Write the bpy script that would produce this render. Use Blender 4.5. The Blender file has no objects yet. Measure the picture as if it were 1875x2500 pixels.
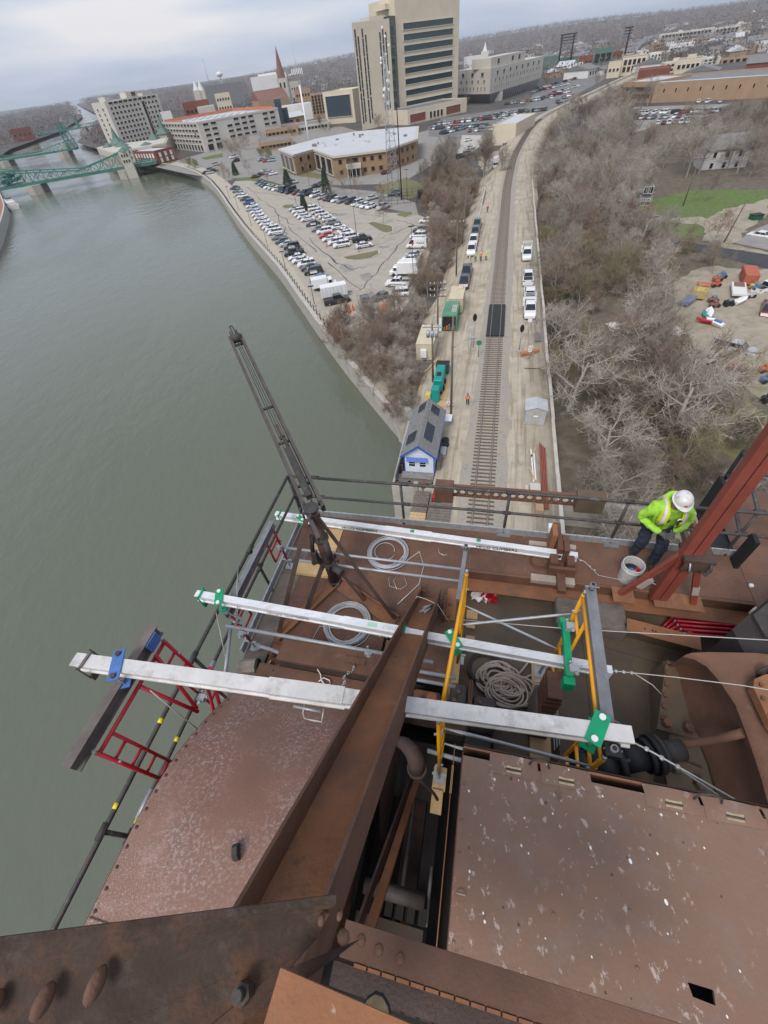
import bpy,bmesh,math,random
from mathutils import Vector,Matrix
R=math.radians
rnd=random.Random(7)
S=bpy.context.scene
C=S.collection

# ------------------------------------------------------------------ camera
CAMZ=32.2  # metres above the rails
FPX,PITCH,ROLL=1020.0,math.atan(1107/1020.0),R(8.4)
Fv=Vector((0,math.cos(PITCH),-math.sin(PITCH)))
Rv=Vector((1,0,0));Dv=-Vector((0,math.sin(PITCH),math.cos(PITCH)))
Ir=Rv*math.cos(ROLL)+Dv*math.sin(ROLL);Id=-Rv*math.sin(ROLL)+Dv*math.cos(ROLL)
cam=bpy.data.objects.new('camera',bpy.data.cameras.new('camera'));C.objects.link(cam)
m=Matrix((Ir,-Id,-Fv)).transposed().to_4x4();m.translation=(0,0,CAMZ);cam.matrix_world=m
cam.data.sensor_fit='HORIZONTAL';cam.data.sensor_width=36;cam.data.lens=36*FPX/1875
cam.data.clip_start=0.05;cam.data.clip_end=60000
S.camera=cam
# ------------------------------------------------------------------ sky, sun, exposure
SUN_EL,SUN_AZ=R(52),R(215)  # azimuth clockwise from +Y
w=bpy.data.worlds.new('World');S.world=w;w.use_nodes=True
nt=w.node_tree;nt.nodes.clear()
def N(t,**k):
    n=nt.nodes.new(t)
    for a,b in k.items():setattr(n,a,b)
    return n
sky=N('ShaderNodeTexSky',sky_type='NISHITA',sun_disc=False,sun_elevation=SUN_EL,sun_rotation=SUN_AZ,dust_density=3.0,air_density=1.0)
bg1=N('ShaderNodeBackground');bg1.inputs[1].default_value=0.10
bg2=N('ShaderNodeBackground');bg2.inputs[1].default_value=1.0
tc=N('ShaderNodeTexCoord');mp=N('ShaderNodeMapping');mp.inputs['Scale'].default_value=(1.0,1.0,7.0)
no=N('ShaderNodeTexNoise');no.inputs['Scale'].default_value=1.9;no.inputs['Detail'].default_value=5;no.inputs['Roughness'].default_value=.5
rp=N('ShaderNodeValToRGB')
e=rp.color_ramp.elements;e[0].position=.36;e[0].color=(.30,.36,.47,1);e[1].position=.66;e[1].color=(.57,.56,.585,1)
k_=e.new(.5);k_.color=(.41,.45,.54,1)
mx=N('ShaderNodeMixShader');mx.inputs[0].default_value=.86
out=N('ShaderNodeOutputWorld');ln=nt.links.new
ln(tc.outputs['Generated'],mp.inputs[0]);ln(mp.outputs[0],no.inputs['Vector']);ln(no.outputs[0],rp.inputs[0]);ln(rp.outputs[0],bg2.inputs[0])
ln(sky.outputs[0],bg1.inputs[0]);ln(bg1.outputs[0],mx.inputs[1]);ln(bg2.outputs[0],mx.inputs[2]);ln(mx.outputs[0],out.inputs[0])
sl=bpy.data.lights.new('sun','SUN');sl.energy=1.5;sl.angle=R(25);sl.color=(1,.96,.9)
sun=bpy.data.objects.new('sun',sl);C.objects.link(sun)
sd=Vector((math.sin(SUN_AZ)*math.cos(SUN_EL),math.cos(SUN_AZ)*math.cos(SUN_EL),math.sin(SUN_EL)))
sun.rotation_euler=(-sd).to_track_quat('-Z','Y').to_euler();sun.location=(0,0,90)
vs=S.view_settings;vs.view_transform='Standard';vs.look='None';vs.gamma=1;vs.exposure=0.64;vs.use_curve_mapping=False
S.cycles.max_bounces=5;S.cycles.diffuse_bounces=3;S.cycles.transparent_max_bounces=8

# ------------------------------------------------------------------ places: a photo point on a known level -> metres
def ray(x,y):return Fv+Ir*((x-937.5)/FPX)+Id*((y-1250)/FPX)
def G(x,y,z=-3.5):
    r=ray(x,y);return Vector((0,0,CAMZ))+r*((z-CAMZ)/r.z)
A18=R(18.3);c18,s18=math.cos(A18),math.sin(A18)
def B(u,v,z):return Vector((u*c18+v*s18,-u*s18+v*c18,z+CAMZ))  # bridge frame: across, along track, height from eye level
def T(u,v,z=0):return Vector((u*c18+v*s18,-u*s18+v*c18,z))  # the same frame, height from rail level

# ------------------------------------------------------------------ mesh helpers
class MB:
    def __init__(s,tf=None):s.v=[];s.f=[];s.m=[];s.tf=tf;s.sm=[]
    def add(s,vs,fs,mi=0,smooth=False):
        o=len(s.v)
        for p in vs:
            p=s.tf(*p)if s.tf else Vector(p)
            s.v.append((p[0],p[1],p[2]))
        for f in fs:s.f.append(tuple(i+o for i in f));s.m.append(mi);s.sm.append(smooth)
        return s
    def box(s,a,b,mi=0):
        x0,y0,z0=a;x1,y1,z1=b
        return s.add([(x0,y0,z0),(x1,y0,z0),(x1,y1,z0),(x0,y1,z0),(x0,y0,z1),(x1,y0,z1),(x1,y1,z1),(x0,y1,z1)],
                     [(3,2,1,0),(4,5,6,7),(0,1,5,4),(1,2,6,5),(2,3,7,6),(3,0,4,7)],mi)
    def bbox(s,a,b,bev=.01,mi=0):  # box with chamfered vertical and top edges
        x0,y0,z0=a;x1,y1,z1=b;e=min(bev,(x1-x0)/3,(y1-y0)/3,(z1-z0)/3)
        def ring(d,z):return[(x0+d,y0+d+(0 if d else 0),z),(x1-d,y0+d,z),(x1-d,y1-d,z),(x0+d,y1-d,z)]
        def oct_(d,z):
            return[(x0+d+e,y0+d,z),(x1-d-e,y0+d,z),(x1-d,y0+d+e,z),(x1-d,y1-d-e,z),(x1-d-e,y1-d,z),(x0+d+e,y1-d,z),(x0+d,y1-d-e,z),(x0+d,y0+d+e,z)]
        V=oct_(0,z0)+oct_(0,z1-e)+oct_(e*.7,z1)
        F=[tuple(range(7,-1,-1)),tuple(range(16,24))]
        for k in range(2):
            for i in range(8):F.append((k*8+i,k*8+(i+1)%8,k*8+8+(i+1)%8,k*8+8+i))
        return s.add(V,F,mi)
    def beam(s,p,q,w,h,up=(0,0,1),mi=0,ends=True):  # rectangular bar from p to q
        p=Vector(p);q=Vector(q);d=(q-p).normalized();upv=Vector(up)
        x=d.cross(upv)
        if x.length<1e-4:x=d.cross(Vector((1,0,0)))
        x.normalize();y=x.cross(d)
        V=[]
        for c in(p,q):
            for a,b in((-1,-1),(1,-1),(1,1),(-1,1)):V.append(c+x*(a*w/2)+y*(b*h/2))
        F=[(0,1,5,4),(1,2,6,5),(2,3,7,6),(3,0,4,7)]
        if ends:F+=[(3,2,1,0),(4,5,6,7)]
        return s.add(V,F,mi)
    def prof(s,p,q,pts,up=(0,0,1),mi=0):  # extrude a closed profile (list of (x,y)) from p to q
        p=Vector(p);q=Vector(q);d=(q-p).normalized();upv=Vector(up);x=d.cross(upv).normalized();y=x.cross(d)
        n=len(pts);V=[c+x*a+y*b for c in(p,q)for a,b in pts]
        F=[(i,(i+1)%n,n+(i+1)%n,n+i)for i in range(n)]+[tuple(range(n-1,-1,-1)),tuple(range(n,2*n))]
        return s.add(V,F,mi)
    def ibeam(s,p,q,w,h,t=.012,up=(0,0,1),mi=0):
        a=w/2;b=h/2;k=t/2
        return s.prof(p,q,[(-a,-b),(a,-b),(a,-b+t),(k,-b+t),(k,b-t),(a,b-t),(a,b),(-a,b),(-a,b-t),(-k,b-t),(-k,-b+t),(-a,-b+t)],up,mi)
    def tube(s,path,r,n=8,mi=0,caps=True,smooth=True,closed=False):
        P=[Vector(p)for p in path];m_=len(P);rs=r if isinstance(r,(list,tuple))else[r]*m_
        t0=(P[1]-P[0]).normalized();x=t0.cross(Vector((0,0,1)))
        if x.length<.05:x=t0.cross(Vector((0,1,0)))
        x.normalize();V=[]
        for i,p in enumerate(P):
            if closed:t=(P[(i+1)%m_]-P[i-1])
            else:t=(P[min(i+1,m_-1)]-P[max(i-1,0)])
            t=t.normalized()if t.length>1e-9 else t0
            x=(x-t*x.dot(t));
            if x.length<1e-6:x=t.cross(Vector((1,0,.3)))
            x.normalize();y=t.cross(x)
            for k in range(n):V.append(p+(x*math.cos(2*math.pi*k/n)+y*math.sin(2*math.pi*k/n))*rs[i])
        F=[]
        for i in range(m_ if closed else m_-1):
            j=(i+1)%m_
            for k in range(n):F.append((i*n+k,i*n+(k+1)%n,j*n+(k+1)%n,j*n+k))
        s.add(V,F,mi,smooth)
        if caps and not closed:
            o=len(s.v)-len(V)
            s.f.append(tuple(o+k for k in range(n-1,-1,-1)));s.f.append(tuple(o+(m_-1)*n+k for k in range(n)));s.m+=[mi,mi];s.sm+=[False,False]
        return s
    def cyl(s,p,q,r,n=12,mi=0,r2=None,smooth=True):return s.tube([p,q],[r,r if r2 is None else r2],n,mi,True,smooth)
    def lathe(s,c,prof,n=16,mi=0,axis=None):  # profile [(r,z)] about vertical axis at c
        c=Vector(c);V=[]
        for r,z in prof:
            for k in range(n):V.append((c.x+r*math.cos(2*math.pi*k/n),c.y+r*math.sin(2*math.pi*k/n),c.z+z))
        F=[]
        for i in range(len(prof)-1):
            for k in range(n):F.append((i*n+k,i*n+(k+1)%n,(i+1)*n+(k+1)%n,(i+1)*n+k))
        F+=[tuple(range(n-1,-1,-1)),tuple((len(prof)-1)*n+k for k in range(n))]
        return s.add(V,F,mi,True)
    def prism(s,poly,z0,z1,mi=0,topmi=None):
        n=len(poly);a=sum(poly[i][0]*poly[(i+1)%n][1]-poly[(i+1)%n][0]*poly[i][1]for i in range(n))
        if a<0:poly=poly[::-1]
        V=[(p[0],p[1],z0)for p in poly]+[(p[0],p[1],z1)for p in poly]
        s.add(V,[(i,(i+1)%n,n+(i+1)%n,n+i)for i in range(n)]+[tuple(range(n-1,-1,-1))],mi)
        s.add([(p[0],p[1],z1)for p in poly],[tuple(range(n))],mi if topmi is None else topmi);return s
    def sheet(s,pts,mi=0):
        return s.add(pts,[tuple(range(len(pts)))],mi)
    def ball(s,c,r,n=8,mi=0,sq=(1,1,1)):
        c=Vector(c);V=[];F=[];k2=max(4,n//2)
        for i in range(k2+1):
            t=math.pi*i/k2
            for k in range(n):
                a=2*math.pi*k/n;V.append((c.x+r*sq[0]*math.sin(t)*math.cos(a),c.y+r*sq[1]*math.sin(t)*math.sin(a),c.z-r*sq[2]*math.cos(t)))
        for i in range(k2):
            for k in range(n):F.append((i*n+k,i*n+(k+1)%n,(i+1)*n+(k+1)%n,(i+1)*n+k))
        return s.add(V,F,mi,True)
    def mesh(s,name,mats,off=(0,0,0)):
        me=bpy.data.meshes.new(name);o=Vector(off)
        me.from_pydata([(v[0]-o.x,v[1]-o.y,v[2]-o.z)for v in s.v],[],s.f)
        for mt in(mats if isinstance(mats,(list,tuple))else[mats]):me.materials.append(mt)
        me.polygons.foreach_set('material_index',s.m);me.polygons.foreach_set('use_smooth',s.sm)
        me.update();return me
    def build(s,name,mats,parent=None):
        if parent is not None:off=parent.get('_w',(0,0,0));off=Vector(off)
        else:
            xs=[v[0]for v in s.v];ys=[v[1]for v in s.v];zs=[v[2]for v in s.v]
            off=Vector(((min(xs)+max(xs))/2,(min(ys)+max(ys))/2,min(zs)))
        o=bpy.data.objects.new(name,s.mesh(name,mats,off));C.objects.link(o)
        if parent is not None:o.parent=parent
        else:o.location=off
        WORLD[o.name]=off;o['_w']=tuple(off);return o
WORLD={}
def tag(o,label,cat=None,group=None,kind=None):
    if label:o['label']=label
    if cat:o['category']=cat
    if group:o['group']=group
    if kind:o['kind']=kind
    return o
def thing(name,label,cat,loc=(0,0,0),group=None):
    o=bpy.data.objects.new(name,None);C.objects.link(o);o.location=loc;o.empty_display_size=.3
    o['_w']=tuple(loc);return tag(o,label,cat,group)
def struct(o):o['kind']='structure';return o
def copy_tree(o,parent=None):
    c=o.copy();C.objects.link(c);c.parent=parent
    for ch in KIDS.get(o.name,()):copy_tree(ch,c)
    return c
KIDS={}
def index_kids(root):
    ks=[x for x in bpy.data.objects if x.parent==root]
    KIDS[root.name]=ks
    for k in ks:KIDS[k.name]=[x for x in bpy.data.objects if x.parent==k]

# ------------------------------------------------------------------ materials
def mat(name,col,rough=.7,metal=0.0,var=.18,scale=2.0,bump=0.0,bscale=None,layers=(),coord='Object',spec=.5,stretch=None,coat=0,blotch=None):
    """Principled material: colour varied by noise; layers = [(colour, noise scale, lo, hi, amount[, stretch])] laid on top"""
    mt=bpy.data.materials.new(name);mt.use_nodes=True;t=mt.node_tree;b=t.nodes['Principled BSDF']
    def n_(ty,**k):
        q=t.nodes.new(ty)
        for a_,b_ in k.items():setattr(q,a_,b_)
        return q
    L_=t.links.new
    tcn=n_('ShaderNodeTexCoord')if coord!='World' else n_('ShaderNodeNewGeometry')
    src=tcn.outputs[coord]if coord!='World' else tcn.outputs['Position']
    def vec(st):
        if not st:return src
        base_=src
        if len(st)>3:
            vr=n_('ShaderNodeVectorRotate',rotation_type='Z_AXIS');vr.inputs['Angle'].default_value=st[3];L_(src,vr.inputs['Vector']);st=st[:3];base_=vr.outputs[0]
            q=n_('ShaderNodeMapping');q.inputs['Scale'].default_value=st;L_(base_,q.inputs[0]);return q.outputs[0]
        q=n_('ShaderNodeMapping');q.inputs['Scale'].default_value=st;L_(src,q.inputs[0]);return q.outputs[0]
    nz=n_('ShaderNodeTexNoise');nz.inputs['Scale'].default_value=scale;nz.inputs['Detail'].default_value=6;nz.inputs['Roughness'].default_value=.62
    L_(vec(stretch),nz.inputs['Vector'])
    r_=n_('ShaderNodeValToRGB');e_=r_.color_ramp.elements
    e_[0].position=.3;e_[1].position=.7
    e_[0].color=tuple(max(0,x*(1-var))for x in col)+(1,);e_[1].color=tuple(min(1,x*(1+var))for x in col)+(1,)
    L_(nz.outputs[0],r_.inputs[0]);cur=r_.outputs[0]
    for ly in layers:
        lc,sc,lo,hi,amt=ly[:5];st=ly[5]if len(ly)>5 else None
        q=n_('ShaderNodeTexNoise');q.inputs['Scale'].default_value=sc;q.inputs['Detail'].default_value=8;q.inputs['Roughness'].default_value=.7
        L_(vec(st),q.inputs['Vector'])
        mr=n_('ShaderNodeMapRange');mr.inputs[1].default_value=lo;mr.inputs[2].default_value=hi;mr.inputs[3].default_value=0;mr.inputs[4].default_value=amt
        L_(q.outputs[0],mr.inputs[0])
        if len(ly)>6:
            mk=n_('ShaderNodeTexNoise');mk.inputs['Scale'].default_value=ly[6];mk.inputs['Detail'].default_value=3;L_(src,mk.inputs['Vector'])
            m2=n_('ShaderNodeMapRange');m2.inputs[1].default_value=.44;m2.inputs[2].default_value=.62;L_(mk.outputs[0],m2.inputs[0])
            mm=n_('ShaderNodeMath',operation='MULTIPLY');L_(mr.outputs[0],mm.inputs[0]);L_(m2.outputs[0],mm.inputs[1]);mr=mm
        mxx=n_('ShaderNodeMix',data_type='RGBA');L_(mr.outputs[0],mxx.inputs[0]);L_(cur,mxx.inputs[6]);mxx.inputs[7].default_value=tuple(lc)+(1,)
        cur=mxx.outputs[2]
    L_(cur,b.inputs['Base Color'])
    b.inputs['Roughness'].default_value=rough;b.inputs['Metallic'].default_value=metal;b.inputs['Specular IOR Level'].default_value=spec
    if coat:b.inputs['Coat Weight'].default_value=coat
    if bump:
        q=n_('ShaderNodeTexNoise');q.inputs['Scale'].default_value=bscale or scale*6;q.inputs['Detail'].default_value=5;L_(src,q.inputs['Vector'])
        bp=n_('ShaderNodeBump');bp.inputs['Strength'].default_value=bump;bp.inputs['Distance'].default_value=.02;L_(q.outputs[0],bp.inputs['Height']);L_(bp.outputs[0],b.inputs['Normal'])
    return mt
def plain(name,col,rough=.6,metal=0.0,spec=.5,emit=None):
    mt=bpy.data.materials.new(name);mt.use_nodes=True;b=mt.node_tree.nodes['Principled BSDF']
    b.inputs['Base Color'].default_value=tuple(col)+(1,);b.inputs['Roughness'].default_value=rough;b.inputs['Metallic'].default_value=metal;b.inputs['Specular IOR Level'].default_value=spec
    return mt
def speckle(mt,specks):
    """drops and chips laid over a material: [(colour, cells per metre, size 0-1, density 0-1, stretch)]"""
    t=mt.node_tree;b=t.nodes['Principled BSDF'];L_=t.links.new
    cur=b.inputs['Base Color'].links[0].from_socket
    for col,sc,size,dens,st in specks:
        tcn=t.nodes.new('ShaderNodeTexCoord');mpn=t.nodes.new('ShaderNodeMapping');mpn.inputs['Scale'].default_value=st;mpn.inputs['Location'].default_value=(sc*.37,sc*.21,.4)
        L_(tcn.outputs['Object'],mpn.inputs[0])
        vo=t.nodes.new('ShaderNodeTexVoronoi');vo.inputs['Scale'].default_value=sc;L_(mpn.outputs[0],vo.inputs['Vector'])
        sp=t.nodes.new('ShaderNodeSeparateColor');L_(vo.outputs['Color'],sp.inputs[0])
        th=t.nodes.new('ShaderNodeMath');th.operation='LESS_THAN';L_(sp.outputs[0],th.inputs[0]);th.inputs[1].default_value=dens
        sz=t.nodes.new('ShaderNodeMath');sz.operation='MULTIPLY';L_(sp.outputs[1],sz.inputs[0]);sz.inputs[1].default_value=size
        le=t.nodes.new('ShaderNodeMath');le.operation='LESS_THAN';L_(vo.outputs['Distance'],le.inputs[0]);L_(sz.outputs[0],le.inputs[1])
        mu=t.nodes.new('ShaderNodeMath');mu.operation='MULTIPLY';L_(th.outputs[0],mu.inputs[0]);L_(le.outputs[0],mu.inputs[1])
        mxx=t.nodes.new('ShaderNodeMix');mxx.data_type='RGBA';L_(mu.outputs[0],mxx.inputs[0]);L_(cur,mxx.inputs[6]);mxx.inputs[7].default_value=tuple(col)+(1,);cur=mxx.outputs[2]
    L_(cur,b.inputs['Base Color']);return mt
M={}
RB=(.140,.071,.045)
M['rust']=mat('rust',RB,.8,0,.25,2.2,.3,60,[((.21,.092,.045),1.3,.48,.70,.75),((.07,.045,.038),2.7,.56,.72,.65),((.24,.16,.12),9,.60,.70,.4)])
M['rust_dark']=mat('rust_dark',(.066,.042,.034),.75,0,.3,3,.3,70,[((.16,.072,.036),2.1,.50,.68,.75),((.13,.105,.095),7,.58,.70,.5),((.03,.024,.022),1.6,.55,.7,.6)])
M['rust_orange']=mat('rust_orange',(.275,.118,.053),.85,0,.22,1.8,.3,55,[((.14,.082,.060),1.1,.46,.64,.85,(1,1,.6)),((.30,.13,.055),3.3,.56,.72,.6),((.085,.055,.045),5,.60,.70,.6),((.42,.34,.26),14,.68,.72,.7)])
M['cover']=mat('cover',(.212,.110,.078),.5,0,.16,1.1,.2,45,[((.285,.105,.050),.7,.50,.70,.7),((.16,.098,.080),1.3,.50,.68,.7),((.46,.38,.35),30,.50,.60,.5,None,1.3),((.46,.38,.35),6,.54,.68,.32,None,1.0),((.52,.45,.42),80,.52,.62,.45,None,.9),((.62,.56,.54),55,.60,.66,.7,None,1.7),((.07,.045,.04),11,.66,.70,.6,None,2.0)])
M['hatch']=speckle(mat('hatch',(.198,.116,.077),.5,0,.14,.9,.15,40,[((.26,.125,.070),.6,.47,.66,.75),((.135,.094,.074),1.3,.52,.68,.55),((.20,.145,.12),5,.5,.66,.5),((.58,.50,.47),13,.585,.63,.65,(1.3,.9,1),1.1),((.085,.055,.042),9,.62,.67,.7,(1,.7,1),1.4)]),
    [((.82,.81,.78),9,.10,.26,(1,.62,1)),((.78,.76,.73),18,.13,.17,(1,.6,1)),((.75,.73,.7),30,.2,.14,(1,.7,1)),((.06,.04,.033),14,.16,.28,(1.1,.9,1))])
M['girder']=mat('girder',(.060,.040,.031),.9,0,.3,5,.35,70,[((.15,.070,.038),3.4,.49,.66,.8),((.10,.085,.078),9,.56,.68,.5),((.028,.021,.019),2.5,.52,.66,.7)],spec=.25)
M['deck']=mat('deck',(.15,.084,.060),.8,0,.25,1.6,.2,40,[((.23,.105,.052),1.2,.50,.72,.7),((.28,.225,.19),3.1,.62,.76,.35)])
M['floor']=mat('floor',(.105,.080,.056),.75,0,.25,1.5,.2,30,[((.17,.095,.048),1.1,.47,.68,.8),((.085,.082,.042),1.7,.52,.72,.7),((.05,.042,.035),4,.6,.7,.5)])
M['pit']=mat('pit',(.016,.013,.011),.85,0,.3,4,.2,30)  # near-black: the deep shade of the pit is put into the colour
M['redpaint']=mat('redpaint',(.25,.060,.040),.6,0,.2,3,.2,40,[((.13,.04,.03),2,.56,.75,.7),((.40,.13,.085),3,.6,.75,.4)])
M['crimson']=mat('crimson',(.40,.010,.025),.38,0,.15,4)
M['yellow']=mat('yellow',(.80,.36,.01),.38,0,.12,4,0,None,[((.45,.2,.03),9,.66,.75,.6)])
M['green']=mat('green',(.0,.30,.13),.4,0,.15,5)
M['blue']=mat('blue',(.065,.16,.42),.55,0,.2,7,0,None,[((.25,.3,.4),14,.6,.7,.5)])
M['alu']=mat('alu',(.70,.71,.73),.5,.1,.10,4,.08,50,[((.42,.41,.40),6,.52,.68,.6,(1,5,5)),((.30,.27,.24),13,.64,.70,.7)])
M['alu_worn']=mat('alu_worn',(.60,.585,.57),.55,.05,.12,3,.1,50,[((.36,.34,.31),5,.50,.64,.65),((.75,.74,.73),9,.57,.68,.6),((.20,.15,.12),17,.66,.70,.7)])
M['galv']=mat('galv',(.40,.42,.44),.45,.4,.15,8,.05,60)
M['galv_dark']=mat('galv_dark',(.22,.225,.23),.5,.35,.25,9,.1,60,[((.11,.09,.08),5,.58,.7,.6)])
M['iron']=mat('iron',(.055,.048,.046),.7,.1,.3,6,.25,60,[((.14,.085,.06),7,.6,.72,.5)])
M['railpipe']=mat('railpipe',(.065,.058,.056),.6,.1,.3,7,.25,60,[((.22,.21,.20),9,.57,.68,.6),((.12,.06,.05),4,.6,.7,.5)])
M['black']=mat('black',(.014,.014,.015),.6,0,.3,8,.2,40)
M['steelgrey']=mat('steelgrey',(.20,.205,.215),.5,.3,.22,6,.1,50,[((.42,.42,.43),11,.6,.66,.6,(8,1,1)),((.22,.10,.05),5,.66,.74,.6)])
M['millsteel']=mat('millsteel',(.15,.125,.115),.6,.2,.3,4,.15,50,[((.24,.19,.16),3,.5,.7,.6)])
M['ply']=mat('ply',(.50,.34,.17),.75,0,.16,3,.05,40,[((.36,.21,.09),3,.55,.72,.6,(1,9,1))])
M['timber']=mat('timber',(.15,.125,.105),.85,0,.3,3,.3,30,[((.26,.23,.20),4,.52,.7,.6,(1,12,1)),((.06,.05,.04),3,.6,.75,.6)])
M['woodblock']=mat('woodblock',(.135,.062,.04),.8,0,.25,5,.2,50,[((.2,.1,.06),6,.55,.7,.5,(1,1,8))])
M['greyblock']=mat('greyblock',(.36,.30,.25),.85,0,.2,5,.2,40)
M['rope']=mat('rope',(.42,.35,.30),.9,0,.22,40,.3,200)
M['wire']=plain('wire',(.48,.46,.42),.5,.4)
M['cable']=plain('cable',(.55,.56,.58),.4,.4)
M['white']=mat('white',(.78,.78,.78),.5,0,.06,5)
M['concrete']=mat('concrete',(.40,.37,.33),.9,0,.16,.8,.2,14,[((.22,.20,.17),1.2,.56,.75,.55)])
# ================================================================== the bridge platform (bridge frame, heights from eye level)
def checker(mt):
    t=mt.node_tree;b=t.nodes['Principled BSDF'];L_=t.links.new
    g=t.nodes.new('ShaderNodeNewGeometry');mpn=t.nodes.new('ShaderNodeMapping');mpn.inputs['Rotation'].default_value=(0,0,A18+R(45));mpn.inputs['Scale'].default_value=(26,26,1)
    L_(g.outputs['Position'],mpn.inputs[0]);ck=t.nodes.new('ShaderNodeTexWave');ck.wave_type='BANDS';ck.bands_direction='X';ck.inputs['Scale'].default_value=.35
    ck2=t.nodes.new('ShaderNodeTexWave');ck2.bands_direction='Y';ck2.inputs['Scale'].default_value=.35
    L_(mpn.outputs[0],ck.inputs['Vector']);L_(mpn.outputs[0],ck2.inputs['Vector'])
    mu=t.nodes.new('ShaderNodeMath');mu.operation='MULTIPLY';L_(ck.outputs[1],mu.inputs[0]);L_(ck2.outputs[1],mu.inputs[1])
    bp=t.nodes.new('ShaderNodeBump');bp.inputs['Strength'].default_value=.8;bp.inputs['Distance'].default_value=.012;L_(mu.outputs[0],bp.inputs['Height']);L_(bp.outputs[0],b.inputs['Normal'])
    return mt
M['checker']=checker(mat('checker',(.155,.082,.056),.8,0,.3,1.6,0,None,[((.20,.085,.042),1.2,.52,.75,.7),((.27,.22,.19),2.4,.64,.8,.35),((.06,.04,.035),4,.62,.75,.5)]))

DZ=-6.3  # walkway level
pf=thing('bridge_platform','rusty brown steel walkway and machinery floor high above the river','platform',B(.5,4.8,DZ-.35))
def plate(u0,u1,v0,v1,z=DZ,mt='checker',t=.012,name='deck_plate',par=pf):
    return MB(B).box((u0,v0,z-t),(u1,v1,z)).build(name,M[mt],par)
for u0,u1 in((-3.42,-1.72),(-1.715,-.02),(-.015,.93),(.935,2.62),(2.625,4.36)):plate(u0,u1,4.36,5.24)
for u0,u1,v0,v1 in((-3.05,-1.72,3.35,4.355),(-1.715,-.16,3.35,4.355),(-3.05,-1.9,2.25,3.345),(-1.895,-1.25,2.55,3.345),(-1.245,-.16,2.85,3.345),(-.62,-.16,2.25,2.845)):
    plate(u0,u1,v0,v1,DZ-.003)
plate(-1.2,-.72,2.36,2.80,DZ+.012,'rust_orange')  # loose cover plate
for u0,u1,v0,v1 in((4.365,6.6,4.9,6.9),(4.365,6.6,3.2,4.895)):plate(u0,u1,v0,v1,DZ+.004,'deck')
plate(-3.43,-3.055,.2,5.235,DZ-.002,'timber',.05,'plank')  # weathered plank walk at the left edge
MB(B).box((-.15,4.30,DZ-.22),(4.36,4.352,DZ+.002)).build('edge_beam',M['rust'],pf)
MB(B).box((-.15,4.05,DZ-.235),(4.36,4.302,DZ-.215)).build('edge_beam_flange',M['rust_orange'],pf)
MB(B).box((-.21,2.2,DZ-.5),(-.165,4.34,DZ-.02)).build('edge_beam',M['rust'],pf)
MB(B).box((-3.43,5.15,DZ-.6),(6.5,5.22,DZ-.06)).build('fascia_beam',M['rust'],pf)
MB(B).box((-3.40,-2.0,DZ-.6),(-3.33,5.12,DZ-.06)).build('fascia_beam',M['rust'],pf)
fl=MB(B);FZ=-6.78
fl.box((-.16,1.75,FZ-.03),(1.9,4.3,FZ));fl.box((1.905,1.2,FZ-.03),(6.4,4.3,FZ+.005));fl.box((.55,.5,FZ-.03),(1.9,1.745,FZ-.004))
fl.build('machinery_floor',M['floor'],pf)
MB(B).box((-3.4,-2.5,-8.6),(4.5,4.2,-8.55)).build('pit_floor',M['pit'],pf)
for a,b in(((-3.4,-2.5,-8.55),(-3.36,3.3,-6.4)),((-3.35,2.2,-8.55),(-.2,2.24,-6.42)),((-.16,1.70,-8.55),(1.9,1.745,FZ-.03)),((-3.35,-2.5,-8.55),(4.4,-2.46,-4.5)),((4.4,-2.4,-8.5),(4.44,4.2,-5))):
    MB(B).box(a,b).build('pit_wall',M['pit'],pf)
# toe boards of galvanised strip with dark joints
tb=thing('toe_board','galvanised toe board along the far edge of the walkway','toe board',B(.5,5.26,DZ))
u=-3.42
while u<4.3:
    MB(B).box((u,5.245,DZ),(min(u+.122,4.34),5.275,DZ+.14)).build('strip',M['galv'],tb);u+=.128
tb2=thing('toe_board','galvanised toe board along the left edge of the platform above the river','toe board',B(-3.45,3.7,DZ))
v=2.2
while v<5.2:
    MB(B).box((-3.475,v,DZ),(-3.445,v+.122,DZ+.14)).build('strip',M['galv'],tb2);v+=.128
for uu in(.55,2.41):MB(B).box((uu-.12,5.15,DZ+.001),(uu+.12,5.24,DZ+.03)).build('clip',M['galv_dark'],tb)

# ---- guard railings
def sleeve(mb,p,d,r=.041,l=.06):
    p=Vector(p);d=Vector(d).normalized();mb.cyl(p-d*l,p+d*l,r,10)
gr=thing('guard_railing','dark pipe guard rail along the far side of the walkway','railing',B(.4,5.28,DZ))
for z,r in((-5.23,.028),(-5.75,.026)):
    rail=MB(B);rail.tube([(-3.54,5.26,z),(-1.36,5.275,z),(.55,5.28,z),(2.4,5.27,z),(4.2,5.25,z),(6.2,5.2,z)],r,10);ro=rail.build('rail',M['railpipe'],gr)
    for uu in(-3.0,.62-1.9,.55,2.4,4.2):
        q=MB(B);sleeve(q,(uu,5.278,z),(1,0,0),r*1.3,.07);q.build('fitting',M['iron'],ro)
for uu in(-3.54,-1.36,.55,2.4,4.2):
    q=MB(B);q.cyl((uu,5.285,DZ-.2),(uu,5.285,-5.23),.026,10);q.cyl((uu,5.285,DZ),(uu,5.285,DZ+.05),.05,10);q.build('post',M['railpipe'],gr)
gl=thing('guard_railing','dark pipe guard rail along the river side with yellow tape bands','railing',B(-3.55,2,DZ))
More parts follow.
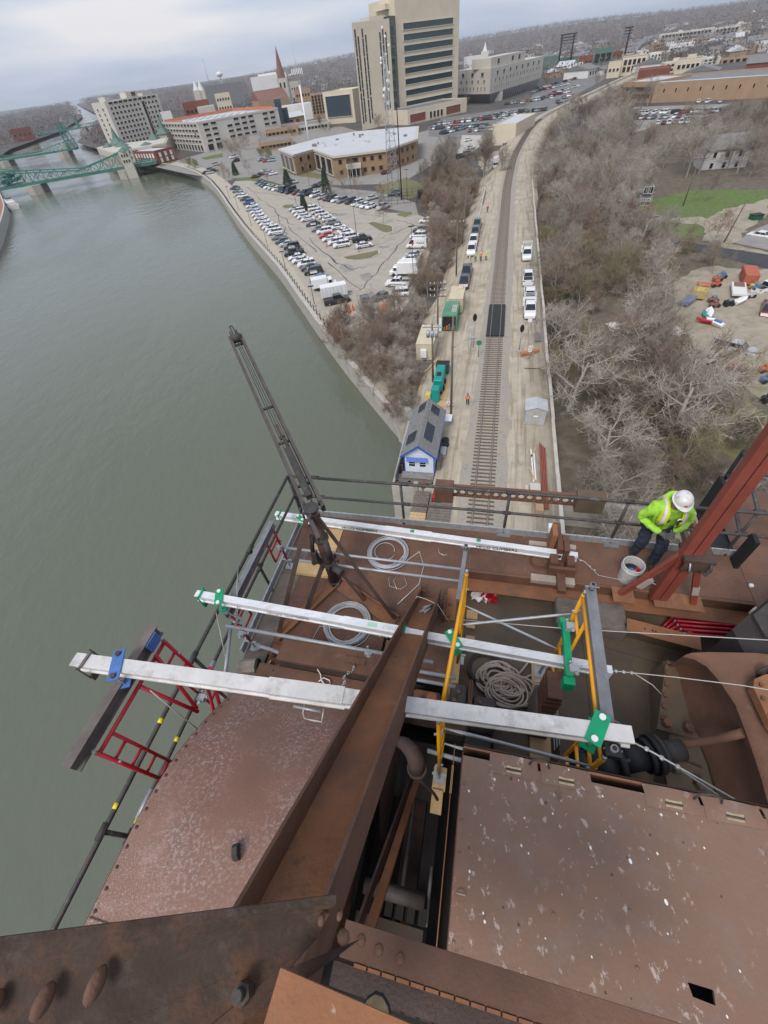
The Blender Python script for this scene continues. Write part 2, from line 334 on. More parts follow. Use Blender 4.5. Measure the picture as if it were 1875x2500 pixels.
for z,r in((-5.23,.028),(-5.75,.026)):
    rail=MB(B);rail.tube([(-3.55,5.25,z),(-3.54,1.65,z),(-3.53,-.3,z),(-3.5,-2.2,z)],r,10);ro=rail.build('rail',M['railpipe'],gl)
    for vv in(3.5,1.65,-.27):
        q=MB(B);sleeve(q,(-3.542,vv,z),(0,1,0),r*1.35,.08);q.build('fitting',M['iron'],ro)
    for vv in(.84,-.04):
        q=MB(B);sleeve(q,(-3.535,vv-.08*(z<-5.5),z),(0,1,0),r*1.12,.028);q.build('tape_band',plain('yellow_tape',(.8,.62,.02),.5)if 'yt' not in M else M['yt'],ro);M['yt']=bpy.data.materials['yellow_tape']
for vv in(5.25,3.5,1.65,-.27):
    q=MB(B);q.cyl((-3.545,vv,DZ-.2),(-3.545,vv,-5.23),.026,10);q.build('post',M['railpipe'],gl)
for vv,l in((1.72,.2),(.05,.3)):
    q=MB(B);sleeve(q,(-3.542,vv,-5.75),(0,1,0),.036,l*.5);q.build('pipe_wrap',M['galv'],gl)

# ---- stair hatch with black rails at the right end of the walkway
sg=thing('stair_guard','black pipe guard and panels around the stair opening behind the red column','railing',B(4.5,6.0,DZ))
for(a,b)in(((4.18,5.25),(4.42,6.72)),((4.42,6.72),(5.6,6.75)),((5.3,5.25),(5.6,6.75))):
    for z in(-5.23,-5.75):
        q=MB(B);q.tube([(*a,z),(*b,z)],.028,10);q.build('rail',M['railpipe'],sg)
for p in((4.42,6.72),(4.32,6.15),(5.55,6.5),(5.6,6.75),(5.3,5.3)):
    q=MB(B);q.cyl((*p,DZ-.3),(*p,-5.2),.034,10);q.build('post',M['black'],sg)
for a,b in(((4.16,6.16),(4.22,6.5)),((4.25,4.98),(4.31,5.18)),((5.36,5.7),(5.46,6.3))):
    MB(B).box((*a,DZ-.25),(*b,-5.62)).build('panel',M['black'],sg)
MB(B).box((4.45,5.28,DZ-.5),(5.28,6.4,DZ-.45)).build('well_floor',M['black'],sg)
MB(B).box((3.9,5.35,DZ-.2),(3.97,6.4,DZ-.05)).build('angle_iron',M['rust'],sg)
MB(B).box((3.75,5.35,DZ-.25),(3.82,6.4,DZ-.12)).build('angle_iron',M['floor'],sg)
MB(B).box((4.02,5.3,DZ-.06),(4.4,6.2,DZ-.03)).build('tread',M['black'],sg)

# ---- jib crane
M['boomsteel']=mat('boomsteel',(.085,.070,.066),.7,.1,.25,4,.25,60,[((.15,.10,.08),5,.56,.70,.6)])
jc=thing('jib_crane','rusty jib crane with long twin rail boom reaching out over the river','crane',B(-2.34,3.74,DZ))
MB(B).cyl((-2.34,3.74,DZ+.03),(-2.34,3.74,-4.35),.095,18).build('mast',M['rust_dark'],jc)
for z,r,h in((-4.36,.112,.04),(-5.05,.125,.04),(-5.7,.13,.05),(-6.25,.12,.04)):
    c_=MB(B).cyl((-2.34,3.74,z),(-2.34,3.74,z+h),r,16).build('collar',M['iron'],jc)
for k in range(8):
    a=k*math.pi/4+.3
    for z in(-5.7,-4.38):MB(B).cyl((-2.34+.155*math.cos(a),3.74+.155*math.sin(a),z-.03),(-2.34+.155*math.cos(a),3.74+.155*math.sin(a),z+.07),.018,6).build('bolt',M['iron'],jc)
for p in((-1.11,3.12),(-3.02,2.55)):MB(B).prof((-2.32,3.72,DZ+.012),(*p,DZ+.012),[(-.11,-.01),(.11,-.01),(.11,.012),(-.085,.012),(-.085,.07),(-.11,.07)]).build('base_angle',M['rust_orange'],jc)
for a,b in(((-2.28,3.72,-4.45),(-1.13,3.16,DZ+.05)),((-2.42,3.66,-4.5),(-2.98,2.6,DZ+.05)),((-2.40,3.68,-5.62),(-2.66,3.1,DZ+.05)),((-2.26,3.70,-5.62),(-1.72,3.42,DZ+.05))):
    MB(B).beam(a,b,.075,.022,(0,1,.4)).build('brace',M['rust_dark'],jc)
tip=Vector((-5.38,7.92,-3.80));root=Vector((-2.45,3.98,-4.42));bd=(tip-root).normalized();bx=bd.cross(Vector((0,0,1))).normalized();by=bx.cross(bd)
boom=MB(B)
for s_ in(-1,1):
    o=bx*(.125*s_);ext=root-bd*(.75 if s_<0 else.25)
    boom.prof(ext+o,tip+o*.92,[(-.028*1,-.07),(.028,-.07),(.028,.07),(-.028,.07),(-.028,.055),(.015,.055),(.015,-.055),(-.028,-.055)]if s_>0 else[(.028,.07),(-.028,.07),(-.028,-.07),(.028,-.07),(.028,-.055),(-.015,-.055),(-.015,.055),(.028,.055)])
bo=boom.build('boom',M['boomsteel'],jc)
for k,t_ in enumerate((.06,.27,.47,.93)):
    c_=root.lerp(tip,t_);MB(B).cyl(c_-bx*.12+by*.03,c_+bx*.12+by*.03,.025,8).build('spacer',M['iron'],bo)
hd=MB(B);c_=tip-bd*.12
for s_ in(-1,1):hd.beam(c_+bx*(.07*s_)-bd*.1,c_+bx*(.07*s_)+bd*.3,.03,.16,by)
hd.cyl(c_-bx*.1+by*.05,c_+bx*.1+by*.05,.09,14);hd.tube([c_+bd*.1-bx*.03+by*.1,c_+bd*.42-bx*.03+by*.1,c_+bd*.45+by*.1,c_+bd*.42+bx*.03+by*.1,c_+bd*.1+bx*.03+by*.1],.014,6)
hd.build('boom_head',M['iron'],jc)
for o_,z_ in((-.03,.05),(.0,.07),(.035,.06)):
    p0=root.lerp(tip,.93)+bx*o_+by*z_;p1=root+bx*(o_*1.6)+by*(z_+.02);MB(B).tube([p0,p0.lerp(p1,.5)-by*.02,p1],.008,5).build('hoist_rope',M['iron'],jc)
blk=MB(B)
for t_,r_ in((.16,.06),(.10,.07),(.03,.07)):
    c_=root.lerp(tip,t_)+by*.07;blk.cyl(c_-bx*.05,c_+bx*.05,r_,14)
blk.beam(root.lerp(tip,.0)+by*.06,root.lerp(tip,.22)+by*.09,.09,.1,by)
blk.build('sheave_block',M['iron'],jc)
hook=MB(B);c_=root.lerp(tip,.36)+by*.06;hook.tube([c_,c_-bd*.3,c_-bd*.5+bx*.03,c_-bd*.75,c_-bd*.95],.022,6);hook.ball(c_-bd*.35,.045);hook.build('chain_hoist',M['rust_dark'],jc)
wn=MB(B);wn.cyl((-2.2,3.60,-5.35),(-2.2,3.60,-4.95),.05,10);wn.cyl((-2.18,3.58,-5.6),(-2.02,3.5,-5.6),.06,12);wn.cyl((-2.5,3.62,-5.3),(-2.44,3.66,-4.9),.035,8);wn.cyl((-2.55,3.6,-5.55),(-2.42,3.64,-5.5),.05,10);wn.box((-2.5,3.55,-5.5),(-2.42,3.64,-5.25))
wn.build('winch',M['iron'],jc)
MB(B).box((-3.18,3.78,DZ+.003),(-2.5,4.08,DZ+.022)).build('plywood_sheet',M['ply'])
MB(B).box((-3.14,3.80,DZ+.024),(-2.5,4.05,DZ+.04)).build('plywood_sheet',M['ply'])
MB(B).box((-3.0,4.38,DZ+.004),(-2.53,4.93,DZ+.022)).build('plywood_sheet',M['ply'])
for o,l in zip([x for x in C.objects if x.name.startswith('plywood_sheet')],('lower plywood sheet lying by the crane mast','upper plywood sheet of the pair lying by the crane mast','single plywood sheet on the walkway behind the crane mast')):tag(o,l,'plywood')

# ---- lettering
def lettering(txt,size,mt,parent,origin,xdir,ydir,name='lettering',depth=.001):
    cu=bpy.data.curves.new(name,'FONT');cu.body=txt;cu.size=size;cu.align_x='CENTER';cu.align_y='CENTER';cu.extrude=depth;cu.resolution_u=3
    ob=bpy.data.objects.new(name,cu);C.objects.link(ob);dg=bpy.context.evaluated_depsgraph_get();me=bpy.data.meshes.new_from_object(ob.evaluated_get(dg));bpy.data.objects.remove(ob)
    x=Vector(xdir).normalized();y=Vector(ydir).normalized();z=x.cross(y);m4=Matrix((x,y,z)).transposed().to_4x4();m4.translation=Vector(origin)-Vector(parent['_w'])
    me.transform(m4);me.materials.clear();me.materials.append(mt);o=bpy.data.objects.new(name,me);C.objects.link(o);o.parent=parent;o['_w']=parent['_w'];return o
XB=Vector((c18,-s18,0));YB=Vector((s18,c18,0))

# ---- aluminium suspension beams
def abeam(p,q,w,h,segs,label,mt,clip=()):
    """two nested I-section runs with a sleeve where they lap"""
    p=Vector(p);q=Vector(q);th=thing('aluminium_beam',label,'beam',B(*((p+q)/2)))
    d=q-p
    for t0,t1,kw in segs:
        a=p+d*t0;b=p+d*t1;ww=w*kw;hh=h*kw
        MB(B).prof(a,b,[(-ww/2,-hh/2),(ww/2,-hh/2),(ww/2,-hh*.36),(ww*.36,-hh*.3),(ww*.36,hh*.3),(ww/2,hh*.36),(ww/2,hh/2),(-ww/2,hh/2),(-ww/2,hh*.36),(-ww*.36,hh*.3),(-ww*.36,-hh*.3),(-ww/2,-hh*.36)]).build('beam_section',M[mt],th)
    return th
bA=abeam((-3.9,4.92,-6.03),(1.74,4.66,-6.03),.105,.15,((0,.47,1),(.405,.56,1.1),(.5,1,.97)),'farthest white aluminium beam with black lettering lying along the walkway','alu')
bB=abeam((-3.79,2.43,-4.98),(1.60,2.27,-4.98),.10,.15,((0,.6,1),(.415,.575,1.1),(.56,1,.97)),'middle white aluminium beam held by green clamps, jutting over the river rail','alu')
bC=abeam((-3.87,.98,-3.91),(1.385,1.25,-3.91),.135,.15,((0,.56,1),(.405,.545,1.12),(.53,1,.98)),'nearest wide white aluminium beam with blue clamp over its outer steel support','alu_worn')
M['ink']=plain('ink',(.012,.012,.014),.6)
for(uu,vv)in((-2.12,4.785),(.42,4.67)):
    lettering('HI-LO CLIMBERS',.098,M['ink'],bA,B(uu,vv-.004,-6.035),XB,Vector((0,0,1)))
lettering('HI-LO CLIMBERS',.085,plain('faint_ink',(.3,.3,.3),.6),bB,B(-2.35,2.333,-4.985),XB,Vector((0,0,1)))
for p_ in((-1.1,4.80,-5.943),(.1,4.745,-5.945)):MB(B).box((p_[0]-.035,p_[1]-.03,p_[2]),(p_[0]+.035,p_[1]+.03,p_[2]+.003)).build('sticker',M['green'],bA)
MB(B).box((-1.22,2.325,-4.896),(-1.1,2.38,-4.893)).build('sticker',plain('pale_green',(.35,.6,.45),.5),bB)
M['paper']=mat('paper',(.6,.62,.62),.7,0,.3,30)
MB(B).box((-1.02,2.32,-4.896),(-.72,2.375,-4.893)).build('sticker',M['paper'],bB)
for k in range(4):MB(B).cyl((-1.05+.09*k,2.27,-5.02),(-1.05+.09*k,2.262,-5.02),.012,6).build('bolt',M['galv'],bB)
q=MB(B);q.tube([(-1.38,1.02,-3.97),(-1.38,.96,-4.0),(-1.37,.93,-4.06),(-1.3,.93,-4.07),(-1.2,.93,-4.06),(-1.19,.96,-4.0),(-1.19,1.02,-3.97)],.008,6);q.build('pull_ring',M['wire'],bC)
q=MB(B);q.cyl((-1.47,.985,-3.95),(-1.20,.985,-3.95),.012,8);q.build('latch_pin',M['galv'],bC)

# ---- clamps
def clampplates(name,label,c,d1,mtl,L_=.27,W_=.12,drop=.17,group=None):
    """two plates above and below a beam, drawn together by rods"""
    c=Vector(c);d=Vector(d1).normalized();n=Vector((-d.y,d.x,0));th=thing(name,label,'clamp',B(*c),group)
    for z,nm in((0,'upper_plate'),(-drop,'lower_plate')):
        po=MB(B).beam(c+Vector((0,0,z))-d*L_/2,c+Vector((0,0,z))+d*L_/2,W_,.012).build(nm,M[mtl],th)
    for s_ in(-1,1):
        p=c+d*(L_*.36*s_);MB(B).cyl(p-Vector((0,0,drop+.03)),p+Vector((0,0,.02)),.011,8).build('rod',M['galv'],th)
        MB(B).cyl(p+Vector((0,0,.006)),p+Vector((0,0,.03)),.026,10).build('nut',M['white']if mtl=='green' else M['rust_dark'],th)
    return th
clampplates('beam_clamp','green clamp plate over the outer end of the middle beam',(-3.40,2.41,-4.89),(.42,-1,0),'green',.26,.11)
clampplates('beam_clamp','green clamp plate on the middle beam under the yellow frame',(-.12,2.325,-4.89),(.75,-1,0),'green',.26,.11)
clampplates('beam_clamp','large green clamp plate near the inner end of the nearest beam',(1.12,1.245,-3.825),(-.45,-1,0),'green',.27,.125,.2)
clampplates('beam_clamp','blue clamp plate over the outer end of the nearest beam',(-3.35,1.0,-3.825),(.45,-1,0),'blue',.32,.115,.2)
MB(B).box((-3.312,1.28,-4.16),(-3.30,1.46,-4.01)).build('angle_bracket',M['blue']);tag(C.objects['angle_bracket'],'blue steel bracket plate under the outer steel support','bracket')
def endstop(label,p,w,h,mtl):
    th=thing('beam_stop',label,'bracket',B(*p));p=Vector(p)
    MB(B).box((p.x-.012,p.y-w/2,p.z-h-.09),(p.x+.012,p.y+w/2,p.z-h)).build('lower_bar',M[mtl],th)
    MB(B).box((p.x-.014,p.y-w/2,p.z),(p.x+.014,p.y+w/2,p.z+.014)).build('upper_bar',M[mtl],th)
    for s_ in(-1,1):MB(B).box((p.x-.008,p.y+s_*w/2-.008,p.z-h-.02),(p.x+.008,p.y+s_*w/2+.008,p.z+.05)).build('side_bar',M[mtl],th)
endstop('green stop at the outer tip of the middle beam',(-3.70,2.425,-4.9),.16,.16,'green')
endstop('green stop in the middle of the middle beam beside the big brace',(-.74,2.34,-4.89),.15,.17,'green')
endstop('green stop at the outer tip of the farthest beam',(-3.80,4.91,-5.95),.16,.16,'green')
endstop('rusty steel stop at the outer tip of the nearest beam',(-3.72,.985,-3.83),.20,.18,'millsteel')
clampplates('beam_clamp','small green clamp on the farthest beam near the crane',(-3.33,4.84,-5.945),(.9,-.6,0),'green',.2,.09,.15)

# ---- steel cross supports on red frames
def ibeam_thing(label,a,b,w,h,mt,name='steel_beam'):
    o=MB(B).ibeam(a,b,w,h,.014).build(name,M[mt]);return tag(o,label,'steel beam')
ibeam_thing('rusty steel I-beam outboard of the railing under the nearest beam',(-3.37,1.52,-4.08),(-3.37,.13,-4.08),.105,.16,'millsteel')
ibeam_thing('grey steel beam on the red frame beside the crane',(-3.32,4.02,-5.14),(-3.32,2.26,-5.14),.09,.13,'steelgrey')
def frame(name,label,mtl,base,axis,width,height,top=True,arch=False,group=None,rungs=4,jack=True,inner=.3):
    """walk-through scaffold frame: outer legs, inner legs with rungs, top tube, screw jacks"""
    b=Vector(base);ax=Vector(axis).normalized();th=thing(name,label,'scaffold',B(*b),group);r=.0215
    for s_ in(0,1):
        e=b+ax*(width*s_);sgn=1 if s_==0 else-1
        MB(B).cyl(e+Vector((0,0,.22)),e+Vector((0,0,height)),r,10).build('leg',M[mtl],th)
        i_=e+ax*(inner*sgn)
        MB(B).tube([i_+Vector((0,0,.55)),i_+Vector((0,0,height-.03))],r*.85,8).build('inner_leg',M[mtl],th)
        for k in range(rungs):
            z=.45+(height-.55)*(k+.35)/rungs
            MB(B).cyl(e+Vector((0,0,z)),i_+Vector((0,0,z)),r*.8,8).build('rung',M[mtl],th)
        if jack:
            jk=MB(B).cyl(e,e+Vector((0,0,.3)),.017,8);jk.build('jack_screw',M['galv'],th)
            MB(B).box((e.x-.07,e.y-.07,e.z),(e.x+.07,e.y+.07,e.z+.008)).build('base_plate',M['galv'],th)
            MB(B).beam(e+Vector((-.09,0,.2)),e+Vector((.09,0,.2)),.03,.02).build('jack_handle',M['galv'],th)
        MB(B).cyl(e+Vector((0,0,height)),e+Vector((0,0,height+.06)),.016,8).build('coupling_pin',M['galv'],th)
        for z in(.75,height-.35):MB(B).cyl(e+Vector((-.045,-.01,z)),e+Vector((.045,.01,z)),.014,6).build('lock_stud',M['galv'],th)
    if top:MB(B).cyl(b+Vector((0,0,height-.04)),b+ax*width+Vector((0,0,height-.04)),r,10).build('top_tube',M[mtl],th)
    return th
frame('walk_through_scaffold','red scaffold frame outside the rusty cover holding up the nearest beam','crimson',(-3.31,.30,DZ),(0,1,0),1.15,2.1,rungs=5,inner=.19)
frame('walk_through_scaffold','low red scaffold frame at the river edge under the middle beam','crimson',(-3.31,2.33,DZ),(0,1,0),1.62,1.10,rungs=2,inner=.3)
th=thing('walk_through_scaffold','red scaffold frame leaning at the rim of the rusty cover','scaffold',B(-2.9,1.25,DZ))
for a,b in(((-2.95,1.42,-4.75),(-2.90,.78,-6.2)),((-3.02,1.32,-4.9),(-2.96,.7,-6.2)),((-3.3,1.28,-4.2),(-2.98,1.0,-4.95)),((-2.95,1.42,-4.75),(-2.8,1.3,-5.0)),((-3.3,.95,-4.25),(-2.98,.98,-5.0))):MB(B).tube([a,b],.022,10).build('tube',M['crimson'],th)
def coupler(mb,c):
    c=Vector(c);mb.box(c-Vector((.045,.04,.035)),c+Vector((.045,.04,.035)))
    for a in((1,.3,.4),(-.4,1,.2),(.2,-.8,.7)):d=Vector(a).normalized();mb.cyl(c,c+d*.085,.011,6);mb.cyl(c+d*.07,c+d*.09,.02,6)
for k,(p,l)in enumerate((((-3.3,3.92,-5.68),'silver swivel coupler joining far pipe to red frame'),((-3.3,2.35,-5.4),'silver coupler on the red post under the middle beam'),((-3.2,2.2,-5.55),'silver coupler where the middle pipe meets the platform edge'),((-2.98,1.12,-4.95),'silver swivel coupler on the red tubes by the rusty cover'),((-1.2,2.13,-5.27),'dark coupler on the middle pipe above the rusty box'))):
    q=MB(B);coupler(q,p);tag(q.build('pipe_coupler',M['galv']),l,'coupler')
frame('walk_through_scaffold','tall yellow scaffold frame left of the rope pile','yellow',(-.15,1.12,-6.5),(0.07,1,0),1.64,2.42,rungs=4,inner=.28)
frame('walk_through_scaffold','yellow scaffold frame on the right beside the stacked timber blocks','yellow',(1.19,1.08,FZ+.06),(0,1,0),1.55,2.70,rungs=5,inner=.3)
o=MB(B).prof((1.245,1.10,-4.0),(1.245,2.70,-4.0),[(-.05,-.045),(.05,-.045),(.05,.045),(-.05,.045)]).build('steel_tube',M['steelgrey']);tag(o,'scuffed grey steel tube on top of the right yellow frame','steel tube')
o=MB(B).prof((-.12,2.98,-5.1),(-.09,3.86,-5.1),[(-.03,-.045),(.03,-.045),(.03,.045),(-.03,.045)]).build('steel_tube',M['steelgrey']);tag(o,'grey steel tube standing out behind the tall yellow frame','steel tube')
for p,l in(((1.245,2.66,-3.95),'open pipe end with cross pin on the right grey tube'),((-.09,3.84,-5.05),'open pipe end with pin on the left grey tube'),((1.24,1.13,-3.95),'black clamped pipe end in front of the nearest beam')):
    th=thing('pipe_end',l,'pipe',B(*p));p=Vector(p)
    MB(B).tube([p,p+Vector((0,0,.09))],.03,12).build('ring',M['galv_dark'],th)
    MB(B).cyl(p+Vector((0,0,.0905)),p+Vector((0,0,.092)),.019,12).build('bore_shade',M['black'],th)  # black disc on the capped tube paints the shade of an open bore
    MB(B).cyl(p+Vector((-.07,0,.04)),p+Vector((.07,0,.04)),.007,6).build('pin',M['galv'],th)
    if p.y<1.5:MB(B).box(p-Vector((.06,.05,.04)),p+Vector((.06,.05,.05))).build('block',M['black'],th)

# ---- loose pipes
for a,b,r,l in(((-3.36,3.92,-5.68),(-.1,3.90,-5.68),.024,'upper of two galvanised pipes passing the crane mast'),((-2.95,3.72,-5.72),(-.12,3.70,-5.72),.024,'lower of two galvanised pipes passing the crane mast'),
        ((-3.28,2.15,-5.2),(-.35,2.14,-5.25),.026,'galvanised pipe below the middle beam running to the big brace'),((-1.05,2.02,-5.3),(-.05,2.05,-5.4),.026,'short galvanised pipe behind the big brace, upper'),((-1.05,1.94,-5.38),(-.05,1.97,-5.48),.026,'short galvanised pipe behind the big brace, lower'),
        ((-3.45,2.3,-5.6),(-3.2,1.55,-5.65),.027,'galvanised pipe sloping down beside the river rail'),
        ((-.32,1.30,-6.0),(.12,1.27,-6.0),.028,'short grey pipe crossing the tall yellow frame low down')):
    q=MB(B).tube([a,b],r,10);tag(q.build('scaffold_pipe',M['galv']),l,'pipe')
def xbrace(label,pts):
    th=thing('cross_brace',label,'brace',B(*pts[0][0]))
    for a,b in pts:
        a=Vector(a);b=Vector(b);d=(b-a).normalized();q=MB(B).tube([a,a+d*.1,a+d*.16,b-d*.16,b-d*.1,b],[.009,.011,.017,.017,.011,.009],8);q.build('brace_tube',M['galv'],th)
xbrace('crossed galvanised brace between the two yellow frames at the far side',[((-.06,2.85,-4.95),(1.15,2.55,-5.2)),((-.09,2.52,-4.9),(1.2,2.72,-4.6))])
xbrace('galvanised brace at the near side running over the hatch edge',[((-.12,1.16,-4.35),(1.15,1.06,-4.35+.12)),((-.1,1.16,-4.9),(.4,1.12,-4.9))])
# ---- timber cribbing
def block(u0,u1,v0,v1,z0,z1,mt,label,name='timber_block',bev=.008):
    return tag(MB(B).bbox((u0,v0,z0),(u1,v1,z1),bev).build(name,M[mt]),label,'timber')
block(1.02,1.72,4.22,4.36,DZ+.003,DZ+.09,'greyblock','pale grey timber across the walkway edge under the crib stack')
block(1.42,1.55,4.02,5.5,DZ+.092,DZ+.17,'woodblock','long brown timber lying lengthways at the bottom of the crib stack')
block(1.30,1.42,4.42,4.62,DZ+.092,DZ+.36,'woodblock','upright brown block on the left of the crib stack');block(1.56,1.68,4.42,4.62,DZ+.092,DZ+.36,'woodblock','upright brown block on the right of the crib stack')
block(1.28,1.70,4.36,4.415,DZ+.092,DZ+.30,'woodblock','brown timber standing in front of the crib stack')
block(1.40,1.49,4.63,4.86,DZ+.18,DZ+.48,'woodblock','tall brown block left of the farthest beam end');block(1.495,1.585,4.60,4.82,DZ+.18,DZ+.50,'woodblock','tall brown block right of the farthest beam end')
block(1.42,1.50,4.88,5.0,DZ+.18,DZ+.42,'woodblock','left small block on the far side of the crib stack');block(1.505,1.60,4.88,5.0,DZ+.18,DZ+.42,'woodblock','right small block on the far side of the crib stack')
block(1.0,1.8,4.98,5.08,DZ+.003,DZ+.088,'greyblock','weathered pale timber at the back of the crib stack')
block(1.30,1.385,4.80,5.06,DZ+.09,DZ+.62,'rust_orange','orange brown upright timber leaning behind the crib stack')
z=-5.9
for k,(a,b)in enumerate(zip(range(6),('lowest','second lowest','third','fourth','fifth','topmost'))):
    block(1.02+.012*(k%2),1.20+.008*k%.02,1.95+.01*(k%3),2.30,z+.1*k,z+.1*k+.097,'woodblock',b+' brown timber block of the stack under the middle beam')
block(1.0,1.26,1.9,2.34,-6.72,-5.902,'timber','dark timber post under the stacked brown blocks')
tag(MB(B).bbox((1.45,3.62,FZ+.01),(2.52,4.12,-6.45),.03).build('timber_baulk',M['timber']),'thick old dark timber baulk under the walkway edge','timber')
for(u0,u1,v0,v1,z0,l)in((1.08,1.34,2.55,3.10,-6.74,'short plywood sill plank below the inner end of the middle beam'),(1.04,1.32,1.55,2.54,-6.75,'long plywood sill plank beside the rope pile'),(-.24,-.02,1.9,3.05,-6.5,'plywood sill plank under the tall yellow frame'),(-.22,-.08,.72,.98,-6.52,'cut end of a sill plank in the dark pit'),(.0,.16,.98,1.3,-6.55,'short plank end beside the hatch wall in the pit')):
    tag(MB(B).box((u0,v0,z0),(u1,v1,z0+.04)).build('sill_plank',M['ply']),l,'plank')
tag(MB(B).box((-.23,.98,-6.56),(-.06,1.25,-6.508)).build('sill_plank',M['ply']),'sill plank under the foot of the tall yellow frame','plank')
th=thing('screw_jack','galvanised screw jack standing on the short sill plank','jack',B(1.2,2.85,-6.7))
MB(B).box((1.12,2.77,-6.7),(1.28,2.93,-6.69)).build('base_plate',M['galv'],th);MB(B).cyl((1.2,2.85,-6.69),(1.24,2.9,-6.3),.022,8).build('screw',M['galv'],th);MB(B).beam((1.12,2.85,-6.42),(1.34,2.9,-6.42),.03,.02).build('handle',M['galv'],th)
q=MB(B)
for k in range(3):q.cyl((1.37+.035*k,1.5,-6.72),(1.36+.035*k,2.5,-6.72),.012,6)
tag(q.build('conduit',M['galv']),'bundle of thin galvanised conduits beside the long sill plank','conduit')
# green post clamp and its couplers
th=thing('green_post','green steel post clamped to the right yellow frame','post',B(1.1,2.2,-5.0))
MB(B).box((1.06,1.92,-4.55),(1.13,2.52,-4.47)).build('post_tube',M['green'],th);MB(B).box((1.04,1.84,-4.66),(1.15,1.92,-4.5)).build('end_plate',M['green'],th);MB(B).box((1.04,2.52,-4.6),(1.15,2.58,-4.47)).build('end_plate',M['green'],th)
for vv in(1.98,2.46):q=MB(B);coupler(q,(1.13,vv,-4.44));q.build('coupler',M['galv'],th)
# ================================================================== people
SKIN=plain('skin',(.45,.26,.18),.6);M['hivis']=mat('hivis',(.34,.66,.06),.85,0,.2,7,.9,9,[((.22,.42,.06),6,.54,.66,.6)]);M['vest']=mat('vest',(.62,.72,.01),.7,0,.1,6);M['jeans']=mat('jeans',(.020,.030,.050),.9,0,.35,9,.9,12,[((.07,.085,.11),5,.56,.68,.5)]);M['reflect']=mat('reflect',(.66,.66,.64),.5,0,.1,20);M['glove']=mat('glove',(.10,.10,.10),.9,0,.25,30,.3,60);M['boot']=mat('boot',(.06,.04,.028),.8,0,.2,10)
def skin_mesh(name,verts,edges,radii,mt_,sub=2,root=0):
    me=bpy.data.meshes.new(name);me.from_pydata([tuple(v)for v in verts],edges,[]);ob=bpy.data.objects.new(name,me);C.objects.link(ob)
    sk=ob.modifiers.new('s','SKIN');sk.use_smooth_shade=True
    for i,r_ in enumerate(radii):d=me.skin_vertices[0].data[i];d.radius=(r_,r_)if not isinstance(r_,tuple)else r_;d.use_root=(i==root)
    su=ob.modifiers.new('u','SUBSURF');su.levels=sub;su.render_levels=sub
    dg=bpy.context.evaluated_depsgraph_get();nm=bpy.data.meshes.new_from_object(ob.evaluated_get(dg));bpy.data.objects.remove(ob);nm.name=name;nm.materials.clear();nm.materials.append(mt_)
    for p in nm.polygons:p.use_smooth=True
    return nm
from mathutils import noise as mnoise
def crease(me,amp,freq):
    for v in me.vertices:
        c_=v.co;n_=mnoise.noise(Vector((c_.x*freq,c_.y*freq,c_.z*freq*1.7)))+.5*mnoise.noise(Vector((c_.x*freq*2.3,c_.y*freq*2.3,c_.z*freq*3.1+5)))
        v.co=c_+v.normal*(amp*(n_+.25))
    me.update();return me
def add_part(par,name,me):o=bpy.data.objects.new(name,me);C.objects.link(o);o.parent=par;o['_w']=par['_w'];return o
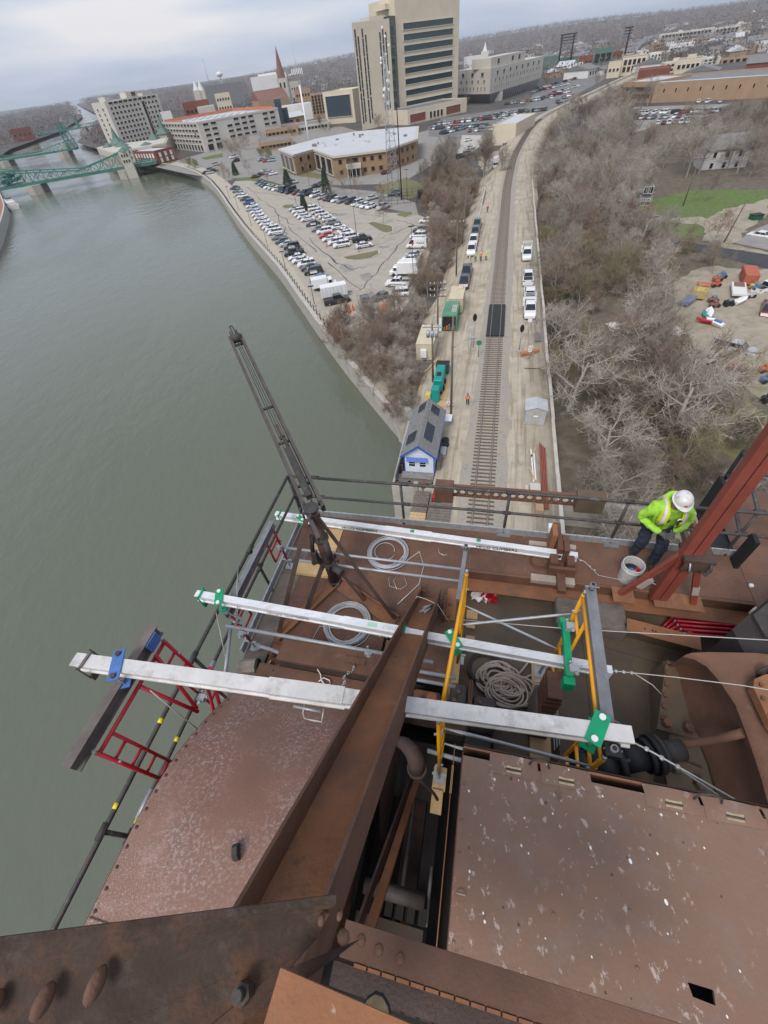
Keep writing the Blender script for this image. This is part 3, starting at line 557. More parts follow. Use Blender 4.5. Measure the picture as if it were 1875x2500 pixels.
def figure(name,label,J,scale,mats,loc,rotz,vest=True,helmet=None,sub=2):
    """J: joints in metres, figure faces -Y; one continuous body, clothing as children"""
    th=bpy.data.objects.new(name,None);C.objects.link(th);th.location=loc;th.rotation_euler=(0,0,rotz);th.scale=(scale,)*3;th['_w']=(0,0,0);tag(th,label,'person')
    names=['pelvis','waist','chest','neck','headb','headt','shL','elL','wrL','shR','elR','wrR','hipL','knL','anL','toL','hipR','knR','anR','toR'];ix={n:i for i,n in enumerate(names)}
    E_=[('pelvis','waist'),('waist','chest'),('chest','neck'),('neck','headb'),('headb','headt'),('chest','shL'),('shL','elL'),('elL','wrL'),('chest','shR'),('shR','elR'),('elR','wrR'),('pelvis','hipL'),('hipL','knL'),('knL','anL'),('anL','toL'),('pelvis','hipR'),('hipR','knR'),('knR','anR'),('anR','toR')]
    rad=dict(pelvis=.12,waist=.12,chest=.14,neck=.055,headb=.085,headt=.08,shL=.06,elL=.042,wrL=.03,shR=.06,elR=.042,wrR=.03,hipL=.085,knL=.06,anL=.042,toL=.03,hipR=.085,knR=.06,anR=.042,toR=.03)
    add_part(th,'body',skin_mesh('body',[J[n]for n in names],[(ix[a],ix[b])for a,b in E_],[rad[n]for n in names],SKIN,sub))
    def cloth(nm,sel,k,mt_,ex=()):
        ids={n:i for i,n in enumerate(sel)};ed=[(ids[a],ids[b])for a,b in E_ if a in ids and b in ids];mm=skin_mesh(nm,[J[n]for n in sel],ed,[rad[n]*k.get(n,k['*'])for n in sel],mt_,sub+1 if sub>1 else 1);return add_part(th,nm,crease(mm,.022,9)if sub>1 else mm)
    cloth('hoodie',['waist','pelvis','chest','neck','shL','elL','wrL','shR','elR','wrR'],{'*':1.42,'neck':1.7,'chest':1.45,'wrL':1.55,'wrR':1.55,'elL':1.55,'elR':1.55,'shL':1.65,'shR':1.65,'pelvis':1.18},mats['top'])
    cloth('trousers',['pelvis','hipL','knL','anL','hipR','knR','anR'],{'*':1.22,'anL':1.6,'anR':1.6,'knL':1.4,'knR':1.4,'pelvis':1.1},mats['legs'])
    for s_ in 'LR':
        a=Vector(J['an'+s_]);t=Vector(J['to'+s_]);add_part(th,'boot',skin_mesh('boot',[a+Vector((0,0,.1)),a,a.lerp(t,.5),t],[(0,1),(1,2),(2,3)],[.058,.062,.052,.045],M['boot'],sub))
    hb,ht_=Vector(J['headb']),Vector(J['headt']);up=(ht_-hb).normalized();fw=Vector(J.get('face',(0,-1,0))).normalized();sd_=up.cross(fw).normalized();fw=sd_.cross(up)
    q=MB();c_=hb.lerp(ht_,.55)
    m_=Matrix((sd_,-fw,up)).transposed()
    def H(x,y,z):return c_+m_@Vector((x,y,z))
    hm=MB(H);V=[];n=20
    prof_=[(.150,.02),(.145,.05),(.132,.09),(.105,.125),(.06,.148),(.001,.155)]
    for r_,z_ in prof_:
        for k in range(n):a=2*math.pi*k/n;V.append((r_*.80*math.cos(a),r_*.94*math.sin(a),z_*.94))
    hm.add(V,[(i*n+k,i*n+(k+1)%n,(i+1)*n+(k+1)%n,(i+1)*n+k)for i in range(len(prof_)-1)for k in range(n)],0,True);ho=add_part(th,'hard_hat',hm.mesh('hard_hat',helmet or M['white']))
    br=MB(H);V=[]
    for k in range(n):a=2*math.pi*k/n;f=1.0+(.28*max(0,-math.sin(a))**2);V+=[(.118*math.cos(a),.138*math.sin(a),.02),(.138*math.cos(a),.152*math.sin(a)*f,.01)]
    br.add(V,[(2*k,2*k+1,(2*k+3)%(2*n),(2*k+2)%(2*n))for k in range(n)],0,True);add_part(ho,'brim',br.mesh('brim',helmet or M['white']))
    fc=MB(H);fc.ball((0,-.10,-.035),.022,8,0,(.8,1.3,1.2));add_part(th,'nose',fc.mesh('nose',SKIN))
    for s_ in(-1,1):fc=MB(H);fc.ball((.033*s_,-.083,-.005),.013,8);add_part(th,'eye',fc.mesh('eye',M['black']));fc=MB(H);fc.ball((.088*s_,0,-.02),.028,8,0,(.4,.8,1.2));add_part(th,'ear',fc.mesh('ear',SKIN))
    fc=MB(H);fc.ball((0,-.085,-.075),.022,8,0,(1.3,.6,.35));add_part(th,'mouth',fc.mesh('mouth',plain('lips',(.32,.14,.11),.6)if 'lips' not in bpy.data.materials else bpy.data.materials['lips']))
    return th,H,J
M['hatwhite']=mat('sticker_hat',(.70,.69,.67),.35,0,.1,12,0,None,[((.45,.42,.42),16,.56,.6,.7),((.55,.25,.22),9,.63,.66,.7)])
# the worker leaning on the rail: joints in a frame with x across the walkway, y along the track, feet on the deck
JW=dict(pelvis=(0,.02,.93),waist=(0,.0,1.06),chest=(.02,-.10,1.30),neck=(.02,-.15,1.48),headb=(.02,-.19,1.56),headt=(.02,-.235,1.715),
    shL=(.23,-.10,1.36),elL=(.34,-.08,1.10),wrL=(.12,-.29,1.02),shR=(-.20,-.10,1.36),elR=(-.33,-.08,1.10),wrR=(-.06,-.29,1.00),
    hipL=(.10,.0,.90),knL=(.16,-.16,.50),anL=(.13,-.20,.09),toL=(.14,-.38,.05),hipR=(-.10,.0,.90),knR=(-.13,-.10,.50),anR=(-.10,.02,.09),toR=(-.14,-.16,.05),face=(0,-1,-.75))
wk,Hh,J=figure('person','worker in lime hoodie, yellow vest and white sticker hard hat leaning on the rail',JW,1.0,dict(top=M['hivis'],legs=M['jeans']),B(2.82,5.02,DZ),-A18,helmet=M['hatwhite'])
# vest panels and reflective bands following the chest
def strap(par,pts,w_,mt_,name,th_=.006):
    q=MB();P_=[Vector(p)for p in pts];V=[]
    for i,p in enumerate(P_):
        t=(P_[min(i+1,len(P_)-1)]-P_[max(i-1,0)]).normalized();out_=(p-Vector((.02,-.02,p.z))).normalized();out_.z+=.25;s_=t.cross(out_).normalized();V+=[p-s_*w_/2,p+s_*w_/2]
    q.add(V,[(2*i,2*i+1,2*i+3,2*i+2)for i in range(len(P_)-1)],0,True);me=q.mesh(name,mt_);o=add_part(par,name,me);so=o.modifiers.new('t','SOLIDIFY');so.thickness=th_;so.offset=0;return o
for s_ in(-1,1):
    x_=.13*s_+.02
    strap(wk,[(x_*1.05,.10,1.18),(x_*1.05,.085,1.36),(x_*1.02,.0,1.475),(x_*1.0,-.13,1.475),(x_*1.05,-.255,1.38),(x_*1.08,-.275,1.24),(x_*1.08,-.235,1.12)],.125,M['vest'],'vest_panel')
    strap(wk,[(x_*1.05,.11,1.18),(x_*1.05,.098,1.36),(x_*1.02,.0,1.487),(x_*1.0,-.14,1.487),(x_*1.05,-.27,1.385),(x_*1.08,-.29,1.24),(x_*1.08,-.25,1.12)],.05,M['reflect'],'reflective_band')
fc=MB();fc.ball((.10,-.285,1.30),.04,10,0,(1,.3,1));add_part(wk,'chest_emblem',fc.mesh('chest_emblem',M['white']));fc=MB();fc.ball((.10,-.297,1.30),.026,10,0,(1,.2,1));add_part(wk,'emblem_mark',fc.mesh('emblem_mark',M['black']))
fc=MB(Hh);fc.ball((.0,-.128,.06),.026,10,0,(1,.5,.8));add_part(wk,'hat_sticker',fc.mesh('hat_sticker',plain('sticker_red',(.45,.09,.04),.5)))
# gloved hands, one over the other: palm and five bent fingers each
def hand(par,w_,dirx,up_):
    w_=Vector(w_);d=Vector(dirx).normalized();u_=Vector(up_).normalized();s_=d.cross(u_).normalized();u_=s_.cross(d)
    pal=[w_-d*.02,w_+d*.035,w_+d*.075];q=skin_mesh('glove',pal,[(0,1),(1,2)],[.036,(.045,.03),(.046,.028)],M['glove'],2);add_part(par,'glove',q)
    for k,(o_,l_)in enumerate(((-.033,.062),(-.011,.072),(.011,.070),(.033,.055))):
        b=w_+d*.075+s_*o_;p1_=b+d*l_*.5-u_*.008;p2_=p1_+d*l_*.35-u_*.03;p3_=p2_-u_*.025+d*.003;add_part(par,'finger',skin_mesh('finger',[b-d*.02,b,p1_,p2_,p3_],[(0,1),(1,2),(2,3),(3,4)],[.012,.0125,.012,.011,.009],M['glove'],1))
    b=w_+d*.02-s_*.035;p1_=b-s_*.028+d*.03-u_*.012;p2_=p1_+d*.035-u_*.015+s_*.008;add_part(par,'thumb',skin_mesh('thumb',[b,p1_,p2_],[(0,1),(1,2)],[.015,.0135,.011],M['glove'],1))
hand(wk,J['wrL'],(-.75,-.45,-.3),(-.3,-.5,.8));hand(wk,Vector(J['wrR'])+Vector((0,0,.0)),(.8,-.4,-.25),(.2,-.5,.8))
hd_me=skin_mesh('hood',[(-.09,-.06,1.47),(-.06,.03,1.50),(.02,.06,1.51),(.10,.03,1.50),(.13,-.06,1.47),(.09,-.17,1.42),(.02,-.21,1.39),(-.05,-.17,1.42)],[(0,1),(1,2),(2,3),(3,4),(4,5),(5,6),(6,7),(7,0)],[.045,.055,.06,.055,.045,.032,.028,.032],M['hivis'],2);add_part(wk,'hood',hd_me)
for s_ in(-1,1):strap(wk,[(.02+.05*s_,-.30,1.30),(.02+.10*s_,-.27,1.18),(.02+.13*s_,-.20,1.02)],.03,M['boot'],'harness_strap')
# tool belt and lanyard
q=MB();q.tube([(.155*math.cos(a),.03+.135*math.sin(a)-.02,.98)for a in[2*math.pi*k/16 for k in range(16)]],.022,6,closed=True);add_part(wk,'tool_belt',q.mesh('tool_belt',M['black']))
for p in((-.17,.06,.9),(.18,.0,.88),(.16,.1,.87)):q=MB();q.bbox((p[0]-.04,p[1]-.05,p[2]-.1),(p[0]+.04,p[1]+.05,p[2]+.07),.015);add_part(wk,'belt_pouch',q.mesh('belt_pouch',M['boot']if p[0]>0 else M['black']))
q=MB();q.tube([(.2,.1,1.0),(.28,.05,.75),(.33,.1,.6),(.3,.2,.5),(.36,.12,.35)],.008,5);add_part(wk,'lanyard',q.mesh('lanyard',M['boot']))
# distant workers walking on the dirt road
JS=dict(pelvis=(0,0,.95),waist=(0,0,1.08),chest=(0,-.01,1.32),neck=(0,-.01,1.48),headb=(0,-.02,1.56),headt=(0,-.03,1.72),shL=(.2,0,1.40),elL=(.26,.03,1.12),wrL=(.27,-.08,.88),shR=(-.2,0,1.40),elR=(-.26,.05,1.12),wrR=(-.27,-.02,.87),hipL=(.1,0,.92),knL=(.11,-.1,.50),anL=(.11,-.02,.09),toL=(.11,-.2,.05),hipR=(-.1,0,.92),knR=(-.11,.02,.5),anR=(-.11,.16,.12),toR=(-.11,.02,.05),face=(0,-1,-.1))
M['orangevest']=plain('orange_vest',(.75,.16,.05),.7)
for(u_,v_,r_,top_,legs_,hat,l)in((-2.3,48.2,0,'orangevest','jeans','blue','worker in orange vest and blue hat walking beside the near track'),(-4.9,102.6,.2,'hivis','jeans','white','worker in all lime jacket, left of the group of three'),(-3.8,102.5,-.1,'orangevest','jeans','white','worker in orange vest in the middle of the group of three'),(-2.7,102.8,.1,'vest','glove','white','worker in yellow vest on the right of the group of three'),(-4.2,140.7,.0,'crimson','glove','white','lone worker in red far up the dirt road')):
    t_,H_,_=figure('person',l,JS,1.0,dict(top=M[top_],legs=M[legs_]),T(u_,v_,0),-A18+r_,helmet=M[hat],sub=1)
    for z_ in(1.12,1.3):
        q=MB();q.tube([(.185*math.cos(a),-.005+.165*math.sin(a),z_)for a in[2*math.pi*k/14 for k in range(14)]],.02,5,closed=True);add_part(t_,'reflective_band',q.mesh('reflective_band',M['reflect']))
# ================================================================== machinery at the near side
def domes(par,pts,r,mt,name='rivet',n=8,flat=.55):
    base=MB().ball((0,0,0),r,n,0,(1,1,flat)).mesh(name,M[mt])
    w0=Vector(par['_w'])
    for p in pts:
        o=bpy.data.objects.new(name,base);C.objects.link(o);o.parent=par;o.location=B(*p)-w0;o['_w']=par['_w']
# rusty curved cover over the sheave
CU0,CU1=-2.84,-.95
def coverz(v):
    if v<=-.2:return-4.6
    t=(v+.2)/1.75;return-4.6-.95*t**2.1
cv=thing('sheave_cover','large rusty curved steel cover with pale scuffs and a riveted rim','machine cover',B(-1.9,0,-6.3))
q=MB(B);vs_=[-2.3+.1*i for i in range(40)];vs_=[v_ for v_ in vs_ if v_<1.56]+[1.56]
nn=8;Vv=[]
for v_ in vs_:
    for i in range(nn+1):
        uu=CU0+.01*v_+(CU1-CU0)*i/nn;Vv.append((uu,v_,coverz(v_)))
Ff=[(a*(nn+1)+i,a*(nn+1)+i+1,(a+1)*(nn+1)+i+1,(a+1)*(nn+1)+i)for a in range(len(vs_)-1)for i in range(nn)]
q.add(Vv,Ff,0,True);q.build('top_sheet',M['cover'],cv)
for s_,uu in((0,CU0),(1,CU1)):
    q=MB(B);Vv=[]
    for v_ in vs_:Vv+=[(uu+.01*v_+(-.004 if s_==0 else.004),v_,coverz(v_)-.0),(uu+.01*v_+(-.004 if s_==0 else.004),v_,-6.32)]
    q.add(Vv,[((2*i,2*i+1,2*i+3,2*i+2))for i in range(len(vs_)-1)]);q.build('side_sheet',M['rust'],cv)
MB(B).box((CU0,1.555,-6.3),(CU1,1.575,-5.56)).build('front_sheet',M['rust_dark'],cv)
rv=[];v_=-1.3
while v_<1.52:rv.append((CU0+.01*v_+.035,v_,coverz(v_)+.002));v_+=.145-(.03 if v_>.8 else 0)
domes(cv,rv,.017,'rust_dark')
MB(B).box((CU0+.005,-.765,-4.597),(-2.2,-.757,-4.591)).build('lap_joint',M['rust_dark'],cv)
q=MB(B);q.prof((-1.79,-.12,-4.6),(-1.75,-.10,-4.6),[(-.06,0),(.06,0),(.06,.06),(.03,.10),(-.03,.10),(-.06,.06)]);q.build('lifting_lug',M['iron'],cv)
# riveted boxes beyond the cover
bxo=thing('riveted_box','stepped rusty riveted box behind the nearest beam with a chain lying on it','machine cover',B(-1.8,1.9,-6.3))
MB(B).bbox((-2.86,1.58,-6.3),(-1.0,1.93,-5.76),.012).build('lower_step',M['rust'],bxo)
MB(B).bbox((-2.56,1.945,-6.3),(-.95,2.26,-5.58),.012).build('upper_step',M['rust'],bxo)
MB(B).box((-2.54,1.93,-5.76),(-.98,1.944,-5.585)).build('riser',M['rust_dark'],bxo)
MB(B).box((-2.15,1.95,-5.578),(-1.42,2.25,-5.572)).build('lid',M['rust'],bxo);MB(B).box((-1.40,1.95,-5.578),(-.97,2.25,-5.571)).build('lid',M['rust'],bxo)
MB(B).box((-1.58,2.07,-5.568),(-1.28,2.16,-5.556)).build('tab',M['rust'],bxo)
MB(B).box((-2.78,1.72,-5.758),(-1.0,1.74,-5.745)).build('seam_strip',M['rust_orange'],bxo)
domes(bxo,[(-2.78+.13*k,1.62,-5.757)for k in range(14)]+[(-2.74+.06*k,1.66+.09*k,-5.757)for k in range(4)],.018,'rust')
# corner plate with big bolts
cp=thing('bolted_bracket','rusty bracket with large hex bolts at the platform corner','bracket',B(-2.8,2.15,DZ))
MB(B).box((-3.0,1.98,DZ),(-2.58,2.42,DZ+.03)).build('bracket_plate',M['rust_orange'],cp);MB(B).box((-2.7,1.98,DZ+.03),(-2.66,2.35,DZ+.22)).build('gusset',M['rust_orange'],cp)
for p in((-2.9,2.1),(-2.8,2.32),(-2.92,2.25),(-2.63,2.2)):MB(B).cyl((*p,DZ+.03),(*p,DZ+.075),.04,6,smooth=False).build('bolt',M['rust'],cp);MB(B).cyl((*p,DZ+.075),(*p,DZ+.11),.018,8).build('bolt_end',M['iron'],cp)
# lamp box
lb=thing('flood_lamp','weathered pale metal lamp housing at the platform corner','lamp',B(-3.0,1.95,-5.98))
MB(B).prof((-3.22,1.86,-5.92),(-2.97,1.92,-5.92),[(-.09,-.06),(.09,-.06),(.1,.02),(.05,.07),(-.05,.07),(-.1,.02)]).build('housing',M['greyblock'],lb)
MB(B).prof((-2.968,1.921,-5.92),(-2.93,1.93,-5.92),[(-.1,-.07),(.1,-.07),(.11,.02),(.055,.08),(-.055,.08),(-.11,.02)]).build('lens_frame',M['black'],lb)
q=MB(B);q.tube([(-2.95,1.88,-5.98),(-2.88,1.84,-6.0),(-2.85,1.9,-5.96),(-2.78,1.97,-5.9),(-2.76,2.02,-5.88)],.008,6);q.build('cord',M['white'],lb)
tag(MB(B).tube([(-3.25,2.25,-6.22),(-3.1,2.28,-6.1),(-2.9,2.24,-6.05),(-2.7,2.2,-6.05),(-2.5,2.2,-6.05)],.03,8).build('conduit',M['galv']),'grey flexible conduit bending into the riveted box','conduit')
# big H-section diagonal brace
db=thing('diagonal_brace','massive rusty H-section brace slanting up across the platform','steel brace',B(-.58,3.2,-6.3))
p0=Vector((-.605,3.62,-6.22));p1=Vector((-.605,-.55,-2.05));dd=(p1-p0).normalized();nrm=Vector((1,0,0)).cross(dd).normalized()
if nrm.z<0:nrm=-nrm
MB(B).beam(p0,p1,.295,.014,nrm).build('web',M['rust_orange'],db)
for s_,mt_ in((-1,'rust_dark'),(1,'rust_dark')):
    o_=Vector((.157*s_,0,0));MB(B).beam(p0+o_,p1+o_,.018,.36,nrm).build('flange',M['rust'],db)
MB(B).box((-.34,3.3,DZ),(-.17,3.9,DZ+.015)).build('foot_plate',M['rust_orange'],db)
for a,b in(((-.36,3.25,DZ),(-.33,3.62,DZ+.25)),((-.80,3.35,DZ),(-.77,3.8,DZ+.28))):MB(B).box(a,b).build('gusset',M['rust'],db)
for p in((-.30,3.5,DZ+.18),(-.30,3.32,DZ+.1),(-.745,3.66,DZ+.2),(-.745,3.5,DZ+.12)):MB(B).cyl(p,(p[0]+.05,p[1],p[2]),.032,6,smooth=False).build('bolt',M['rust'],db)
kn=thing('pin_bundle','bundle of galvanised pins tied on the upper end of the big brace','hardware',B(-.5,3.1,-5.9))
for k,(a,b)in enumerate((((-.63,3.0,-5.56),(-.50,3.36,-5.92)),((-.59,2.99,-5.56),(-.47,3.36,-5.92)),((-.67,2.98,-5.56),(-.52,3.3,-5.88)),((-.61,3.05,-5.54),(-.49,3.28,-5.80)))):MB(B).tube([a,b],.018,6).build('pin',M['galv'],kn)
q=MB(B);q.tube([(-.80,3.1,-5.62),(-.74,3.2,-5.5),(-.6,3.2,-5.55),(-.42,3.14,-5.55),(-.3,3.05,-5.7),(-.22,3.0,-5.8)],.006,5);q.build('tie_wire',M['wire'],kn)
# second slanting member and curved guard in the pit
sm=thing('inner_strut','slim rusty strut beside the big brace at the edge of the dark pit','steel brace',B(-.9,.6,-6.5))
MB(B).beam((-.42,1.15,-6.6),(-.47,-.75,-3.3),.07,.05).build('strut_bar',M['rust_orange'],sm);MB(B).beam((-.50,1.15,-6.6),(-.55,-.75,-3.3),.02,.16).build('strut_plate',M['rust_dark'],sm)
gg=MB(B);Vv=[]
for k in range(13):
    t=k/12;a=math.pi*.5*t;Vv+=[(-.72,1.3-1.3*math.sin(a)*.8,-4.95-1.6*(1-math.cos(a))),(-.72,1.3-1.1*math.sin(a)*.8+.2,-6.6)]
gg.add(Vv,[(2*i,2*i+1,2*i+3,2*i+2)for i in range(12)]);tag(gg.build('gear_guard',M['rust_dark']),'dark rusty gear guard sheet in the pit behind the big brace','machine cover')
ep=thing('vent_elbow','round rusty vent elbow beside the big brace','pipe',B(-.40,.95,-5.6))
MB(B).tube([(-.58,1.12,-5.05),(-.50,1.08,-4.92),(-.42,1.02,-4.88),(-.37,.96,-4.95),(-.36,.92,-5.1)],[.06,.07,.08,.088,.088],14).build('elbow',M['rust_dark'],ep);MB(B).cyl((-.36,.92,-5.16),(-.36,.92,-5.1),.105,14).build('flange',M['rust_dark'],ep)
MB(B).tube([(-.42,.9,-5.3),(-.3,.88,-5.6),(-.18,.86,-6.0),(-.14,.85,-6.3)],.02,6).build('drain_pipe',M['iron'],ep)
pt=thing('pit_machinery','dark shafts and plates down in the machinery pit','machine',B(-.4,.3,-8.5))
for a,b,mt_ in(((-.62,-.6,-8.2),(-.34,1.6,-8.1),'rust_dark'),((-.30,-.6,-7.6),(-.12,1.6,-7.5),'pit'),((-.95,-.75,-6.85),(-.15,-.36,-6.8),'floor'),((-.9,.9,-7.2),(-.2,1.6,-6.95),'pit'),((-1.0,-.3,-6.9),(-.9,.5,-6.2),'pit')):MB(B).box(a,b).build('plate',M[mt_],pt)  # pit-coloured pieces carry the shade down there in their colour
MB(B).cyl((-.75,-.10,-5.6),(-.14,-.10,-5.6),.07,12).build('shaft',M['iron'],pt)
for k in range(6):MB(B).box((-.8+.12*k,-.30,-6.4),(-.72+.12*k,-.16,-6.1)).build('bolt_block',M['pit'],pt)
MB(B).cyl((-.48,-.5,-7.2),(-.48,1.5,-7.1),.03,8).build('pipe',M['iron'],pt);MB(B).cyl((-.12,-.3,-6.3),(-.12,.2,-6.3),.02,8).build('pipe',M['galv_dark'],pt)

# hinged hatch
ht=thing('machine_hatch','big flat rusty hatch cover with white paint drips and brass hinges','machine cover',B(1.1,.2,-6.6))
HU0,HU1,HV0,HV1,HZ=.075,2.35,-.75,.80,-3.6
hole=[(1.372,-.078),(1.498,-.080),(1.492,-.138),(1.386,-.130)]
q=MB(B)
outer=[(HU0,HV0),(HU1,HV0),(HU1,HV1),(HU0,HV1)]
# plate with the square cut-out: four quads around the hole
hx=hole
vt=[(p[0],p[1],HZ)for p in outer]+[(p[0],p[1],HZ)for p in(hx[3],hx[2],hx[1],hx[0])]
q.add(vt,[(0,1,5,4),(1,2,6,5),(2,3,7,6),(3,0,4,7)])
q.add([(p[0],p[1],HZ)for p in hx]+[(p[0],p[1],HZ-.02)for p in hx],[(0,1,5,4),(1,2,6,5),(2,3,7,6),(3,0,4,7)])
q.build('hatch_plate',M['hatch'],ht)
MB(B).box((HU0-.006,HV0,-3.95),(HU0+.001,HV1+.02,HZ-.003)).build('side_plate',M['rust'],ht)
MB(B).box((HU0-.07,HV0,-6.5),(HU0-.064,HV1+.1,-3.75)).build('inner_wall',M['rust_orange'],ht)
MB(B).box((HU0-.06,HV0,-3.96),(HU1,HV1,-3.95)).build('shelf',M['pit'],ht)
MB(B).box((HU0,HV1+.10,-6.5),(HU1,HV1+.11,-3.72)).build('back_wall',M['rust_dark'],ht)
# hinge side: upright back strip with curled flaps
MB(B).box((HU0-.0,HV1+.06,-3.80),(HU1,HV1+.075,-3.64)).build('back_strip',M['rust_orange'],ht)
for k,uc in enumerate((.44,.80,1.48,1.84,2.2)):
    f=MB(B);Vv=[];w_=.17
    for i in range(9):
        t=i/8;uu=uc-w_+2*w_*t;lift=.035*math.sin(math.pi*t)
        Vv+=[(uu,HV1-.075+.012*t,HZ+.004),(uu,HV1+.0,HZ+.004+lift*.5),(uu,HV1+.062,HZ-.02+lift)]
    f.add(Vv,[(3*i+j,3*i+3+j,3*i+4+j,3*i+1+j)for i in range(8)for j in range(2)],0,True);f.build('flap',M['hatch'],ht)
    hg=MB(B).box((uc-.05,HV1-.028,HZ+.014),(uc+.05,HV1-.004,HZ+.018));hg.box((uc-.05,HV1-.052,HZ+.006),(uc+.05,HV1-.03,HZ+.011));ho=hg.build('hinge',mat('brass%d'%k,(.50,.40,.24),.45,.5,.2,30)if k==0 else bpy.data.materials['brass0'],ht)
    MB(B).cyl((uc-.052,HV1-.03,HZ+.016),(uc+.052,HV1-.03,HZ+.016),.0065,8).build('hinge_pin',M['rust_dark'],ho)
MB(B).tube([(.55,HV1+.03,HZ),(.57,HV1+.05,HZ+.06),(.62,HV1+.055,HZ+.08),(.67,HV1+.05,HZ+.06),(.69,HV1+.03,HZ)],.008,6).build('handle',M['iron'],ht)
MB(B).tube([(1.62,HV1+.03,HZ),(1.63,HV1+.05,HZ+.07),(1.70,HV1+.055,HZ+.09),(1.77,HV1+.05,HZ+.06),(1.78,HV1+.03,HZ)],.008,6).build('handle',M['iron'],ht)
bt=MB(B).cyl((.13,.02,HZ),(.13,.02,HZ+.008),.028,12).build('plug',M['hatch'],ht);MB(B).box((.10,.016,HZ+.009),(.155,.024,HZ+.013)).build('slot',M['greyblock'],bt)
domes(ht,[(.10,.62,HZ),(.10,.40,HZ),(.10,.22,HZ),(.105,-.2,HZ),(.68,.05,HZ),(1.12,.16,HZ),(1.12,-.08,HZ),(1.9,.1,HZ)],.012,'hatch','stud')
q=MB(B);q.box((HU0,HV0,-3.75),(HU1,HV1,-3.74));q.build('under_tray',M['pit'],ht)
# near edge channel with worn teeth, nearest angle, loose plate, boot
nc=thing('near_channel','rusty channel with notched edge at the lower edge of view','steel beam',B(.1,-.25,-2.4))
MB(B).prof((-.34,-.20,-2.2),(.95,-.20,-2.2),[(-.05,-.02),(.05,-.02),(.05,.0),(-.05,.0)]).build('top_flange',M['rust'],nc)
MB(B).prof((-.36,-.30,-2.24),(.95,-.30,-2.24),[(-.035,-.09),(-.02,-.09),(-.02,.0),(.03,.0),(.03,.012),(-.035,.012)]).build('lower_flange',M['rust_dark'],nc)
for k in range(22):MB(B).box((-.28+.052*k,-.262,-2.235),(-.235+.052*k,-.252,-2.195)).build('notch_bar',M['rust_orange'],nc)
for k in range(16):MB(B).box((-.14+.055*k,-.345,-2.36),(-.10+.055*k,-.338,-2.29)).build('lacing_plate',M['rust_dark'],nc)
domes(nc,[(-.27,-.19,-2.2),(-.20,-.20,-2.2),(-.12,-.205,-2.2)],.018,'rust')
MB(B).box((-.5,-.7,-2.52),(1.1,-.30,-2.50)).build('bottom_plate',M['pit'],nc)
na=thing('near_angle','heavy dark rusty angle with large rivet heads across the lower left corner','steel beam',B(-.8,-.25,-1.9))
tp_e=[Vector(p)for p in((-1.85,-.572,-1.6),(-1.21,-.372,-1.6),(-.73,-.222,-1.6),(-.285,-.082,-1.6))];fd_e=[Vector(p)for p in((-1.6,-.90,-1.72),(-1.1,-.62,-1.72),(-.73,-.395,-1.72),(-.34,-.17,-1.72))]
f0,f1=fd_e[0],fd_e[-1]
q=MB(B);t_=Vector((-.003,.012,.004))
for k in range(3):
    for a_ in range(6):
        A0=tp_e[k].lerp(fd_e[k],a_/6);A1=tp_e[k].lerp(fd_e[k],(a_+1)/6);B0=tp_e[k+1].lerp(fd_e[k+1],a_/6);B1=tp_e[k+1].lerp(fd_e[k+1],(a_+1)/6);bl=lambda t:Vector((0,.012*math.sin(math.pi*t),-.03*math.sin(math.pi*t)))
        q.add([A0+bl(a_/6),B0+bl(a_/6),B1+bl((a_+1)/6),A1+bl((a_+1)/6)],[(0,1,2,3)],0,True)
q.add([tp_e[0],tp_e[1],tp_e[2],tp_e[3]]+[p+Vector((-.004,.016,-.003))for p in tp_e]+[p+Vector((-.004,.02,-.12))for p in tp_e],[(0,1,5,4),(1,2,6,5),(2,3,7,6),(4,5,9,8),(5,6,10,9),(6,7,11,10)]);q.build('upright_leg',M['girder'],na)
fe=[(-.215,-.148,-1.735),(-.35,-.262,-1.735),(-.5,-.38,-1.735),(-.75,-.6,-1.735),(-1.2,-1.0,-1.735)]
q=MB(B);P_=[p-Vector((0,0,.004))for p in fd_e]+[Vector(p)for p in fe[::-1]];q.add(P_+[p-Vector((0,0,.016))for p in P_],[tuple(range(9)),tuple(range(17,8,-1))]+[(i,(i+1)%9,9+(i+1)%9,9+i)for i in range(9)]);q.build('flat_leg',M['girder'],na)
for p,r_,sq_ in(((-1.03,-.445,-1.645),.032,(.62,1.25,.9)),((-.90,-.385,-1.64),.032,(.62,1.3,.9)),((-1.17,-.49,-1.65),.032,(.6,1.2,.9)),((-.325,-.128,-1.648),.014,(.7,1.1,.9)),((-.275,-.108,-1.645),.013,(.7,1,.9))):
    MB(B).ball(p,r_,12,0,sq_).build('rivet',M['rust'],na)
p=Vector((-.505,-.318,-1.73));MB(B).cyl(p,p+Vector((0,.0,.05)),.026,6,smooth=False).build('nut',M['rust_dark'],na);MB(B).cyl(p+Vector((0,0,.05)),p+Vector((0,0,.085)),.015,10).build('bolt_end',M['iron'],na)
p=Vector((-.265,-.155,-1.725));MB(B).ball(p,.02,8).build('bolt',M['rust'],na)
q=MB(B);c_=[(-.395,-.235,-1.6),(.15,-.262,-1.6),(.3,-.6,-1.62),(-.42,-.6,-1.62)];q.add(c_+[(x,y,z-.012)for x,y,z in c_],[(0,1,2,3),(7,6,5,4),(0,4,5,1),(1,5,6,2),(2,6,7,3),(3,7,4,0)]);tag(q.build('loose_plate',M['rust_orange']),'loose rusty plate corner at the bottom of the view','steel plate')
bo_=thing('work_boot','toe of a tan work boot under the loose plate','boot',B(-.15,-.32,-2.05))
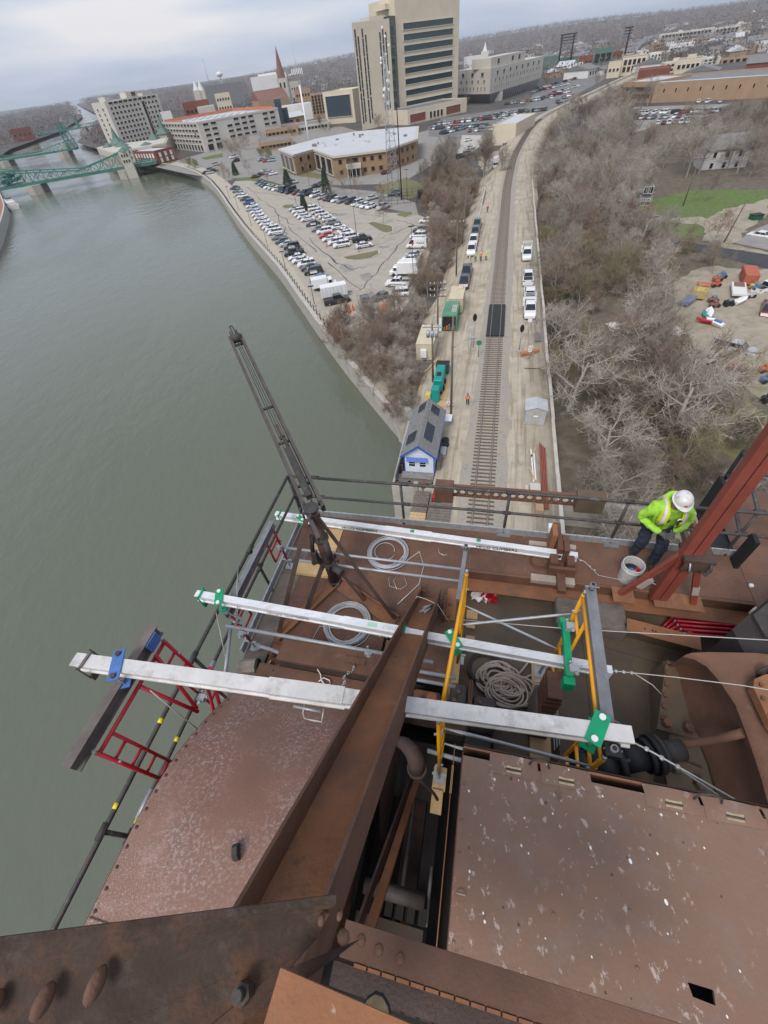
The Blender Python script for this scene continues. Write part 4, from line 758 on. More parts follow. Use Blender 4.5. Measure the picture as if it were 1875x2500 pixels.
q=MB(B);q.ball((-.155,-.345,-1.92),.052,14,0,(1,1.5,.75));q.build('toe_cap',mat('tan_leather',(.30,.22,.12),.8,0,.3,25,.2,60),bo_);MB(B).ball((-.155,-.345,-1.945),.056,14,0,(1,1.5,.4)).build('sole',M['black'],bo_)

# ---- gear housing, motor and dark column on the right
gh=thing('gear_housing','big cast rusty gear housing with bolted flange and rib','machine',B(3.0,2.0,FZ))
top_b=[(2.62,2.74),(2.74,2.73),(2.86,2.66),(2.95,2.5),(3.04,2.25),(3.06,1.87),(3.06,1.52),(3.04,1.2),(3.02,.9)]
bot_b=[(2.84,3.02),(2.90,3.0),(2.92,2.9),(2.91,2.65),(2.92,2.3),(2.98,2.05),(3.02,1.8),(3.02,1.4),(3.0,.9)]
q=MB(B);V=[];nr=10
for(tu,tv),(bu,bv)in zip(top_b,bot_b):
    for k in range(nr+1):
        t=k/nr;dsh=.10*math.sin(math.pi*t);V.append((bu+(tu-bu)*t+dsh*.8,bv+(tv-bv)*t,-6.15+.85*t))
q.add(V,[(i*(nr+1)+k,(i+1)*(nr+1)+k,(i+1)*(nr+1)+k+1,i*(nr+1)+k+1)for i in range(len(top_b)-1)for k in range(nr)],0,True);q.build('side_wall',M['rust'],gh)
q=MB(B);V=[]
for i,(tu,tv)in enumerate(top_b):
    for k,(du,dz)in enumerate(((0,0),(.03,.035),(.09,.06),(.25,.10),(.7,.2),(2.0,.25))):V.append((tu+du,tv-(0 if i else.0)+(.02*k if i==0 else 0),-5.30+dz))
q.add(V,[(i*6+k,(i+1)*6+k,(i+1)*6+k+1,i*6+k+1)for i in range(len(top_b)-1)for k in range(5)],0,True);q.build('casting',M['rust'],gh)
q=MB(B);q.add([(2.62,2.74,-5.3),(4.62,2.84,-5.05),(4.7,3.02,-6.2),(2.84,3.02,-6.2)],[(0,1,2,3)]);q.build('back_wall',M['rust'],gh)
q=MB(B);q.prism([(2.5,.9),(4.6,.9),(4.95,3.1),(2.8,3.1)],FZ,-6.2);q.build('base',M['floor'],gh)
q=MB(B);q.prism([(2.51,2.12),(3.0,2.08),(2.95,3.06),(2.81,3.09)],-6.19,-6.13);fo=q.build('bolt_flange',M['floor'],gh)
for k in range(6):MB(B).cyl((2.60+.045*k,2.26+.155*k,-6.13),(2.60+.045*k,2.26+.155*k,-6.09),.028,8).build('bolt',M['rust'],fo)
for p in((2.62,2.2),(2.86,2.18)):MB(B).cyl((*p,-6.13),(*p,-6.03),.055,6,smooth=False).build('nut',M['rust'],fo)
q=MB(B);q.tube([(2.5,1.90,-6.0),(2.75,1.93,-5.85),(2.95,1.96,-5.6),(3.07,1.98,-5.36)],[.05,.045,.045,.05],10);q.build('rib',M['rust'],gh)
q=MB(B);q.prism([(2.5,1.50),(2.95,1.42),(2.95,1.75),(2.62,1.82),(2.5,1.72)],-6.19,-6.13);q.build('foot_pad',M['floor'],gh)
for p in((2.62,1.68),(2.84,1.56)):MB(B).cyl((*p,-6.13),(*p,-6.03),.06,6,smooth=False).build('nut',M['floor'],gh)
q=MB(B);q.prism([(3.16,2.0),(3.12,2.36),(3.16,2.46),(3.3,2.54),(4.5,2.56),(4.5,1.8),(3.34,1.84),(3.2,1.9)],-5.14,-5.03);lo=q.build('inspection_cover',M['rust_orange'],gh)
for p in((3.18,2.08),(3.17,2.25),(3.2,2.4)):MB(B).cyl((*p,-5.03),(*p,-5.0),.02,6).build('bolt',M['rust'],lo)
MB(B).tube([(3.28,2.56,-5.16),(3.28,2.6,-5.06),(3.33,2.62,-5.02),(3.37,2.6,-5.06),(3.37,2.56,-5.16)],.018,8).build('eye_bolt',M['iron'],gh)
mo=thing('motor_coupling','black electric motor and shaft coupling beside the gear housing','motor',B(1.9,1.5,FZ))
ax0=Vector((1.42,1.42,-5.85));ax1=Vector((2.62,1.84,-5.85));ad=(ax1-ax0).normalized()
for t0,t1,r_,mt_,nm in((.0,.12,.17,'black','end_bell'),(.12,.34,.20,'black','motor_body'),(.34,.40,.24,'black','flange'),(.40,.64,.15,'galv_dark','shaft'),(.64,.70,.19,'black','coupling'),(.70,.76,.22,'black','coupling'),(.76,.80,.20,'iron','coupling'),(.80,1.0,.12,'iron','shaft')):
    MB(B).cyl(ax0.lerp(ax1,t0),ax0.lerp(ax1,t1),r_,20).build(nm,M[mt_ if mt_!='galv_dark' else 'black'],mo)
MB(B).box((1.3,1.0,FZ),(2.0,1.7,-6.1)).build('pedestal',M['floor'],mo)
for k in range(7):MB(B).cyl(ax0.lerp(ax1,.37)+Vector((.02,.22*math.cos(k*.9),.22*math.sin(k*.9))),ax0.lerp(ax1,.43)+Vector((.02,.22*math.cos(k*.9),.22*math.sin(k*.9))),.022,6).build('bolt',M['iron'],mo)
MB(B).box((2.0,1.05,FZ+.01),(2.42,1.5,FZ+.3)).build('sump',M['pit'],mo)
m2=thing('pillow_bearing','dark bearing block and coupling beneath the nearest beam','machine',B(.2,1.95,FZ))
for a,b,mt_ in(((-.12,1.95,FZ),(.12,2.25,-6.1),'iron'),((.2,1.75,FZ),(.52,2.15,-6.15),'iron'),((.13,1.9,FZ),(.19,2.3,-6.0),'rust'),((.12,1.5,-7),(.5,1.74,-6.4),'black')):MB(B).bbox(a,b,.03).build('block',M[mt_],m2)
MB(B).cyl((-.15,1.93,-6.3),(.6,1.93,-6.3),.13,16).build('shaft',M['iron'],m2)
for p in((.0,2.12,-6.1),(.3,2.05,-6.15),(.42,1.85,-6.15),(-.05,2.0,-6.1),(.33,1.85,-6.15)):MB(B).cyl(p,(p[0],p[1],p[2]+.05),.03,6,smooth=False).build('nut',M['rust'],m2)
m3=thing('pedestal_bearing','rusty bearing pedestal with nuts seen between brace and yellow frame','machine',B(-.4,2.0,-6.4))
MB(B).bbox((-.62,1.72,-6.5),(-.24,2.05,-6.02),.03).build('pedestal',M['rust'],m3);MB(B).bbox((-.42,1.74,-6.0),(-.28,2.0,-5.9),.02).build('cap',M['rust_orange'],m3);MB(B).box((-.95,1.7,-6.5),(-.2,1.74,-5.95)).build('back_plate',M['rust_dark'],m3)
for p in((-.35,1.9),(-.5,1.88),(-.33,1.78),(-.52,1.78)):MB(B).cyl((*p,-6.02),(*p,-5.93),.03,6,smooth=False).build('nut',M['iron'],m3)
MB(B).box((-.6,2.05,-5.75),(-.2,2.20,-5.6)).build('top_plate',M['rust'],m3)
dc=thing('dark_column','weathered steel column base with painted-in dark shade at the right edge of the machinery floor','steel column',B(4.0,3.4,FZ))
q=MB(B);q.prism([(3.35,3.28),(3.6,3.52),(3.92,3.82),(5.2,4.2),(5.2,2.85),(3.4,2.85)],FZ,-5.4);q.build('column_base',mat('shaded_rust',(.035,.028,.027),.8,0,.3,2,.3,30,[((.15,.07,.04),5,.6,.68,.8)]),dc)  # column's shade is put into the dark base colour; red-brown patches are rust
q=MB(B);q.prism([(3.66,3.2),(3.62,3.5),(3.95,3.8),(5.0,4.1),(5.0,3.2)],-5.395,-5.34);q.build('cap_plate',M['iron'],dc)
MB(B).beam((3.35,3.78,-6.45),(3.55,2.7,-6.45),.06,.12).build('angle',M['floor'],dc)
sp=thing('slotted_shelf','rusty flanged channel on the machinery floor below the red frames','steel beam',B(2.9,3.6,FZ))
MB(B).prof((2.46,3.70,-6.36),(3.44,3.54,-6.36),[(-.11,-.0),(.11,.0),(.11,.014),(-.11,.014)]).build('top_flange',M['rust_orange'],sp);MB(B).prof((2.46,3.74,-6.55),(3.44,3.58,-6.55),[(-.01,-.23),(.01,-.23),(.01,.185),(-.01,.185)]).build('web',M['floor'],sp);MB(B).prof((2.2,3.58,FZ+.012),(3.4,3.36,FZ+.012),[(-.1,-.005),(.1,-.005),(.1,.006),(-.1,.006)]).build('bottom_flange',M['floor'],sp)
for t in(.25,.36,.40,.55,.6):c_=Vector((2.46,3.70,-6.345)).lerp(Vector((3.44,3.54,-6.345)),t);MB(B).cyl(c_,c_+Vector((0,0,.002)),.014,8).build('hole',M['pit'],sp)  # dark discs on the solid flange paint the shade inside holes
# stack of red scaffold frames
for k in range(5):
    th=thing('walk_through_scaffold',('bottom','second from bottom','middle','second from top','top')[k]+' crimson frame of the stack lying under the red column','scaffold',B(3.8,4.0,-6.6+.06*k),'crimson frames stacked under the red column')
    z=-6.62+.055*k;dv=-.085*k+.2
    for s_ in(0,1):MB(B).tube([(3.28-.02*s_,4.10-.1*k+.06*s_,z+.025*s_),(4.35,4.16-.1*k+.06*s_,z+.025*s_)],.021,8).build('tube',M['crimson'],th)
    MB(B).tube([(3.28,4.10-.1*k,z),(3.1,3.9-.06*k,z-.1)],.021,8).build('tube',M['crimson'],th)
    MB(B).tube([(3.285,4.10-.1*k,z),(3.26,4.10-.1*k,z)],.0225,8).build('open_end',M['galv'],th)
# red column
rc=thing('red_column','tall red painted double channel column rising at the right edge','steel column',B(2.97,4.22,DZ))
for s_ in(-1,1):MB(B).prof((2.97+.066*s_,4.22,DZ+.01),(2.97+.066*s_,4.22,-.2),[(-.054,-.06),(.054,-.06),(.054,.06),(-.054,.06)]if s_<0 else[(-.056,-.055),(.056,-.055),(.056,.055),(-.056,.055)],(0,1,0)).build('channel',M['redpaint'],rc)
MB(B).box((2.956,4.18,DZ+.01),(2.984,4.265,-.25)).build('seam_plate',M['rust_dark'],rc)
MB(B).beam((2.42,4.20,DZ+.02),(2.94,4.24,-5.05),.085,.06,(0,1,.2)).build('kicker',M['redpaint'],rc);MB(B).beam((3.46,4.18,DZ+.02),(3.08,4.26,-5.05),.085,.05,(0,1,0)).build('kicker',M['redpaint'],rc)
MB(B).box((2.86,4.05,-5.12),(3.24,4.38,-5.06)).build('bracket_plate',M['rust_dark'],rc);MB(B).box((2.88,4.05,-5.3),(3.2,4.07,-5.12)).build('bracket_web',M['rust_dark'],rc)
MB(B).box((2.3,4.05,DZ+.003),(2.62,4.34,DZ+.015)).build('foot_plate',M['rust_orange'],rc);MB(B).box((2.9,4.05,DZ+.003),(3.6,4.34,DZ+.015)).build('foot_plate',M['rust_orange'],rc)
MB(B).tube([(3.18,4.05,-5.08),(3.2,4.0,-5.18),(3.16,3.98,-5.26),(3.1,4.02,-5.24)],.018,8).build('hook',M['iron'],rc)
MB(B).tube([(2.93,4.04,-5.1),(2.95,4.0,-5.2),(2.98,4.02,-5.28)],.012,6).build('hook',M['galv'],rc)
M['graypatch']=plain('gray_primer',(.38,.33,.30),.8)
for a,b in(((2.60,4.185,-6.01),(2.70,4.195,-5.78)),((3.38,4.185,-6.02),(3.34,4.21,-5.85))):MB(B).beam(a,b,.088,.063,(0,1,.2)).build('primer_patch',M['graypatch'],rc)

# ---- ropes, cables, coils
def coil(label,c,r0,r1,n,mt,wr,seed,zh=.05,name='cable_coil',tail=None):
    rr=random.Random(seed);pts=[];c=Vector(c);N_=22
    for k in range(n*N_):
        a=2*math.pi*k/N_;t=(k//N_)/max(1,n-1)
        if k%N_==0:rad=r0+(r1-r0)*rr.random();ex=rr.uniform(-.03,.03);ey=rr.uniform(-.03,.03);hz_=rr.uniform(.2,1)*zh
        tr=rad if k<N_ else pr+(rad-pr)*((k%N_)/N_)
        if k%N_==N_-1:pr=rad
        pts.append(c+Vector((tr*math.cos(a)+ex*((k%N_)/N_),tr*math.sin(a)+ey*((k%N_)/N_),wr+hz_*t)))
        if k<N_:pr=rad
    if tail:pts+=[Vector(p)for p in tail]
    return tag(MB(B).tube(pts,wr,5).build(name,M[mt]),label,'cable')
coil('coil of thin silver wire rope on the walkway between the far beam and the pipes',(-1.53,4.5,DZ),.31,.40,11,'cable',.009,1,.06,tail=[(-.95,4.6,DZ+.02),(-.82,4.3,DZ+.01),(-.85,3.9,DZ+.01),(-1.15,3.45,DZ+.01)])
coil('coil of thin silver wire rope lying under the middle beam',(-1.90,2.97,DZ),.29,.40,12,'cable',.009,2,.07,tail=[(-2.35,2.85,DZ+.02),(-2.4,2.6,DZ+.01)])
coil('loose inner loop of wire inside the far cable coil',(-1.6,4.52,DZ+.03),.19,.2,1,'cable',.007,8,.01)
coil('coil of dark wire rope on the machinery floor behind the middle beam',(.38,2.78,FZ),.2,.3,7,'iron',.009,3,.12)
coil('coil of dark cable beside the timber crib on the walkway',(1.18,4.68,DZ),.13,.2,6,'woodblock',.009,4,.04)
coil('looped grey hoses beside the gear housing',(2.12,2.05,FZ),.22,.3,4,'rope',.013,5,.1)
q=MB(B);rr=random.Random(11);pts=[]
a=0
for k in range(420):
    a+=.30+.1*math.sin(k*.07);big=k/420;cx=.50+.32*big+.1*math.sin(k*.031);cy=2.72-.30*big+.06*math.sin(k*.05)
    rx=.27*(1-.15*math.sin(k*.043))*(.8+.3*math.sin(k*.021));pts.append((cx+rx*math.cos(a),cy+rx*.75*math.sin(a),FZ+.03+.10*(k/420)+.05*math.sin(k*.37)**2))
pts+=[(1.0,2.75,FZ+.05),(1.14,2.85,FZ+.03),(1.16,3.02,FZ+.03),(1.08,3.08,FZ+.03),(1.0,2.95,FZ+.03),(.9,2.8,FZ+.04)]
q.tube(pts,.017,6);tag(q.build('rope_pile',M['rope']),'tangled pile of thick grey rope on the machinery floor','rope')
tag(MB(B).tube([(-1.12,4.0,DZ+.02),(-1.05,3.85,DZ+.02),(-1.15,3.75,DZ+.02),(-1.35,3.78,DZ+.02),(-1.4,3.95,DZ+.02),(-1.25,4.05,DZ+.02),(-1.3,3.9,DZ+.02),(-1.2,3.72,DZ+.02)],.006,5).build('wire_offcut',M['cable']),'curled wire offcut below the far cable coil','wire')
tag(MB(B).tube([(-.62,4.75,DZ+.015),(-.58,4.62,DZ+.015),(-.5,4.58,DZ+.02),(-.42,4.6,DZ+.015)],.007,5).build('wire_offcut',M['cable']),'short white wire offcut on the walkway near the far beam','wire')
ch=thing('chain','short steel chain hanging over the riveted box','chain',B(-1.5,1.85,-5.6))
for k in range(13):
    t=k/12;c_=Vector((-1.42,2.02,-5.54)).lerp(Vector((-1.62,1.66,-5.70)),t)+Vector((.03*math.sin(k*1.1),0,.02*(k%2)));d_=Vector((-.2,-.4,-.1)).normalized();s_=Vector((.4,-.2,0)).normalized()if k%2 else Vector((0,0,1))
    MB(B).tube([c_+d_*.024*math.cos(a_)+s_*.013*math.sin(a_)for a_ in[i*math.pi/4 for i in range(8)]],.005,5,closed=True).build('link',M['galv'],ch)
tag(MB(B).tube([(-1.9,1.8,-5.73),(-1.84,1.86,-5.72),(-1.75,1.84,-5.72),(-1.72,1.79,-5.72),(-1.8,1.77,-5.71),(-1.86,1.82,-5.71),(-1.9,1.9,-5.72),(-1.96,1.95,-5.6)],.008,5).build('cord_knot',M['white']),'knotted white cord on the riveted box','cord')
def guy(label,pts,clips,r=.006,extra=()):
    th=thing('guy_cable',label,'cable',B(*pts[0]));MB(B).tube(pts,r,6).build('wire_rope',M['wire'],th)
    for e_ in extra:MB(B).tube(e_,r,6).build('tail',M['wire'],th)
    for c_ in clips:MB(B).ball(c_,.022,8,0,(1,1,.6)).build('cable_clip',M['galv'],th)
guy('thin tie wire from the nearest beam end running down to the right over the hatch',[(1.38,1.24,-3.95),(1.55,1.17,-3.93),(1.75,1.08,-3.92),(2.6,.70,-3.9),(3.2,.45,-3.88)],[(1.50,1.19,-3.93),(1.60,1.145,-3.93),(1.70,1.10,-3.92)],.008,[[(1.70,1.10,-3.93),(1.95,.97,-3.96),(2.1,.87,-4.0)]])
guy('tie wire from the end of the middle beam running right over the gear housing',[(1.62,2.27,-4.98),(1.8,2.28,-4.97),(2.3,2.28,-4.9),(2.9,2.28,-4.85),(3.6,2.2,-4.7),(4.6,2.1,-4.7)],[(1.72,2.275,-4.97),(1.80,2.28,-4.97),(1.88,2.28,-4.96)],.006,[[(1.9,2.28,-4.96),(2.1,2.2,-5.02),(2.2,2.15,-5.1)]])
guy('straight tie wire stretched level from the yellow frames to the right edge',[(-.05,2.6,-4.9),(1.2,2.63,-4.8),(3.2,2.72,-4.6),(5.5,2.8,-4.5)],[(-.05,2.62,-4.88)],.006)
guy('tie wire from the farthest beam end to the foot of the red column',[(1.74,4.66,-6.05),(1.86,4.6,-6.05),(2.1,4.46,-6.2),(2.45,4.42,-6.2),(2.75,4.40,-6.1),(2.9,4.2,-5.95)],[(1.80,4.62,-6.05),(1.95,4.55,-6.1),(2.02,4.5,-6.12)],.006)
tag(MB(B).box((1.60,2.21,-5.08),(1.66,2.30,-4.9)).build('end_lug',M['alu']),'pale lug plate at the inner end of the middle beam','bracket')
for pts,l in(([(-3.55,3.1,-5.2),(-3.3,2.7,-5.0),(-3.05,2.2,-5.0),(-3.3,2.3,-5.1),(-3.45,2.42,-5.05)],'grey cable looping from the river rail under the middle beam'),([(-3.5,2.3,-5.15),(-3.35,1.9,-5.6),(-3.2,1.5,-6.2)],'taut thin wire slanting down beside the river rail'),([(-3.05,.9,-4.1),(-2.98,.85,-4.6),(-2.9,.8,-5.3)],'thin rod hanging from the blue clamp beside the red frame')):
    tag(MB(B).tube(pts,.007,5).build('cable_loop',M['wire']),l,'cable')
for p,l,mt_ in(((.25,4.1,FZ),'crumpled red rag on the machinery floor under the walkway','crimson'),((.08,4.1,FZ),'crumpled white rag on the machinery floor under the walkway','white')):
    q=MB(B);rr=random.Random(3);Vv=[]
    for i in range(6):
        for j in range(6):Vv.append((p[0]+i*.05+rr.uniform(-.03,.03),p[1]-.1+j*.04+rr.uniform(-.03,.03),p[2]+.01+rr.random()*.08))
    q.add(Vv,[(i*6+j,i*6+j+1,i*6+j+7,i*6+j+6)for i in range(5)for j in range(5)]);q.build('rag',M[mt_]);tag(C.objects[-1]if False else[x for x in C.objects if x.name.startswith('rag')][-1],l,'rag')
for k,(a,b)in enumerate((((.02,3.45,FZ+.01),(.17,3.55,FZ+.05)),((.03,3.25,FZ+.01),(.18,3.31,FZ+.04)),((.01,3.62,FZ+.01),(.2,3.78,FZ+.06)))):tag(MB(B).box(a,b).build('plank_offcut',M['ply']),('middle','nearest','farthest')[k]+' of the small plank offcuts beside the tall yellow frame','plank')

# ---- bucket
bk=thing('tool_bucket','grey plastic bucket of tools at the feet of the worker','bucket',B(2.58,4.52,DZ))
M['pail']=mat('pail',(.50,.50,.50),.5,0,.12,6,0,None,[((.72,.70,.68),9,.57,.62,.8)])
def lathe_open(mb,c,prof,n=24):
    V=[(c[0]+r*math.cos(2*math.pi*k/n),c[1]+r*math.sin(2*math.pi*k/n),c[2]+z)for r,z in prof for k in range(n)]
    mb.add(V,[(i*n+k,i*n+(k+1)%n,(i+1)*n+(k+1)%n,(i+1)*n+k)for i in range(len(prof)-1)for k in range(n)],0,True);return mb
for nm,pr_ in(('pail',[(.135,.002),(.158,.40)]),('inner_wall',[(.150,.398),(.128,.03)]),('rim',[(.150,.398),(.150,.406),(.166,.406),(.166,.385),(.158,.385)]),('base',[(.001,.004),(.135,.002)])):lathe_open(MB(B),(2.56,4.54,DZ),pr_).build(nm,M['pail'],bk)
for z in(.32,.355):lathe_open(MB(B),(2.56,4.54,DZ+z),[(.15,-.006),(.167,-.004),(.167,.004),(.15,.006)]).build('ring',M['pail'],bk)
MB(B).cyl((2.58,4.54,DZ+.2),(2.58,4.54,DZ+.24),.137,20).build('contents',M['black'],bk)
for k,(dx,dy,mt_)in enumerate(((.06,.0,'crimson'),(-.05,.03,'black'),(.0,-.06,'galv'),(-.03,-.02,'blue'))):MB(B).bbox((2.58+dx-.035,4.54+dy-.03,DZ+.24),(2.58+dx+.04,4.54+dy+.03,DZ+.30),.012).build('tool',M[mt_],bk)
tag(MB(B).bbox((4.36,4.62,DZ+.01),(4.42,4.68,DZ+.05),.01).build('paper_scrap',M['white']),'white scrap of paper on the right deck seam','scrap')
# ================================================================== land and water
GZ,WZ=-3.5,-7.0
def sub(fac_scale,a,b,lo,hi):return(b,fac_scale,lo,hi,1.0)
M['earth']=mat('earth',(.115,.095,.070),.95,0,.3,.35,.4,3,[((.075,.072,.038),.12,.5,.62,.6),((.19,.165,.13),.5,.58,.75,.5)],coord='World')
M['woodfloor']=mat('woodfloor',(.130,.108,.080),.95,0,.35,.6,.5,4,[((.085,.090,.042),.25,.52,.64,.6),((.15,.125,.095),1.1,.56,.72,.6)],coord='World')
M['farland']=mat('farland',(.085,.075,.068),.95,0,.3,.02,0,None,[((.16,.145,.13),.035,.55,.66,.6),((.06,.055,.055),.012,.5,.62,.7)],coord='World')
M['lot']=mat('lot',(.37,.335,.28),.95,0,.10,.3,.15,8,[((.22,.20,.17),.16,.55,.68,.55),((.13,.125,.115),.9,.645,.68,.75),((.43,.40,.35),.5,.58,.7,.5)],coord='World')
M['walk']=mat('walk',(.43,.385,.31),.9,0,.09,.8,.1,10,[((.30,.27,.22),.4,.56,.7,.5)],coord='World')
M['asphalt']=mat('asphalt',(.05,.052,.058),.9,0,.2,1,.15,10,coord='World')
M['street']=mat('street',(.26,.245,.225),.92,0,.13,.3,.1,8,[((.16,.155,.15),.2,.54,.7,.5)],coord='World')
M['darklot']=mat('darklot',(.17,.165,.16),.92,0,.15,.2,.1,6,[((.26,.25,.235),.1,.54,.7,.5)],coord='World')
M['grass']=mat('grass',(.100,.155,.036),.95,0,.3,1.2,.4,10,[((.16,.15,.07),.35,.52,.64,.6),((.22,.185,.12),.9,.60,.7,.7)],coord='World')
M['drygrass']=mat('drygrass',(.155,.145,.065),.95,0,.3,1.2,.4,10,[((.20,.165,.11),.5,.52,.68,.7)],coord='World')
M['dirt']=mat('dirt',(.42,.365,.28),.97,0,.16,.45,.3,9,[((.25,.205,.15),.55,.50,.60,.75,(2.6,.10,1,A18)),((.52,.48,.42),.8,.54,.66,.6,(2.4,.08,1,A18)),((.18,.15,.115),1.4,.60,.66,.6,(2.0,.12,1,A18)),((.22,.175,.125),.22,.53,.68,.65),((.46,.425,.36),.7,.56,.7,.6)],coord='World')
M['yard']=mat('yard',(.33,.285,.22),.97,0,.18,.3,.3,8,[((.17,.16,.075),.14,.5,.64,.75),((.44,.41,.36),.4,.56,.72,.5)],coord='World')
M['ballast']=mat('ballast',(.33,.30,.26),.97,0,.3,9,.9,22,[((.19,.175,.16),6,.5,.7,.6),((.36,.305,.235),.35,.46,.62,.85),((.16,.12,.09),.8,.56,.7,.5)],coord='World')
M['tie']=mat('tie',(.115,.078,.056),.9,0,.3,4,.3,20,[((.20,.155,.12),3,.54,.7,.6)])
M['railsteel']=mat('railsteel',(.13,.075,.055),.6,.2,.25,4)
M['railhead']=plain('railhead',(.42,.37,.33),.35,.7)
M['lichen']=mat('lichen',(.45,.425,.38),.9,0,.14,.9,.2,12,[((.25,.225,.19),.7,.54,.7,.6)],coord='World')
# water
wm=bpy.data.materials.new('river_water');wm.use_nodes=True;t=wm.node_tree;b=t.nodes['Principled BSDF']
b.inputs['Base Color'].default_value=(.122,.134,.100,1);b.inputs['Roughness'].default_value=.13;b.inputs['IOR'].default_value=1.33
ge=t.nodes.new('ShaderNodeNewGeometry')
hs=None
for sc,st,amp in((.30,(1,.55,1),1.0),(1.1,(1,.6,1),.5),(.05,(1,.8,1),1.1)):
    mpn=t.nodes.new('ShaderNodeMapping');mpn.inputs['Rotation'].default_value=(0,0,R(35));mpn.inputs['Scale'].default_value=st;t.links.new(ge.outputs['Position'],mpn.inputs[0])
    nz=t.nodes.new('ShaderNodeTexNoise');nz.inputs['Scale'].default_value=sc;nz.inputs['Detail'].default_value=4;t.links.new(mpn.outputs[0],nz.inputs['Vector'])
    mu=t.nodes.new('ShaderNodeMath');mu.operation='MULTIPLY';mu.inputs[1].default_value=amp;t.links.new(nz.outputs[0],mu.inputs[0])
    if hs is None:hs=mu.outputs[0]
    else:
        ad_=t.nodes.new('ShaderNodeMath');t.links.new(hs,ad_.inputs[0]);t.links.new(mu.outputs[0],ad_.inputs[1]);hs=ad_.outputs[0]
bp=t.nodes.new('ShaderNodeBump');bp.inputs['Strength'].default_value=.45;bp.inputs['Distance'].default_value=.38;t.links.new(hs,bp.inputs['Height']);t.links.new(bp.outputs[0],b.inputs['Normal'])
rn=t.nodes.new('ShaderNodeTexNoise');rn.inputs['Scale'].default_value=.022;rn.inputs['Detail'].default_value=5;mpn=t.nodes.new('ShaderNodeMapping');mpn.inputs['Scale'].default_value=(1.6,.5,1);mpn.inputs['Rotation'].default_value=(0,0,R(20));t.links.new(ge.outputs['Position'],mpn.inputs[0]);t.links.new(mpn.outputs[0],rn.inputs['Vector'])
rm=t.nodes.new('ShaderNodeMapRange');rm.inputs[1].default_value=.4;rm.inputs[2].default_value=.62;rm.inputs[3].default_value=.03;rm.inputs[4].default_value=.22;t.links.new(rn.outputs[0],rm.inputs[0]);t.links.new(rm.outputs[0],b.inputs['Roughness'])
M['water']=wm
struct(MB().sheet([(-20000,-3000,WZ),(20000,-3000,WZ),(20000,30000,WZ),(-20000,30000,WZ)]).build('river',M['water']))

C1=lambda x,y,z=GZ:G(x/2.37,y/2.37,z)
C2=lambda x,y,z=GZ:G(350+x/2.074,y/2.074,z)
C3=lambda x,y,z=GZ:G(1075+x/2.074,y/2.074,z)
C4=lambda x,y,z=GZ:G(500+x/2.765,350+y/2.765,z)
C6=lambda x,y,z=-4.0:G(1275+x/2.765,350+y/2.765,z)
bank=[Vector(p)for p in((4.1,50.2),(.6,60.5),(-4.2,75.4),(-10.3,97),(-17.4,123.7),(-23.1,141.8),(-31.9,169.1),(-43.3,208.6),(-53.5,246.4),(-66.9,290.4),(-83.6,331.1),(-100,362),(-119,389),(-140,418),(-175,480),(-208,543),(-238,591),(-309,722),(-366,913),(-430,1122),(-541,1463),(-629,1725),(-700,1860),(-2600,6500))]
nb=[T(-6.6,44.0),T(-9.2,44.2),T(-9.2,32.6),T(30,31.5),T(60,10),T(200,-120)]
land=[(p.x,p.y)for p in reversed(nb)]+[(p.x,p.y)for p in bank]+[(-9000,26000),(16000,26000),(16000,-1500)]
struct(MB().add([(x,y,GZ)for x,y in land],[tuple(range(len(land)))]).build('ground',M['farland']))
lb_=[Vector(p)for p in((-120,120),(-131,180),(-142,214),(-158,250),(-176,289),(-188,312),(-214,357),(-240,402),(-300,505),(-352,600),(-420,780),(-448,930),(-470,1058),(-522,1218),(-593,1433),(-651,1615),(-740,1860),(-2660,6500))]
land2=[(p.x,p.y)for p in lb_]+[(-12000,26000),(-16000,26000),(-16000,-1500),(-150,-1500)]
struct(MB().add([(x,y,GZ)for x,y in land2],[tuple(range(len(land2)))]).build('west_bank',M['farland']))
# river walls
def ribbon(mb,path,off0,off1,z0,z1,mi=0):
    """solid band along a polyline between two side offsets"""
    P=[Vector((p[0],p[1]))for p in path];n=len(P);L0=[];L1=[]
    for i in range(n):
        d=(P[min(i+1,n-1)]-P[max(i-1,0)]).normalized();s_=Vector((d.y,-d.x));L0.append(P[i]+s_*off0);L1.append(P[i]+s_*off1)
    V=[];
    for i in range(n):V+=[(L0[i].x,L0[i].y,z0),(L1[i].x,L1[i].y,z0),(L1[i].x,L1[i].y,z1),(L0[i].x,L0[i].y,z1)]
    F=[]
    for i in range(n-1):
        for k in range(4):F.append((i*4+k,i*4+(k+1)%4,i*4+4+(k+1)%4,i*4+4+k))
    F+=[(3,2,1,0),tuple(n*4-4+k for k in range(4))]
    return mb.add(V,F,mi)
def dense(path,step):
    out_=[]
    for a,b in zip(path,path[1:]):
        a=Vector((a[0],a[1]));b=Vector((b[0],b[1]));n=max(1,int((b-a).length/step))
        for i in range(n):out_.append(a.lerp(b,i/n))
    out_.append(Vector((path[-1][0],path[-1][1])));return out_
def smooth(path,it=2):
    P=[Vector((p[0],p[1]))for p in path]
    for _ in range(it):
        Q=[P[0]]
        for a,b in zip(P,P[1:]):Q+=[a.lerp(b,.25),a.lerp(b,.75)]
        P=Q+[P[-1]]
    return P
bkp=smooth(bank[:16],1)
rw=thing('river_wall','long concrete river wall with pale cap along the riverwalk','wall',(bank[2].x,bank[2].y,WZ))
ribbon(MB(),bkp,-.15,.5,WZ-1,GZ+.25).build('wall_face',M['concrete'],rw);ribbon(MB(),bkp,-.25,.6,GZ+.252,GZ+.45).build('cap',M['lichen'],rw)
aw=thing('abutment_wall','stained concrete wall by the tender house at the water','wall',T(-7,44,WZ))
